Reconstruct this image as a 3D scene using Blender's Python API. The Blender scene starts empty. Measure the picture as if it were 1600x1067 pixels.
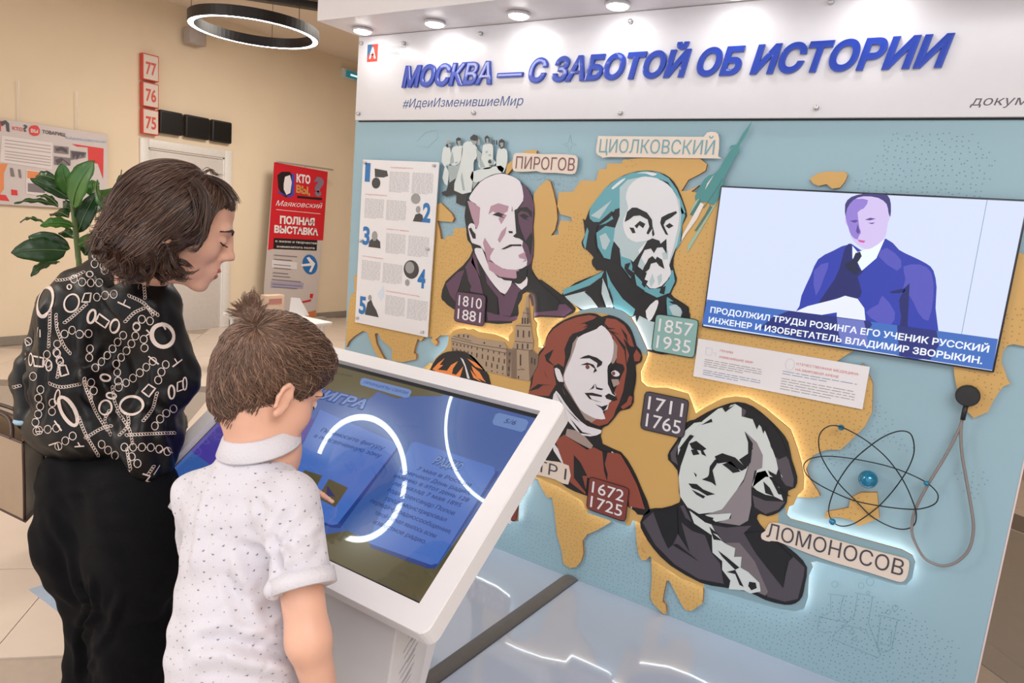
import bpy, math, random
import numpy as np
from math import sin, cos, pi, radians, sqrt
from mathutils import Vector, Matrix
from mathutils.geometry import tessellate_polygon
from mathutils.bvhtree import BVHTree

random.seed(7); np.random.seed(7)
SC = bpy.context.scene
COL = SC.collection
# ---------------------------------------------------------------- camera (solved from the photograph)
FPX, YAW, PITCH, ROLL = 1092.99, .56710, .16780, .08830
CAM = np.array([0., -2.6668, 1.55])
fw = np.array([-sin(YAW)*cos(PITCH), cos(YAW)*cos(PITCH), -sin(PITCH)])
r0 = np.array([cos(YAW), sin(YAW), 0.]); u0 = np.cross(r0, fw)
RR = r0*cos(ROLL)+u0*sin(ROLL); UU = -r0*sin(ROLL)+u0*cos(ROLL)
cd = bpy.data.cameras.new('camera'); cam = bpy.data.objects.new('camera', cd); COL.objects.link(cam)
cd.sensor_width = 36; cd.lens = FPX/1600*36; cd.clip_start = .02
m = Matrix.Identity(4)
for i in range(3):
    m[i][0] = RR[i]; m[i][1] = UU[i]; m[i][2] = -fw[i]; m[i][3] = CAM[i]
cam.matrix_world = m
SC.camera = cam
# ---------------------------------------------------------------- world and light
w = bpy.data.worlds.new('world'); SC.world = w; w.use_nodes = True
w.node_tree.nodes['Background'].inputs[0].default_value = (.93, .96, 1, 1)
w.node_tree.nodes['Background'].inputs[1].default_value = 1.3
def area(name, loc, sx, sy, power, color=(1, 1, 1), rot=(0, 0, 0)):
    l = bpy.data.lights.new(name, 'AREA'); l.shape = 'RECTANGLE'; l.size = sx; l.size_y = sy
    l.energy = power; l.color = color
    o = bpy.data.objects.new(name, l); COL.objects.link(o); o.location = loc; o.rotation_euler = rot
    return o
area('unseen_fill_light', (1.6, -3.4, 3.35), 2.4, 2.4, 135, (.97, .98, 1))  # area lights added out of view to fill the room
area('unseen_fill_light', (-4.6, 2.2, 3.4), 1.6, 1.2, 125, (1, .93, .84))
area('unseen_fill_light', (-5.2, -4.6, 3.4), 1.6, 1.2, 170, (1, .94, .87))
area('unseen_fill_light', (2.4, 2.6, 3.4), 1.2, 1.2, 22, (1, .85, .7))
SC.view_settings.view_transform = 'Standard'; SC.view_settings.look = 'None'
SC.view_settings.exposure = 0.0; SC.view_settings.gamma = 1.0; SC.view_settings.use_curve_mapping = False
try:
    SC.cycles.use_denoising = True; SC.cycles.max_bounces = 8; SC.cycles.sample_clamp_indirect = 6
except Exception: pass

# ---------------------------------------------------------------- geometry of the photograph
def ray(x, y): return fw+RR*(x-800)/FPX-UU*(y-533.5)/FPX
def onplane(x, y, n, p0):
    v = ray(x, y); n = np.array(n, float)
    return CAM+v*(n@(np.array(p0, float)-CAM)/(n@v))
def W(x, y, d): return CAM+ray(x, y)*d
def panel(x, y, o=0.): return onplane(x, y, (0, 1, 0), (0, -o, 0))
def floorp(x, y, z=0.): return onplane(x, y, (0, 0, 1), (0, 0, z))
def atX(x, y, X): return onplane(x, y, (1, 0, 0), (X, 0, 0))
FR = dict(A=(680, 260, 4.268), B=(880, 180, 4.4467), C=(880, 380, 4.85), D=(660, 450, 6.275), E=(820, 480, 5.335),
          F=(760, 620, 3.81), G=(980, 600, 2.964), H=(1080, 280, 3.077), I=(1060, 520, 5.0), J=(1240, 580, 3.139),
          K=(1160, 780, 3.636), T=(670, 180, 5.335), M=(536, 370, 4.85), N=(800, 220, 4.103), O=(1220, 220, 4.2105),
          Q=(1300, 460, 4.4467), S=(780, 740, 4.0), U=(690, 200, 8.2), V=(540, 180, 2.9625), P=(0, 0, 1.0),
          X=(440, 540, 3.334), Y=(600, 560, 3.138), Z=(440, 700, 2.908), R=(0, 240, 4.85), L=(420, 560, 6.668))
def px(s):
    out = []; f = FR['P']
    for t in s.split():
        if t in FR: f = FR[t]; continue
        a, b = t.split(',')
        out.append((f[0]+float(a)/f[2], f[1]+float(b)/f[2]))
    return out
def smooth2(pts, n=3, closed=True):
    N = len(pts); out = []
    P = [np.array(p, float) for p in pts]
    rng = range(N) if closed else range(N-1)
    for i in rng:
        if closed: a, b, c, d = P[i-1], P[i], P[(i+1) % N], P[(i+2) % N]
        else: a, b, c, d = P[max(i-1, 0)], P[i], P[i+1], P[min(i+2, N-1)]
        for k in range(n):
            t = k/n
            out.append(.5*((2*b)+(-a+c)*t+(2*a-5*b+4*c-d)*t*t+(-a+3*b-3*c+d)*t**3))
    if not closed: out.append(P[-1])
    return out

# ---------------------------------------------------------------- materials
def S(r, g, b):
    f = lambda c: (c/255/12.92) if c/255 <= .04045 else ((c/255+.055)/1.055)**2.4
    return (f(r), f(g), f(b))
MATS = {}
def mat(name, col, rough=.5, metal=0., em=0., coat=0., nscale=30., namt=.04, bump=0., bscale=None, emcol=None, spec=.5, stretch=None, trans=0., sheen=0., sss=0.):
    if name in MATS: return MATS[name]
    m = bpy.data.materials.new(name); m.use_nodes = True; nt = m.node_tree; b = nt.nodes['Principled BSDF']
    I = b.inputs
    I['Base Color'].default_value = (*col, 1); I['Roughness'].default_value = rough; I['Metallic'].default_value = metal
    I['Specular IOR Level'].default_value = spec; I['Coat Weight'].default_value = coat; I['Coat Roughness'].default_value = .02
    I['Transmission Weight'].default_value = trans; I['Sheen Weight'].default_value = sheen
    if sss: I['Subsurface Weight'].default_value = sss; I['Subsurface Radius'].default_value = (.012, .004, .002); I['Subsurface Scale'].default_value = 1.
    tc = nt.nodes.new('ShaderNodeTexCoord'); src = tc.outputs['Object']
    if stretch:
        mp = nt.nodes.new('ShaderNodeMapping'); mp.inputs['Scale'].default_value = stretch
        nt.links.new(src, mp.inputs[0]); src = mp.outputs[0]
    no = nt.nodes.new('ShaderNodeTexNoise'); no.inputs['Scale'].default_value = nscale; no.inputs['Detail'].default_value = 4
    nt.links.new(src, no.inputs['Vector'])
    if namt:
        mx = nt.nodes.new('ShaderNodeMix'); mx.data_type = 'RGBA'
        mx.inputs[6].default_value = (*[c*(1-namt*2) for c in col], 1); mx.inputs[7].default_value = (*[min(1, c*(1+namt*2)) for c in col], 1)
        nt.links.new(no.outputs[0], mx.inputs[0]); nt.links.new(mx.outputs[2], I['Base Color'])
    if em:
        I['Emission Color'].default_value = (*(emcol or col), 1); I['Emission Strength'].default_value = em
    if bump:
        n2 = no
        if bscale:
            n2 = nt.nodes.new('ShaderNodeTexNoise'); n2.inputs['Scale'].default_value = bscale; nt.links.new(src, n2.inputs['Vector'])
        bp = nt.nodes.new('ShaderNodeBump'); bp.inputs['Strength'].default_value = bump; bp.inputs['Distance'].default_value = .01
        nt.links.new(n2.outputs[0], bp.inputs['Height']); nt.links.new(bp.outputs[0], I['Normal'])
    MATS[name] = m
    return m
def ink(name, r, g, b, rough=.45): return mat(name, S(r, g, b), rough, namt=.015, nscale=8)
def screen(name, r, g, b, k=1.0, coat=1.): return mat(name, (.004, .004, .005), .16 if coat else .45, em=k, emcol=S(r, g, b), coat=coat, namt=0)

# ---------------------------------------------------------------- objects
def new_mesh(name, V, F, mt, smooth=False, mats=None, midx=None):
    me = bpy.data.meshes.new(name)
    me.from_pydata([tuple(map(float, v)) for v in V], [], [tuple(map(int, f)) for f in F])
    for mm in (mats or [mt]): me.materials.append(mm)
    if midx is not None: me.polygons.foreach_set('material_index', np.array(midx, dtype=np.int32))
    if smooth: me.polygons.foreach_set('use_smooth', np.ones(len(me.polygons), dtype=bool))
    me.update()
    return me
def link(name, me, parent=None, label=None, kind=None):
    o = bpy.data.objects.new(name, me); COL.objects.link(o)
    if parent is not None:
        o.parent = parent
        o.matrix_parent_inverse = Matrix.Translation(parent.location).inverted() if not parent.parent else Matrix.Identity(4)
        if parent.parent:
            o.matrix_parent_inverse = Matrix.Identity(4)
    if label: o['label'] = label
    if kind: o['kind'] = kind
    return o
def tag(o, label, cat, group=None):
    o['label'] = label; o['category'] = cat
    if group: o['group'] = group
    return o
def thing(name, label, cat, loc, group=None):
    o = bpy.data.objects.new(name, None); COL.objects.link(o); o.location = tuple(map(float, loc)); o.empty_display_size = .1
    return tag(o, label, cat, group)
def bevel(o, wd=.004, seg=2):
    md = o.modifiers.new('bevel', 'BEVEL'); md.width = wd; md.segments = seg; md.limit_method = 'ANGLE'; md.angle_limit = radians(40)
    for p in o.data.polygons: p.use_smooth = True
    md.harden_normals = False
    return o
def robust_fill(P, nn):
    from mathutils.geometry import delaunay_2d_cdt
    if nn.length < 1e-12: return None
    z = nn.normalized(); x = z.orthogonal().normalized(); y = z.cross(x); o = P[0]; n = len(P)
    Q = [Vector(((p-o).dot(x), (p-o).dot(y))) for p in P]
    cv, ce, cf, ov, _, _ = delaunay_2d_cdt(Q, [(i, (i+1) % n) for i in range(n)], [], 0, 1e-7)
    back = {}
    for i, src in enumerate(ov):
        if src: back[i] = src[0]
        else:    # a crossing: snap to the nearest outline point
            back[i] = min(range(n), key=lambda k: (Q[k]-cv[i]).length)
    A = np.array([q[:] for q in Q]); B = np.roll(A, -1, 0); T = []
    for f in cf:
        c = sum((cv[q] for q in f), Vector((0, 0)))/3
        with np.errstate(divide='ignore', invalid='ignore'):
            xi = (B[:, 0]-A[:, 0])*(c[1]-A[:, 1])/(B[:, 1]-A[:, 1])+A[:, 0]
        w_ = ((A[:, 1] <= c[1]) & (B[:, 1] > c[1]) & (c[0] < xi)).sum()-((A[:, 1] > c[1]) & (B[:, 1] <= c[1]) & (c[0] < xi)).sum()
        if w_:
            t = tuple(back[q] for q in f)
            if len(set(t)) == 3: T.append(t)
    return T or None
class MB:
    def __init__(s): s.v = []; s.f = []
    def add(s, V, F):
        n = len(s.v); s.v += [tuple(map(float, v)) for v in V]; s.f += [tuple(i+n for i in f) for f in F]; return s
    def box(s, a, b):
        x0, y0, z0 = a; x1, y1, z1 = b
        V = [(x0, y0, z0), (x1, y0, z0), (x1, y1, z0), (x0, y1, z0), (x0, y0, z1), (x1, y0, z1), (x1, y1, z1), (x0, y1, z1)]
        return s.add(V, [(0, 3, 2, 1), (4, 5, 6, 7), (0, 1, 5, 4), (1, 2, 6, 5), (2, 3, 7, 6), (3, 0, 4, 7)])
    def obox(s, c, ax, ay, az, hx, hy, hz):
        c, ax, ay, az = map(np.array, (c, ax, ay, az)); V = []
        for k in (-1, 1):
            for (i, j) in ((-1, -1), (1, -1), (1, 1), (-1, 1)): V.append(c+ax*hx*i+ay*hy*j+az*hz*k)
        return s.add(V, [(0, 3, 2, 1), (4, 5, 6, 7), (0, 1, 5, 4), (1, 2, 6, 5), (2, 3, 7, 6), (3, 0, 4, 7)])
    def poly(s, pts, back=None):
        """filled polygon through 3-D pts; back: offset vector to the rear face"""
        P = [Vector(tuple(map(float, p))) for p in pts]; T = None; n = len(P)
        nn = Vector((0, 0, 0))
        for i in range(n): nn += P[i-1].cross(P[i])
        if n > 4:
            T = robust_fill(P, nn)
        if T is None: T = tessellate_polygon([P])
        V = list(P); F = []
        for t in T:
            a, b, c = [P[i] for i in t]
            F.append(tuple(t) if (b-a).cross(c-a).dot(nn) > 0 else tuple(reversed(t)))
        if back is not None:
            bk = Vector(tuple(map(float, back)))
            if nn.dot(bk) > 0: F = [tuple(reversed(f)) for f in F]; flip = True
            else: flip = False
            V += [p+bk for p in P]
            F += [tuple(i+n for i in reversed(f)) for f in F[:]]
            for i in range(n):
                j = (i+1) % n; q = (i, i+n, j+n, j)
                F.append(q if not flip else tuple(reversed(q)))
        return s.add(V, F)
    def tube(s, path, r, sides=8, closed=False, caps=True):
        P = [np.array(p, float) for p in path]; n = len(P); rs = r if hasattr(r, '__len__') else [r]*n
        V = []; F = []; up = None
        for i in range(n):
            if closed: t = P[(i+1) % n]-P[i-1]
            else: t = P[min(i+1, n-1)]-P[max(i-1, 0)]
            t = t/(np.linalg.norm(t)+1e-12)
            if up is None:
                up = np.array([0, 0, 1.]) if abs(t[2]) < .9 else np.array([1., 0, 0])
            sd = np.cross(t, up); sd /= np.linalg.norm(sd)+1e-12; up = np.cross(sd, t)
            for k in range(sides):
                a = 2*pi*k/sides; V.append(P[i]+(sd*cos(a)+up*sin(a))*rs[i])
        m = n if closed else n-1
        for i in range(m):
            for k in range(sides):
                a = i*sides+k; b = i*sides+(k+1) % sides; c = ((i+1) % n)*sides+(k+1) % sides; d = ((i+1) % n)*sides+k
                F.append((a, d, c, b))
        if caps and not closed:
            F.append(tuple(range(sides))); F.append(tuple(reversed(range((n-1)*sides, n*sides))))
        return s.add(V, F)
    def lathe(s, prof, c, axis=(0, 0, 1), seg=24):
        ax = np.array(axis, float); ax /= np.linalg.norm(ax)
        a = np.cross(ax, [0, 0, 1.] if abs(ax[2]) < .9 else [1., 0, 0]); a /= np.linalg.norm(a); b = np.cross(ax, a); c = np.array(c, float)
        V = []; F = []
        for (r, h) in prof:
            for k in range(seg):
                t = 2*pi*k/seg; V.append(c+ax*h+(a*cos(t)+b*sin(t))*r)
        for i in range(len(prof)-1):
            for k in range(seg):
                k2 = (k+1) % seg; F.append((i*seg+k, i*seg+k2, (i+1)*seg+k2, (i+1)*seg+k))
        F.append(tuple(reversed(range(seg)))); n = (len(prof)-1)*seg; F.append(tuple(range(n, n+seg)))
        return s.add(V, F)
    def build(s, name, mt, parent=None, label=None, smooth=False, kind=None):
        return link(name, new_mesh(name, s.v, s.f, mt, smooth), parent, label, kind)
def struct(o): o['kind'] = 'structure'; return o

# flat print and cut-outs on the exhibition panel
def art(name, polys, o, mt, parent, th=0., sm=0, plane=None, label=None, back=None, kind=None, clip=None):
    if len(polys) > 1 and not kind:
        for s_ in polys: art(name, [s_], o, mt, parent, th, sm, plane, label, back, None, clip)
        return
    mb = MB()
    for s_ in polys:
        q = px(s_)
        if sm: q = smooth2(q, sm)
        P3 = [(plane(*p) if plane else panel(*p, o)) for p in q]
        if clip: P3 = clip(P3)
        if th: mb.poly(P3, back if back is not None else (0, th, 0))
        else:
            # face the camera
            mb.poly(P3); k = len(P3)
    ob = mb.build(name, mt, parent, label, kind=kind)
    if not th:
        me = ob.data
        import bmesh
        bm = bmesh.new(); bm.from_mesh(me); c = Vector(CAM)
        for f in bm.faces:
            if f.normal.dot(c-f.calc_center_median()) < 0: f.normal_flip()
        bm.to_mesh(me); bm.free()
    return ob
def strokes(name, lines, wd, o, mt, parent, plane=None, sm=0, closed=False, kind=None):
    mb = MB()
    for s_ in lines:
        q = px(s_) if isinstance(s_, str) else s_
        if sm: q = smooth2(q, sm, closed)
        P3 = [(plane(*p) if plane else panel(*p, o)) for p in q]
        ribbon(mb, P3, wd, closed)
    return mb.build(name, mt, parent, kind=kind)
def ribbon(mb, P, wd, closed=False, nrm=None):
    P = [np.array(p) for p in P]; n = len(P); V = []; F = []
    for i in range(n):
        t = (P[(i+1) % n]-P[i-1]) if closed else P[min(i+1, n-1)]-P[max(i-1, 0)]
        N = nrm[i] if nrm is not None else (CAM-P[i])*[0, 1, 0] if abs(np.ptp([p[1] for p in P])) < 1e-6 else (CAM-P[i])
        sd = np.cross(t, N); sd = sd/(np.linalg.norm(sd)+1e-12)
        V += [P[i]-sd*wd/2, P[i]+sd*wd/2]
    for i in range(n if closed else n-1):
        j = (i+1) % n; F.append((2*i, 2*i+1, 2*j+1, 2*j))
    mb.add(V, F)

# lettering
def clean(me, nr=None):
    import bmesh
    bm = bmesh.new(); bm.from_mesh(me)
    if nr is None: bmesh.ops.remove_doubles(bm, verts=bm.verts, dist=1e-5)
    bm.normal_update()
    if nr is None: bmesh.ops.recalc_face_normals(bm, faces=bm.faces)
    else:
        n_ = Vector(tuple(nr))
        for f in bm.faces:
            if f.normal.dot(n_) < 0: f.normal_flip()
    bm.to_mesh(me); bm.free(); return me
_caps = {}
def text_mesh(s, weight=0., extrude=0., shear=0., spacing=1.):
    cu = bpy.data.curves.new('t', 'FONT'); cu.body = s; cu.size = 1; cu.bevel_depth = weight; cu.bevel_resolution = 0; cu.shear = 0
    cu.extrude = extrude; cu.resolution_u = 4; cu.space_character = spacing
    o = bpy.data.objects.new('t', cu); COL.objects.link(o)
    dg = bpy.context.evaluated_depsgraph_get(); me = bpy.data.meshes.new_from_object(o.evaluated_get(dg))
    cu.fill_mode = 'NONE'; cu.bevel_depth = 0; cu.extrude = 0
    dg = bpy.context.evaluated_depsgraph_get(); dg.update(); m2 = bpy.data.meshes.new_from_object(o.evaluated_get(dg))
    EV = np.array([v.co[:] for v in m2.vertices]); EE = np.array([e.vertices[:] for e in m2.edges]); bpy.data.meshes.remove(m2)
    bpy.data.objects.remove(o); bpy.data.curves.remove(cu)
    V = np.array([v.co[:] for v in me.vertices]); F = [tuple(p.vertices) for p in me.polygons]
    if not extrude: F = [f for f in F if min(V[i, 2] for i in f) > -1e-5]
    # own fill with the non-zero rule (glyph outlines of the built-in font overlap themselves)
    from mathutils.geometry import delaunay_2d_cdt
    zt = V[:, 2].max(); zb = V[:, 2].min()
    F = [f for f in F if np.ptp(V[list(f), 2]) > 1e-6]
    V = list(V)
    cv, ce, cf, _, _, _ = delaunay_2d_cdt([Vector((float(v[0]), float(v[1]))) for v in EV], [(int(a_), int(b_)) for a_, b_ in EE], [], 0, 1e-6)
    A_, B_ = EV[EE[:, 0], :2], EV[EE[:, 1], :2]; T_ = []
    for f in cf:
        P_ = np.array([cv[q][:] for q in f]); cr = (P_[1, 0]-P_[0, 0])*(P_[2, 1]-P_[0, 1])-(P_[1, 1]-P_[0, 1])*(P_[2, 0]-P_[0, 0])
        if abs(cr) < 1e-9: continue
        x, y = P_.mean(0)
        with np.errstate(divide='ignore', invalid='ignore'):
            xi = (B_[:, 0]-A_[:, 0])*(y-A_[:, 1])/(B_[:, 1]-A_[:, 1])+A_[:, 0]
        w_ = (((A_[:, 1] <= y) & (B_[:, 1] > y) & (x < xi)).sum()-((A_[:, 1] > y) & (B_[:, 1] <= y) & (x < xi)).sum())
        if w_: T_.append(tuple(f) if cr > 0 else tuple(reversed(f)))
    for z_, rev in (((zt, 0), (zb, 1)) if extrude else ((zt, 0),)):
        b0_ = len(V); V += [np.array([v[0], v[1], z_]) for v in cv]
        F += [tuple(q+b0_ for q in (reversed(t) if rev else t)) for t in T_]
    V = np.array(V)
    bpy.data.meshes.remove(me)
    return V, F
CAPH = None
def text(s, bl, br, cap, up, mt, parent, name='lettering', weight=0., shear=0., depth=0., lift=.0006, spacing=1., split=False, join=None):
    """baseline from bl to br (3-D), capital height cap in metres along up"""
    global CAPH
    if CAPH is None:
        V, _ = text_mesh('Н'); CAPH = V[:, 1].max()-V[:, 1].min()
    V, F = text_mesh(s, weight, 0. if not depth else .5, 0, spacing)
    bl = np.array(bl, float); br = np.array(br, float); up = np.array(up, float); up /= np.linalg.norm(up)
    ax = br-bl; Wd = np.linalg.norm(ax); ax /= Wd; nr = np.cross(ax, up)
    nr = nr if nr@(CAM-bl) > 0 else -nr
    x0, x1 = V[:, 0].min(), V[:, 0].max()
    if split:
        # connected islands -> letters by x overlap
        par = list(range(len(V))); wd_ = {}
        for q_ in range(len(V)):
            k_ = tuple(np.round(V[q_], 4)); par[q_] = wd_.setdefault(k_, q_)
        def fd(a):
            while par[a] != a: par[a] = par[par[a]]; a = par[a]
            return a
        for f in F:
            for q in f[1:]: par[fd(q)] = fd(f[0])
        isl = {}
        for i in range(len(V)): isl.setdefault(fd(i), []).append(i)
        L = sorted(isl.values(), key=lambda q: V[q, 0].min()); cl = []
        for q in L:
            a, b = V[q, 0].min(), V[q, 0].max()
            if cl and a < cl[-1][1]-.01: cl[-1][0] += q; cl[-1][1] = max(b, cl[-1][1])
            else: cl.append([list(q), b])
    sy = cap/CAPH
    Q = np.zeros_like(V); X = (V[:, 0]-x0)/(x1-x0)*Wd; Yv = V[:, 1]*sy
    X = X+shear*Yv
    zr = V[:, 2].max()-V[:, 2].min(); D = (V[:, 2]-V[:, 2].min())/max(zr, 1e-6)*depth if depth else V[:, 2]*0
    Q = bl+X[:, None]*ax+Yv[:, None]*up+(D+lift)[:, None]*nr
    if join is not None: join.add(Q, F); return
    if split:
        for q, _ in cl:
            idx = {a: i for i, a in enumerate(q)}; qs = set(q)
            me = new_mesh(name, [Q[a] for a in q], [tuple(idx[a] for a in f) for f in F if f[0] in qs], mt)
            link(name, clean(me), parent)
        return
    return link(name, clean(new_mesh(name, Q, F, mt), nr if not depth else None), parent)
def ptext(s, bl, br, tl, o, mt, parent, **k):
    a, b, c = [panel(*px(q)[0], o) for q in (bl, br, tl)]
    return text(s, a, b, (c-a)[2], (0, 0, 1), mt, parent, **k)
def inpoly(x, y, poly):
    c = False; n = len(poly)
    for i in range(n):
        x1, y1 = poly[i-1]; x2, y2 = poly[i]
        if (y1 > y) != (y2 > y) and x < (x2-x1)*(y-y1)/(y2-y1)+x1: c = not c
    return c
# ================================================================ room
M_wall = mat('wall_paint', S(228, 210, 184), .75, namt=.02, nscale=3, bump=.05, bscale=60)
M_ceil = mat('ceiling_paint', S(222, 208, 192), .8, namt=.02, nscale=2)
M_white = mat('white_lacquer', S(226, 224, 226), .35, namt=.01)
M_grey = mat('grey_skirting', S(138, 130, 120), .5)
XW = -7.45
f = MB().box((-7.45, -6, -.06), (4.5, 8, -.006)).build('floor', mat('tile_joint', S(168, 152, 138), .7)); struct(f)
M_tile = mat('beige_porcelain', S(208, 192, 178), .22, namt=.03, nscale=6, spec=.4)
M_tileg = mat('grey_porcelain', S(150, 140, 130), .25, namt=.03, nscale=6)
M_tiled = mat('dark_grey_inlay', S(112, 103, 97), .3)
M_tileb = mat('blue_porcelain', S(160, 176, 196), .25, namt=.02)
tm = {}
def tilemesh(k, mt, hw):
    mb = MB(); d = hw-.0018; mb.box((-d, -d, -.006), (d, d, 0)); 
    return new_mesh('floor_tile', mb.v, mb.f, mt)
TW = .6; tA = tilemesh('a', M_tile, TW/2); tB = tilemesh('b', M_tileg, TW/2)
cnt = 0
for i in range(-14, 18):
    for j in range(-16, 16):
        # rotated grid: s=(x+y)/sqrt2, t=(x-y)/sqrt2 ; joints pass through x+y=-4.27 and x-y=-.67
        s_ = (-4.27)/sqrt(2)+(i+.5)*TW; t_ = (-.67)/sqrt(2)+(j+.5)*TW
        x = (s_+t_)/sqrt(2); y = (s_-t_)/sqrt(2)
        if not (-7.4 < x < 3.2 and -2.3 < y < 5.4): continue
        if x > -2.4 and -5 < y < .25 and x < .1: continue
        if x > -2.2 and y > .2 and x < .15: continue
        if x > .8 and y < .6: continue
        if x+y > 4.6: continue
        if x < -4 and y < -1.6 : continue
        sm_, df = x+y, x-y
        gb = (sm_ < -4.27 and -5.82 < df < -4.2) or (.8 < sm_ < 2.85 and x > 0)
        o = bpy.data.objects.new('floor_tile', tB if gb else tA); COL.objects.link(o); o.parent = f
        o.location = (x, y, 0); o.rotation_euler = (0, 0, pi/4); cnt += 1
# plain continuation of the floor where single tiles are hidden
MB().box((-7.45, -6, -.006), (4.5, -2.7, -.001)).build('plain_floor_strip', M_tile, f)
b = MB(); b.poly([(-2.82, -1.535, .001), (-2.42, -1.535, .001), (-2.42, -1.135, .001), (-2.82, -1.135, .001)], (0, 0, -.005)); b.build('blue_inlay', M_tileb, f)
def band45(d0, d1, s0, s1, name, mt, z=.0015):
    q = [((s_+d)/2, (s_-d)/2, z) for s_, d in ((s0, d0), (s1, d0), (s1, d1), (s0, d1))]
    MB().poly(q, (0, 0, -.003)).build(name, mt, f)
band45(-5.82, -5.55, -8.2, -4.25, 'dark_inlay', M_tiled); band45(-5.55, -4.2, -8.2, -4.25, 'grey_inlay', M_tileg, .0012)
q = [(.9, -.2, .0015), (2.9, -2.2, .0015), (4.4, .4, .0015), (.2, 2.62, .0015), (.2, .84, .0015)]
MB().poly([(.22, .84, .0014), (3.2, -2.5, .0014), (4.4, -1.6, .0014), (4.4, .2, .0014), (.3, 2.45, .0014), (.22, 2.5, .0014)], (0, 0, -.003)).build('grey_inlay', M_tileg, f)
MB().poly([(.22, 2.52, .0016), (.3, 2.47, .0016), (4.4, .2, .0016), (4.4, .5, .0016), (.3, 2.82, .0016), (.22, 2.85, .0016)], (0, 0, -.003)).build('dark_inlay', M_tiled, f)
struct(MB().box((-7.6, -6, 3.5), (4.5, 8, 3.6)).build('ceiling', M_ceil))
# left wall with a door opening
DY0, DY1, DZ = 1.56, 2.47, 2.0
wl = MB().box((-7.6, -6, -.06), (XW, DY0, 3.5)).box((-7.6, DY1, -.06), (XW, 8, 3.5)).box((-7.6, DY0, DZ), (XW, DY1, 3.5)).box((-7.6, DY0, -.06), (-7.54, DY1, DZ)).build('wall_left', M_wall); struct(wl)  # last box: unseen backing added behind the door to stop light leaking in
struct(MB().box((-7.6, 8, -.06), (4.6, 8.15, 3.5)).build('wall_back', M_wall))
struct(MB().box((4.5, -6, -.06), (4.65, 8.15, 3.5)).build('wall_right', M_wall))
for n, (a, b_) in enumerate(((-6, 1.47), (2.56, 8))):
    o = MB().box((XW, a, 0), (XW+.014, b_, .085)).build('baseboard_left', M_grey); struct(o)
struct(MB().box((-7.45, 7.985, 0), (4.5, 8, .085)).build('baseboard_back', M_grey))
dr = bpy.data.objects.new('door_1', None); COL.objects.link(dr); dr.location = (XW, (DY0+DY1)/2, 0); dr['kind'] = 'structure'
MD = mat('door_white', S(222, 218, 214), .45)
bevel(MB().box((XW-.05, DY0+.005, .001), (XW-.012, DY1-.005, DZ-.005)).build('door_leaf', mat('door_leaf', S(206, 199, 194), .5), dr), .002)
c = MB(); c.box((XW-.002, DY0-.09, 0), (XW+.022, DY0+.002, DZ+.085)).box((XW-.002, DY1-.002, 0), (XW+.022, DY1+.09, DZ+.085)).box((XW-.002, DY0+.002, DZ-.004), (XW+.022, DY1-.002, DZ+.085))
bevel(c.build('door_casing', MD, dr), .006)
c = MB(); c.box((XW-.03, DY0, 0), (XW+.004, DY0+.02, DZ)).box((XW-.03, DY1-.02, 0), (XW+.004, DY1, DZ)).box((XW-.03, DY0, DZ-.02), (XW+.004, DY1, DZ)); c.build('door_stop', MD, dr)
h = MB().tube([(XW-.012, DY1-.08, .98), (XW+.035, DY1-.08, .98), (XW+.04, DY1-.1, .98), (XW+.04, DY1-.2, .98)], .008, 8); h.build('door_handle', mat('steel', (.6, .6, .6), .3, 1.), dr, smooth=True)

# wall number signs and black display boxes above the door
M_red = ink('sign_red', 205, 72, 58); M_sg = ink('sign_plate', 214, 200, 190); M_blk = mat('black_case', S(24, 22, 22), .55)
for i, (n, z0, z1) in enumerate((('75', 2.125, 2.38), ('76', 2.4, 2.645), ('77', 2.665, 2.925))):
    t = thing('number_sign', ['red framed wall number sign reading 75 next to the black display box', 'red framed wall number sign reading 76, middle of the three', 'red framed wall number sign reading 77, topmost of the three'][i], 'sign', (XW, 1.56, z0), 'stacked number signs above the door')
    X1 = XW+.06
    bevel(MB().box((XW+.001, 1.475, z0), (X1, 1.645, z1)).build('sign_box', M_red, t), .004)
    MB().box((X1, 1.484, z0+.011), (X1+.002, 1.636, z1-.011)).build('sign_face', M_sg, t)
    text(n, (X1+.002, 1.505, z0+.06), (X1+.002, 1.615, z0+.06), .125, (0, 0, 1), M_red, t, weight=.02, name='numerals', lift=.002)
for i, (a, b_) in enumerate(((1.655, 1.915), (1.945, 2.235), (2.265, 2.52))):
    t = thing('display_box', ['black display box over the door, touching the number signs', 'black display box over the door, middle of three', 'black display box over the door, farthest from the number signs'][i], 'display', (XW, a, 2.16), 'black display boxes above the door')
    o = MB().box((XW+.001, a, 2.16), (XW+.07, b_, 2.4)).build('case', M_blk, t); bevel(o, .018, 3)
    MB().box((XW+.066, a+.02, 2.18), (XW+.073, b_-.02, 2.38)).build('front_panel', mat('black_glass', S(14, 13, 14), .35), t)
# speaker box near the ceiling
t = thing('wall_speaker', 'small grey box mounted high on the wall behind the ring lamp', 'speaker', (XW, 2.0, 3.2))
bevel(MB().box((XW+.03, 1.93, 3.13), (XW+.16, 2.12, 3.3)).build('housing', mat('speaker_grey', S(170, 160, 156), .5), t), .01)
MB().box((XW, 1.99, 3.19), (XW+.04, 2.05, 3.25)).build('bracket', M_grey, t)
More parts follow.
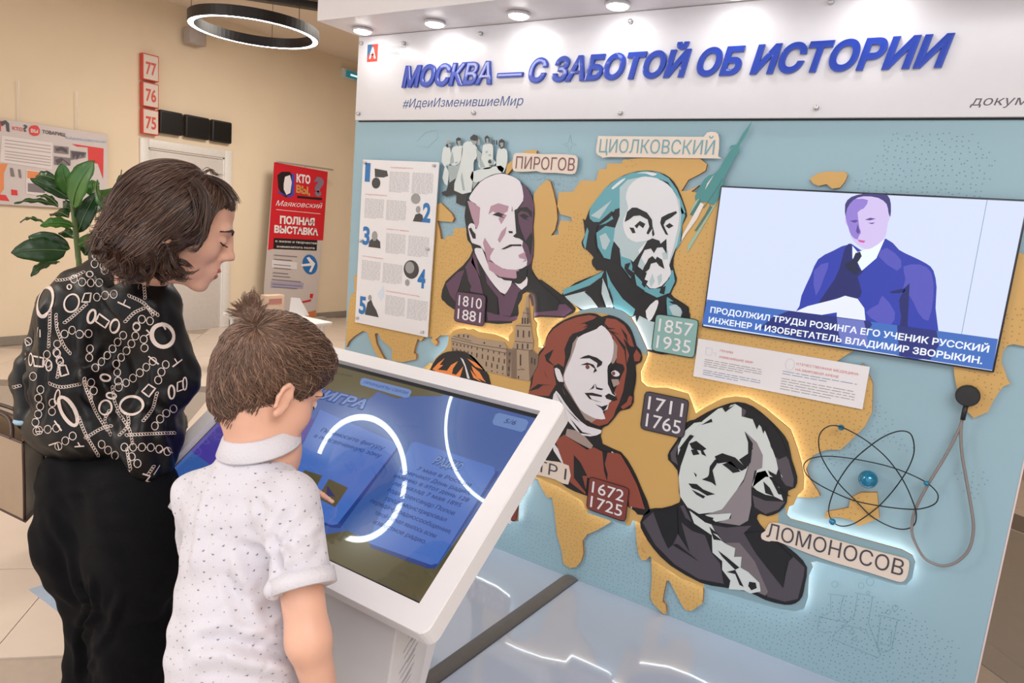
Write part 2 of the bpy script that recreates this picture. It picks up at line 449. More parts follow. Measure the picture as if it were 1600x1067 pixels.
# exit sign
t = thing('exit_sign', 'small green and white lit exit sign high on the wall beside the panel', 'sign', (XW, 4.36, 3.25))
bevel(MB().box((XW+.001, 4.2, 3.26), (XW+.05, 4.62, 3.38)).build('housing', ink('exit_white', 200, 210, 205), t), .004)
MB().box((XW+.05, 4.24, 3.275), (XW+.053, 4.6, 3.365)).build('sign_face', screen('exit_green', 30, 110, 120, .8, 0), t)
m_ = MB(); m_.box((XW+.053, 4.32, 3.305), (XW+.055, 4.47, 3.33)); m_.poly([(XW+.055, 4.46, 3.29), (XW+.055, 4.52, 3.318), (XW+.055, 4.46, 3.345)], (-.002, 0, 0)); m_.build('arrow', screen('exit_arrow', 225, 245, 250, 1, 0), t)

# hanging poster at the far left
t = thing('wall_poster', 'red and grey exhibition poster with photographs hanging on the wall behind the plant', 'poster', (XW+.02, -.1, 1.3))
PX = XW+.02
pw = lambda x, y: atX(x, y, PX+.012)
MB().box((PX, -1.0, 1.31), (PX+.011, 1.13, 2.06)).build('board', ink('poster_grey', 205, 196, 196), t)
Mor = ink('poster_orange', 226, 140, 90); Mrd = ink('poster_red', 214, 66, 66); Mpw = ink('poster_white', 222, 214, 214); Mgt = ink('poster_grey_text', 176, 166, 170); Mdk = ink('poster_dark', 84, 78, 84)
def pflat(name, pl, mt, lift=.0): return art(name, pl, 0, mt, t, plane=lambda x, y: atX(x, y, PX+.013+lift))
# poster frame px: region (0,160) scale 6.67
FR['a'] = (0, 160, 6.67)
pflat('red_print', ['a 745,430 1080,480 1075,800 1020,640 920,620 915,470 800,460', 'a -300,900 0,960 60,965 100,1030 -300,990', 'a 115,905 180,915 185,970 118,965'], Mrd)
pflat('orange_print', ['a -300,620 80,640 40,740 40,900 0,960 -300,920'], Mor)
pflat('white_print', ['a 20,345 550,420 545,700 0,620', 'a 275,695 480,730 480,980 270,950'], Mpw, .001)
pflat('orange_photo', ['a 285,710 470,735 470,800 285,790'], Mor, .002)
pflat('photographs', ['a 565,450 715,465 715,540 565,525', 'a 735,500 900,520 890,575 740,600', 'a 565,560 735,580 735,660 565,650', 'a 290,840 470,860 470,945 290,930', 'a 105,680 135,685 155,775 115,770', 'a 190,695 215,700 225,790 200,780'], ink('poster_photo', 128, 120, 124), .002)
pflat('photo_shadows', ['a 575,480 640,460 700,490 700,530 640,500 590,510', 'a 745,510 895,525 860,570 840,540 800,600 790,550 760,590', 'a 575,600 640,575 725,640 725,660 660,600 600,650', 'a 0,200 60,185 95,220 100,310 70,300 60,220 20,250'], Mdk, .003)
pflat('logo_disc', ['a 300,275 320,245 360,237 395,245 415,280 415,320 395,345 350,350 310,330'], Mrd, .002)
pflat('face_logo', ['a -40,190 10,190 10,300 -40,300'], Mrd, .002)
pflat('text_lines', ['a %d,%d %d,%d %d,%d %d,%d' % (50, y, 530, y+64, 530, y+74, 50, y+10) for y in (385, 420, 455, 500, 530, 560, 590)], Mgt, .002)
ln = lambda s, a, b_, c_, mt, **k: text(s, pw(*px(a)[0]), pw(*px(b_)[0]), np.linalg.norm(pw(*px(c_)[0])-pw(*px(a)[0])), (0, 0, 1), mt, t, lift=.004, **k)
ln('КТО', 'a 130,285', 'a 235,300', 'a 130,250', Mrd, weight=.02); ln('?', 'a 240,300', 'a 285,305', 'a 240,230', Mdk, weight=.03)
ln('ВЫ', 'a 320,310', 'a 395,320', 'a 320,275', Mpw, weight=.03); ln('ТОВАРИЩ', 'a 440,320', 'a 680,355', 'a 440,285', Mdk, weight=.02)
ln('Маяковский', 'a 680,380', 'a 1100,425', 'a 680,350', ink('poster_blue', 150, 175, 205), shear=.4)
for yy in (-.0, .55): MB().tube([(PX+.006, yy+.3 if yy else .36, 2.05), (PX+.006, yy+.3 if yy else .36, 2.42)], .003, 6).build('hanging_wire', mat('steel', (.6, .6, .6), .3, 1.), t)

# roll-up banner by the wall
XB = -7.2
bt = thing('rollup_banner', 'red and grey roll-up banner announcing an exhibition beside the door', 'banner', (XB, 3.42, 0))
t = bt; pb = lambda x, y: atX(x, y, XB)
FR['b'] = (380, 220, 3.5556)
bx = lambda x, y: atX(x, y, XB+.002)
art('banner_sheet', ['b 172,118 470,172 402,1000 112,930 118,780'], 0, ink('banner_grey', 190, 180, 176), t, plane=pb, th=.003, back=(-.003, 0, 0))
art('red_field', ['b 172,118 470,172 444,553 170,545 170,600 138,606'], 0, ink('banner_red', 196, 28, 42), t, plane=bx)
art('orange_corner', ['b 405,940 402,985 372,996 310,965'], 0, ink('banner_orange', 190, 112, 60), t, plane=bx)
bx2 = lambda x, y: atX(x, y, XB+.004); bx3 = lambda x, y: atX(x, y, XB+.006)
art('black_field', ['b 170,540 412,552 408,610 168,600'], 0, ink('banner_black', 30, 24, 26), t, plane=bx2)
art('portrait_print', ['b 190,190 215,172 260,172 275,200 278,260 265,300 240,315 215,300 195,260', 'b 300,305 440,318 436,330 300,318'], 0, ink('banner_black', 30, 24, 26), t, plane=bx2)
art('portrait_light', ['b 232,200 260,190 270,230 262,290 240,300 225,270 225,240', ], 0, ink('banner_white', 226, 220, 222), t, plane=bx3)
art('portrait_blue', ['b 270,180 285,185 283,300 262,315 195,290 193,275 240,305 268,295'], 0, ink('banner_blue', 70, 70, 170), t, plane=lambda x, y: atX(x, y, XB+.005))
art('arrow_disc', ['b '+' '.join('%.0f,%.0f' % (371+42*cos(a*pi/10), 687+55*sin(a*pi/10)+6*cos(a*pi/10)) for a in range(20))], 0, ink('disc_blue', 34, 104, 172), t, plane=bx2)
art('arrow', ['b 322,686 372,680 352,650 366,645 400,682 378,730 366,726 380,694 322,698'], 0, ink('banner_white', 226, 220, 222), t, plane=bx3)
art('pale_box', ['b 160,660 300,675 298,715 158,705'], 0, ink('banner_pale', 212, 206, 208), t, plane=bx2)
art('lilac_box', ['b 155,780 337,790 333,820 153,815'], 0, ink('banner_lilac', 158, 152, 176), t, plane=bx2)
art('logo', ['b 372,850 390,850 385,875 370,872', 'b 320,893 380,880 375,892 325,902'], 0, ink('banner_red', 196, 28, 42), t, plane=bx2)
mbt = MB()
for (y, x0, x1) in ((632, 170, 300), (655, 170, 270), (685, 170, 265), (703, 170, 265), (730, 165, 250), (748, 165, 262), (768, 160, 320), (793, 162, 325), (808, 162, 300)):
    s_ = 'b %d,%d %d,%.0f %d,%.0f %d,%d' % (x0, y, x1, y+(x1-x0)*.08, x1, y+4+(x1-x0)*.08, x0, y+4)
    mbt.poly([bx3(*p) for p in px(s_)])
mbt.build('small_print', ink('banner_text', 120, 112, 130), t)
bl = lambda s, a, b_, c_, mt, **k: text(s, bx3(*px(a)[0]), bx3(*px(b_)[0]), abs((bx3(*px(c_)[0])-bx3(*px(a)[0]))[2]), (0, 0, 1), mt, t, lift=.001, **k)
Mbw = ink('banner_white', 226, 220, 222)
bl('КТО', 'b 295,228', 'b 372,238', 'b 298,185', Mbw, weight=.05); bl('ВЫ,', 'b 293,285', 'b 372,300', 'b 295,245', ink('banner_ochre', 200, 140, 80), weight=.05)
bl('?', 'b 388,298', 'b 445,303', 'b 390,200', ink('banner_q', 130, 110, 130), weight=.06); bl('Маяковский', 'b 180,360', 'b 432,375', 'b 185,330', Mbw, weight=.0, shear=.45)
bl('ПОЛНАЯ', 'b 203,458', 'b 396,470', 'b 205,418', Mbw, weight=.05); bl('ВЫСТАВКА', 'b 172,508', 'b 416,525', 'b 174,470', Mbw, weight=.05)
bl('о жизни и творчестве', 'b 178,562', 'b 408,575', 'b 178,549', Mbw, weight=.01); bl('знаменитого поэта', 'b 185,592', 'b 396,602', 'b 185,579', Mbw, weight=.01)
MB().tube([bx(*px('b 184,382')[0]), bx(*px('b 428,406')[0])], .004, 4).build('rule', Mbw, t)
y0, y1 = pb(*px('b 112,930')[0])[1], pb(*px('b 402,1000')[0])[1]
bevel(MB().box((XB-.05, 2.92, .0), (XB+.05, 3.86, .075)).build('cassette', mat('alu', S(190, 188, 186), .35, .6), t), .008)
MB().tube([(XB-.02, 3.4, .05), (XB-.02, 3.46, 2.02)], .008, 8).build('support_pole', mat('steel', (.6, .6, .6), .3, 1.), t)
bevel(MB().box((XB-.012, 3.0, 2.015), (XB+.014, 3.9, 2.035)).build('top_rail', mat('alu', S(190, 188, 186), .35, .6), t), .003)

# low white table with a card and a brochure, glimpsed over the boy's hair
t = thing('side_table', 'low white table standing in front of the roll-up banner', 'table', (-5.4, 2.35, 0))
tl = W(470, 503, 6.2); TX, TY, TZ = tl
bevel(MB().box((TX-.7, TY-.3, TZ-.03), (TX+.12, TY+.26, TZ)).build('tabletop', M_white, t), .006)
for (dx, dy) in ((-.64, -.24), (-.64, .2), (.06, -.24), (.06, .2)): MB().tube([(TX+dx, TY+dy, TZ-.03), (TX+dx, TY+dy, 0)], .016, 8).build('leg', M_white, t)
t.location = (TX, TY, 0)
for o in t.children: o.matrix_parent_inverse = Matrix.Translation(t.location).inverted()
t = thing('card_box', 'beige printed card box standing on the low white table', 'box', (TX-.3, TY-.02, TZ))
bevel(MB().box((TX-.38, TY-.14, TZ), (TX-.3, TY+.06, TZ+.2)).build('box_body', ink('card_beige', 200, 172, 150), t), .003)
MB().box((TX-.3, TY-.11, TZ+.12), (TX-.298, TY+.03, TZ+.17)).build('print', ink('card_red', 176, 120, 112), t)
t = thing('folded_brochure', 'white folded brochure leaning beside the card box', 'brochure', (TX-.2, TY+.14, TZ))
MB().poly([(TX-.26, TY+.08, TZ), (TX-.26, TY+.32, TZ), (TX-.26, TY+.2, TZ+.17), (TX-.26, TY+.1, TZ+.18)], (-.004, 0, 0)).build('front_leaf', M_white, t)
MB().poly([(TX-.26, TY+.08, TZ), (TX-.34, TY+.28, TZ), (TX-.28, TY+.18, TZ+.17), (TX-.262, TY+.1, TZ+.18)], (-.004, 0, 0)).build('rear_leaf', M_white, t)
t = thing('desk_mirror', 'thin dark round rim of a small stand mirror on the low table', 'mirror', (TX-.45, TY-.18, TZ))
MB().tube([(TX-.42, TY-.2+.09*cos(a), TZ+.12+.1*sin(a)) for a in np.linspace(0, 2*pi, 24, endpoint=False)], .004, 6, True).build('rim', M_blk, t, smooth=True)
MB().lathe([(.088, 0), (.088, .003)], (TX-.422, TY-.2, TZ+.12), (1, 0, 0), 24).build('mirror_glass', mat('mirror_glass', (.7, .7, .7), .1, .8), t)
MB().tube([(TX-.42, TY-.2, TZ), (TX-.42, TY-.2, TZ+.03)], .012, 8).build('foot', M_blk, t)

# ================================================================ ring lamps
M_ring = mat('black_aluminium', S(22, 20, 24), .4); M_led = mat('led_white', (.9, .95, .95), .4, em=22., emcol=(.93, 1, .97), namt=0)
def ring(cx, cy, z, R, wd, ht, label):
    t = thing('ring_lamp', label, 'lamp', (cx, cy, z), 'black ring pendant lamps')
    n = 72; V = []; F = []; prof = [(R-wd/2, 0), (R-wd/2, ht), (R+wd/2, ht), (R+wd/2, 0), (R+wd/2-.006, 0), (R+wd/2-.006, .008), (R-wd/2+.006, .008), (R-wd/2+.006, 0)]
    for k in range(n):
        a = 2*pi*k/n
        for (r, h) in prof: V.append((cx+r*cos(a), cy+r*sin(a), z+h))
    m = len(prof)
    for k in range(n):
        for i in range(m):
            j = (i+1) % m; F.append((k*m+i, k*m+j, ((k+1) % n)*m+j, ((k+1) % n)*m+i))
    link('housing', new_mesh('housing', V, F, M_ring), t)
    V = []; F = []
    for k in range(n):
        a = 2*pi*k/n
        for r in (R-wd/2+.006, R+wd/2-.006): V.append((cx+r*cos(a), cy+r*sin(a), z+.003))
    F = [(2*k, 2*((k+1) % n), 2*((k+1) % n)+1, 2*k+1) for k in range(n)]
    me = new_mesh('diffuser', V, F, M_led); link('diffuser', me, t)
    for k in range(3):
        a = 2*pi*k/3+2.2; MB().tube([(cx+R*cos(a), cy+R*sin(a), z+ht), (cx+R*cos(a), cy+R*sin(a), 3.5)], .0022, 5).build('suspension_wire', M_ring, t)
ring(-4.865, .93, 2.8, .448, .05, .075, 'black ring pendant lamp with white lit underside, in view near the ceiling')
ring(-2.673, -2.088, 2.8, .337, .045, .075, 'small ring lamp out of view whose whole circle reflects in the touch screen')
ring(-1.766, -1.581, 2.8, .404, .032, .075, 'large ring lamp out of view whose arc reflects in the touch screen')
# dark rail on the ceiling beside the canopy
t = thing('ceiling_rail', 'dark track rail on the ceiling above the ring lamp', 'rail', (-4.5, 1.8, 3.44))
a, b_ = onplane(405, -4, (0, 0, 1), (0, 0, 3.44)), onplane(520, 14, (0, 0, 1), (0, 0, 3.44))
v = (b_-a); L = np.linalg.norm(v); v /= L; sd = np.cross([0, 0, 1], v)
mb = MB(); mb.obox((a+b_)/2, v, sd, (0, 0, 1), L/2+.6, .06, .03); bevel(mb.build('track', M_ring, t), .006)
mb = MB(); mb.obox((a+b_)/2+[0, 0, .04], v, sd, (0, 0, 1), .05, .02, .02); mb.build('mount', M_ring, t)

# ================================================================ exhibition panel
PNL = thing('exhibition_panel', 'tall light blue exhibition panel with a raised ochre world map', 'display panel', (-1.27, 0, 0))
XL, XR = -2.77, .235
M_sea = mat('panel_blue', S(146, 178, 192), .4, namt=.035, nscale=1.2)
M_land = ink('land_ochre', 204, 164, 98, .5); M_landside = ink('land_edge_brown', 170, 116, 66, .6)
M_dot = ink('print_dot_teal', 112, 152, 166); M_dot2 = ink('print_dot_brown', 168, 132, 78)
MB().box((XL, 0, .0), (XR-.001, .05, 2.0)).build('board', M_sea, PNL)
MB().box((XR-.001, -.002, 0), (XR+.004, .052, 2.0)).build('edge_trim', ink('panel_edge', 214, 196, 196), PNL)
LT = .014
LANDP = ['M 25,835 45,790 90,750 150,712 185,725 205,790 240,870 300,960 335,960 290,885 252,810 240,735 262,730 300,790 370,850 368,935 450,950 550,930 555,890 535,880 545,830 565,770 590,792 615,762 680,757 663,788 700,828 718,800 700,777 735,748 790,745 900,760 900,950 660,955 600,1000 560,1100 P 745,700 S 240,35 270,100 300,150 330,150 345,240 360,380 390,480 400,560 440,590 480,585 510,550 525,500 520,420 550,380 620,350 700,300 760,180 860,180 850,300 860,440 870,500 890,540 920,540 940,515 950,520 955,650 945,770 960,810 1000,850 1030,880 1045,870 1040,820 1020,800 1030,740 1045,670 1060,665 1080,700 1110,760 1130,800 1160,850 1200,860 1270,810 1275,740 1265,600 G 560,760 J -60,640 0,615 90,622 130,612 120,590 80,530 60,480 75,450 90,420 130,395 170,385 230,385 270,350 300,320 350,270 385,200 388,60 370,20 340,-40 I 1440,300 1250,250 1240,220 1300,180 1400,120 H 790,820 700,600 150,300 150,60 B 1010,560 940,540 890,530 N 1200,285 1120,320 1085,322 1130,250 1200,215 1240,190 1250,150 1200,110 840,110 715,120 700,145 610,145 605,180 555,185 540,255 440,255 390,325 300,330 290,420 310,470 380,490 385,515 310,510 295,560 300,600 250,606 275,570 290,500 285,420 265,330 245,260 225,250 175,290 140,340 135,450 140,640 T 480,900 300,940 215,940 200,1000 150,1010 130,1035 100,1030 90,960 70,880 120,885 195,890 210,860 190,820 140,770 100,730 70,740 0,760 M 85,300 85,430 60,435 50,480 30,640 20,760',
         'T 640,490 650,410 700,375 800,300 860,287 900,295 895,330 700,440 660,490', 'O 190,250 240,215 300,203 420,204 440,225 420,270 390,308 340,315 300,285 250,297 212,280',
         'Q 600,300 845,505 850,560 865,640 870,700 930,800 985,860 1085,815 1110,760 1150,690 1190,640 1240,620 1220,590 1200,530 1175,470 1190,390 1220,355 1260,345 1334,360 1420,380 1380,-200 O 1700,900 1640,760 1570,735 1530,760',
         'J 150,720 160,690 270,670 280,620 330,595 410,595 420,720 370,740 320,760 290,732 220,715']
def relief(name, s_, o0, o1, mtop, mside, parent, sm=0, label=None):
    q = px(s_); q = smooth2(q, sm) if sm else q
    mb = MB(); mb.poly([panel(*p, o1) for p in q], (0, o1-o0, 0)); n = len(q); nt_ = len(mb.f)
    nf = (nt_-n)//2
    idx = [0]*nf+[1]*nf+[1]*n
    return link(name, new_mesh(name, mb.v, mb.f, None, False, [mtop, mside], idx), parent, label)
for s_ in LANDP: relief('land_relief', s_, 0, LT, M_land, M_landside, PNL)
LANDW = [[tuple(panel(*p, LT)[[0, 2]]) for p in px(s_)] for s_ in LANDP]
def onland(x, z): return any(inpoly(x, z, L) for L in LANDW)
SEAD = [[tuple(panel(*p)[[0, 2]]) for p in px(s_)] for s_ in (
    'P 730,600 790,640 830,800 880,830 985,820 1010,900 1060,930 1110,930 1250,965 1330,925 1420,950 1500,1010 1490,1067 1380,1110 1200,1040 760,860 700,800', 'O 480,270 600,180 650,60 700,-60 1250,-60 1430,100 1350,370 500,350',
    'J 390,130 480,210 500,300 600,380 560,420 480,360 400,350 330,400 250,450 150,480 90,470 250,370 380,280', 'T 60,640 200,700 300,800 330,940 60,1080', 'T 700,490 1240,520 1200,620 1050,640 900,560 780,540', 'J 780,500 840,600 900,640 1010,430 960,480')]
LD = [[tuple(panel(*p)[[0, 2]]) for p in px(s_)] for s_ in ('P 530,300 690,400 700,350 860,410 900,330 1090,400 1110,300 1110,520 1440,540 1440,640 1240,960 760,1000 700,700 530,560', 'N 700,130 800,110 820,160 740,170', 'P 1500,480 1600,480 1590,620 1510,640')]
mb1, mb2 = MB(), MB(); rnd = random.Random(3)
def dot(mb, x, z, y, r):
    n = len(mb.v); mb.v += [(x+r*cos(a*pi/3), y, z+r*sin(a*pi/3)) for a in range(6)]; mb.f.append(tuple(n+5-i for i in range(6)))
gx = XL+.02
while gx < XR-.02:
    gz = .02
    while gz < 1.98:
        x = gx+rnd.uniform(-.006, .006); z = gz+rnd.uniform(-.006, .006)
        if onland(x, z):
            if any(inpoly(x, z, L) for L in LD): dot(mb2, x, z, -LT-.0006, .0024)
        elif any(inpoly(x, z, L) for L in SEAD): dot(mb1, x, z, -.0008, .0024)
        gz += .0185
    gx += .0185
mb1.build('sea_dots', M_dot, PNL, kind='stuff'); mb2.build('land_dots', M_dot2, PNL, kind='stuff')
M_line = ink('drawing_teal', 118, 158, 172)
circ = lambda fr, cx, cy, r, n=14: fr+' '+' '.join('%.1f,%.1f' % (cx+r*cos(2*pi*k/n), cy+r*sin(2*pi*k/n)) for k in range(n+1))
strokes('laboratory_drawing', ['K 485,535 585,550', 'K 500,540 502,640 440,670 425,740 470,760 500,750', 'K 575,550 555,630 560,670 590,690', 'K 640,530 755,555', 'K 655,535 635,665 520,770 515,795 770,900 785,885 715,700 740,555', 'K 560,735 600,720 700,740 720,790', 'K 770,655 900,690', 'K 785,665 765,840 800,870 835,860 850,840 880,690', 'K 775,735 850,745 840,830 780,820', 'K 430,665 590,700', circ('K', 622, 755, 14), circ('K', 637, 795, 11), circ('K', 525, 482, 18), circ('K', 675, 490, 16), circ('K', 725, 468, 22), circ('K', 868, 617, 16), circ('K', 830, 640, 13), circ('K', 715, 530, 10)], .0016, .0012, M_line, PNL)
strokes('star_drawing', ['T 1180,165 1190,230 1235,245 1190,258 1170,310 1160,258 1110,243 1160,230 1180,165'], .0014, .0012, M_line, PNL)
strokes('orbit_drawing', [circ('T', 1218, 530, 24), 'T 900,545 960,520 1010,540 1080,580', circ('T', 1085, 575, 12), 'V 330,120 370,80 420,70 430,100 380,150 330,140'], .0012, .0012, M_line, PNL)

# printed surgeons group
g = thing('surgeons_print', 'black and white cut-out print of surgeons in white coats above the bald portrait', 'print', panel(745, 260))
U1, U2, U3 = ink('surgeon_coat', 206, 214, 214), ink('surgeon_shade', 158, 172, 174), ink('surgeon_dark', 44, 44, 46)
art('floor_shadow', ['U 0,820 60,800 100,680 180,660 260,700 400,690 500,690 420,780 330,860 300,950 320,1000 250,990 185,960 190,860 140,840 70,880 10,860'], .0165, U3, g)
art('coats', ['U 20,260 60,240 110,260 120,380 100,470 50,490 90,560 70,740 10,640 40,500 0,430', 'U 130,270 190,230 250,225 270,260 250,400 200,470 120,470', 'U 290,190 370,170 440,230 460,300 440,400 410,440 380,820 160,800 200,600 250,400 260,270', 'U 530,220 620,200 660,240 660,400 700,440 620,520 500,520 470,450 520,330', 'U 720,270 800,260 840,300 840,440 800,560 760,560 700,480', 'U 390,560 760,480 780,570 640,600 500,680 400,690'], .017, U1, g, sm=2)
art('coat_folds', ['U 110,400 140,300 160,440 110,470', 'U 200,480 250,420 200,600 180,700 165,790 190,640 100,700 80,480', 'U 440,260 520,330 500,400 460,440 450,330', 'U 260,560 300,800 270,800 245,640', 'U 600,400 680,410 660,500 610,500', 'U 400,700 470,690 400,780', 'U 500,380 560,500 500,510 480,450'], .0174, U2, g)
art('heads', ['U 185,140 215,118 250,135 250,190 215,235 190,200', 'U 50,225 70,200 120,190 110,240 70,250', 'U 365,120 410,80 460,100 465,150 430,165 370,150', 'U 550,120 580,92 615,120 610,170 595,190 560,190', 'U 735,160 770,138 810,165 800,250 760,270 735,230', 'U 645,150 655,145 655,215 645,210', 'U 665,150 680,150 680,215 665,215', 'U 695,155 710,155 712,215 697,215', 'U 595,420 625,400 640,450 600,450', 'U 620,480 680,470 640,500'], .0178, U3, g)
art('hands', ['U 60,470 100,465 95,485 65,490', 'U 455,320 500,330 490,360 460,350', 'U 560,300 590,290 585,320 565,320', 'U 600,340 630,335 625,360 605,358', 'U 170,440 205,430 200,450 175,455'], .0181, U2, g)
art('faces', ['U 200,165 245,160 240,215 215,230', 'U 80,205 120,200 115,235 90,240', 'U 390,165 455,165 440,210 400,210', 'U 570,135 600,130 600,185 575,210', 'U 745,190 790,185 790,235 760,250', 'U 470,130 495,160 490,220 455,220', 'U 55,190 75,160 115,165 128,185 80,205'], .0181, ink('surgeon_skin', 150, 154, 156), g)

# rocket
g = thing('rocket_print', 'teal rocket cut-out streaking up to the header with a white trail', 'print', panel(1120, 300))
art('trails', ['B 1080,570 1060,620 920,860 860,960 870,900 1000,700 1060,600', 'B 940,575 950,580 905,650 880,685 900,630'], .0165, ink('rocket_pale_teal', 150, 186, 168), g)
art('dark_trails', ['B 950,575 960,600 900,700 880,690', 'B 1020,625 1035,640 925,805 912,803 985,690'], .0168, ink('rocket_deep', 70, 120, 118), g)
art('flame', ['B 955,605 978,620 930,720 850,830 802,908 830,830 890,720'], .017, ink('rocket_white', 226, 220, 216), g)
art('body', ['B 1316,35 1280,120 1225,210 1220,262 1195,290 1125,420 1115,440 1110,500 1080,575 1050,620 1015,620 1010,600 960,605 950,575 918,592 915,565 945,500 985,440 1010,420 1045,410 1080,380 1150,260 1180,222 1152,232 1165,210 1205,205 1240,140'], .0172, ink('rocket_teal', 74, 140, 142), g)
art('highlights', ['B 1048,412 1020,460 985,520 1000,475'], .0176, ink('rocket_white', 226, 220, 216), g)
strokes('seam', ['B 1110,440 1060,520 975,645'], .003, .0178, ink('rocket_deep', 70, 120, 118), g)

# ---------------------------------------------------------------- portraits
K0 = ink('ink_black', 24, 24, 28)
def portrait(name, label, loc, base, layers, o, th=.004, basemat=None, basename='silhouette', sm=2, cat='portrait'):
    g = thing(name, label, cat, panel(*loc, o), 'portrait cut-outs on the blue panel')
    art(basename, base, o+th, basemat or K0, g, th=th, sm=sm)
    for i, L in enumerate(layers):
        nm, mt, polys = L[:3]; s_ = L[3] if len(L) > 3 else 2
        art(nm, polys, o+th+.0004*(i+1), mt, g, sm=s_)
    return g
pm, pmv, pw_ = ink('pirogov_plum', 92, 62, 86), ink('pirogov_mauve', 176, 140, 158), ink('portrait_white', 222, 219, 226)
portrait('portrait_cutout', 'bald man with short white beard in plum and white graphic style, upper left portrait', (780, 500),
  ['A 196,330 205,260 212,220 250,165 300,100 370,60 440,45 520,70 580,115 630,165 655,240 660,320 652,400 656,500 652,600 640,680 690,758 705,755 860,870 920,930 932,962 870,1010 700,1002 500,1045 330,1040 120,950 60,900 40,870 70,765 185,660 250,560 215,470 205,400'],
  [('shaded_face', pm, ['A 575,115 625,165 658,250 655,320 650,420 655,520 648,620 620,660 560,690 540,740 430,740 350,680 345,600 400,560 540,300 585,240']),
   ('face', pw_, ['A 235,190 300,105 370,65 440,48 510,65 565,100 585,170 585,230 545,285 535,340 550,400 555,450 585,500 580,530 605,600 610,660 540,690 450,680 400,650 350,600 310,540 270,540 240,500 225,440 220,400 238,378 265,390 270,420 290,380 295,300 270,250 230,225', 'A 262,550 312,545 350,650 420,740 512,765 465,852 400,800 330,700 280,610', 'A 530,775 560,785 612,735 612,790 585,830']),
   ('mauve_shadow', pmv, ['A 215,230 245,235 270,255 300,275 292,380 277,420 245,340 228,280', 'A 355,320 370,265 420,245 490,265 482,300 455,315 478,325 440,385 422,350 430,330 385,300', 'A 330,475 375,545 395,545 365,600 372,640 345,620 318,510', 'A 477,400 467,450 430,510 417,490 440,435', 'A 345,620 400,650 460,685 560,690 540,750 430,735 360,690', 'A 555,590 600,570 608,630 580,640 600,620 560,610', 'A 512,260 520,300 508,300'], 1),
   ('coat', pm, ['A 255,572 330,700 400,810 460,868 515,775 582,830 500,1000 430,990 418,872 370,862 330,780 240,640', 'A 72,785 150,705 195,690 150,830 140,910 100,860', 'A 200,670 250,600 262,650 300,760 320,850 235,835 210,760', 'A 345,970 500,1005 700,970 812,960 815,920 870,918 915,960 860,1000 700,992 500,1032 350,1028'], 1),
   ('ink_lines', K0, ['A 380,322 420,305 460,322 440,330 462,345 425,335', 'A 488,430 515,432 517,446 492,444', 'A 438,552 500,520 572,519 577,532 515,531 460,553', 'A 528,292 560,275 610,270 642,300 640,340 615,305 570,295 548,315 552,370 575,440 600,500 640,440 648,470 636,595 618,530 590,500 560,480 535,475 518,465 540,445 536,400', 'A 560,325 590,315 625,335 600,345 625,360 590,350', 'A 223,415 240,408 250,430 268,450 270,482 250,480 240,455', 'A 207,440 245,510 302,530 306,546 255,540 215,490', 'A 425,735 500,752 545,745 540,700 615,685 605,750 570,782 530,765 460,758', 'A 275,610 330,700 345,780 415,870 420,990 380,980 330,830 300,740', 'A 205,680 220,760 240,800 225,840 185,830 175,740', 'A 555,840 615,790 640,700 700,780 830,900 815,960 700,970 580,950 505,1000'], 0)], LT)
ts, tt, tl_, tw = K0, ink('teal_mid', 98, 162, 176), ink('teal_pale', 176, 196, 202), ink('portrait_white2', 218, 220, 226)
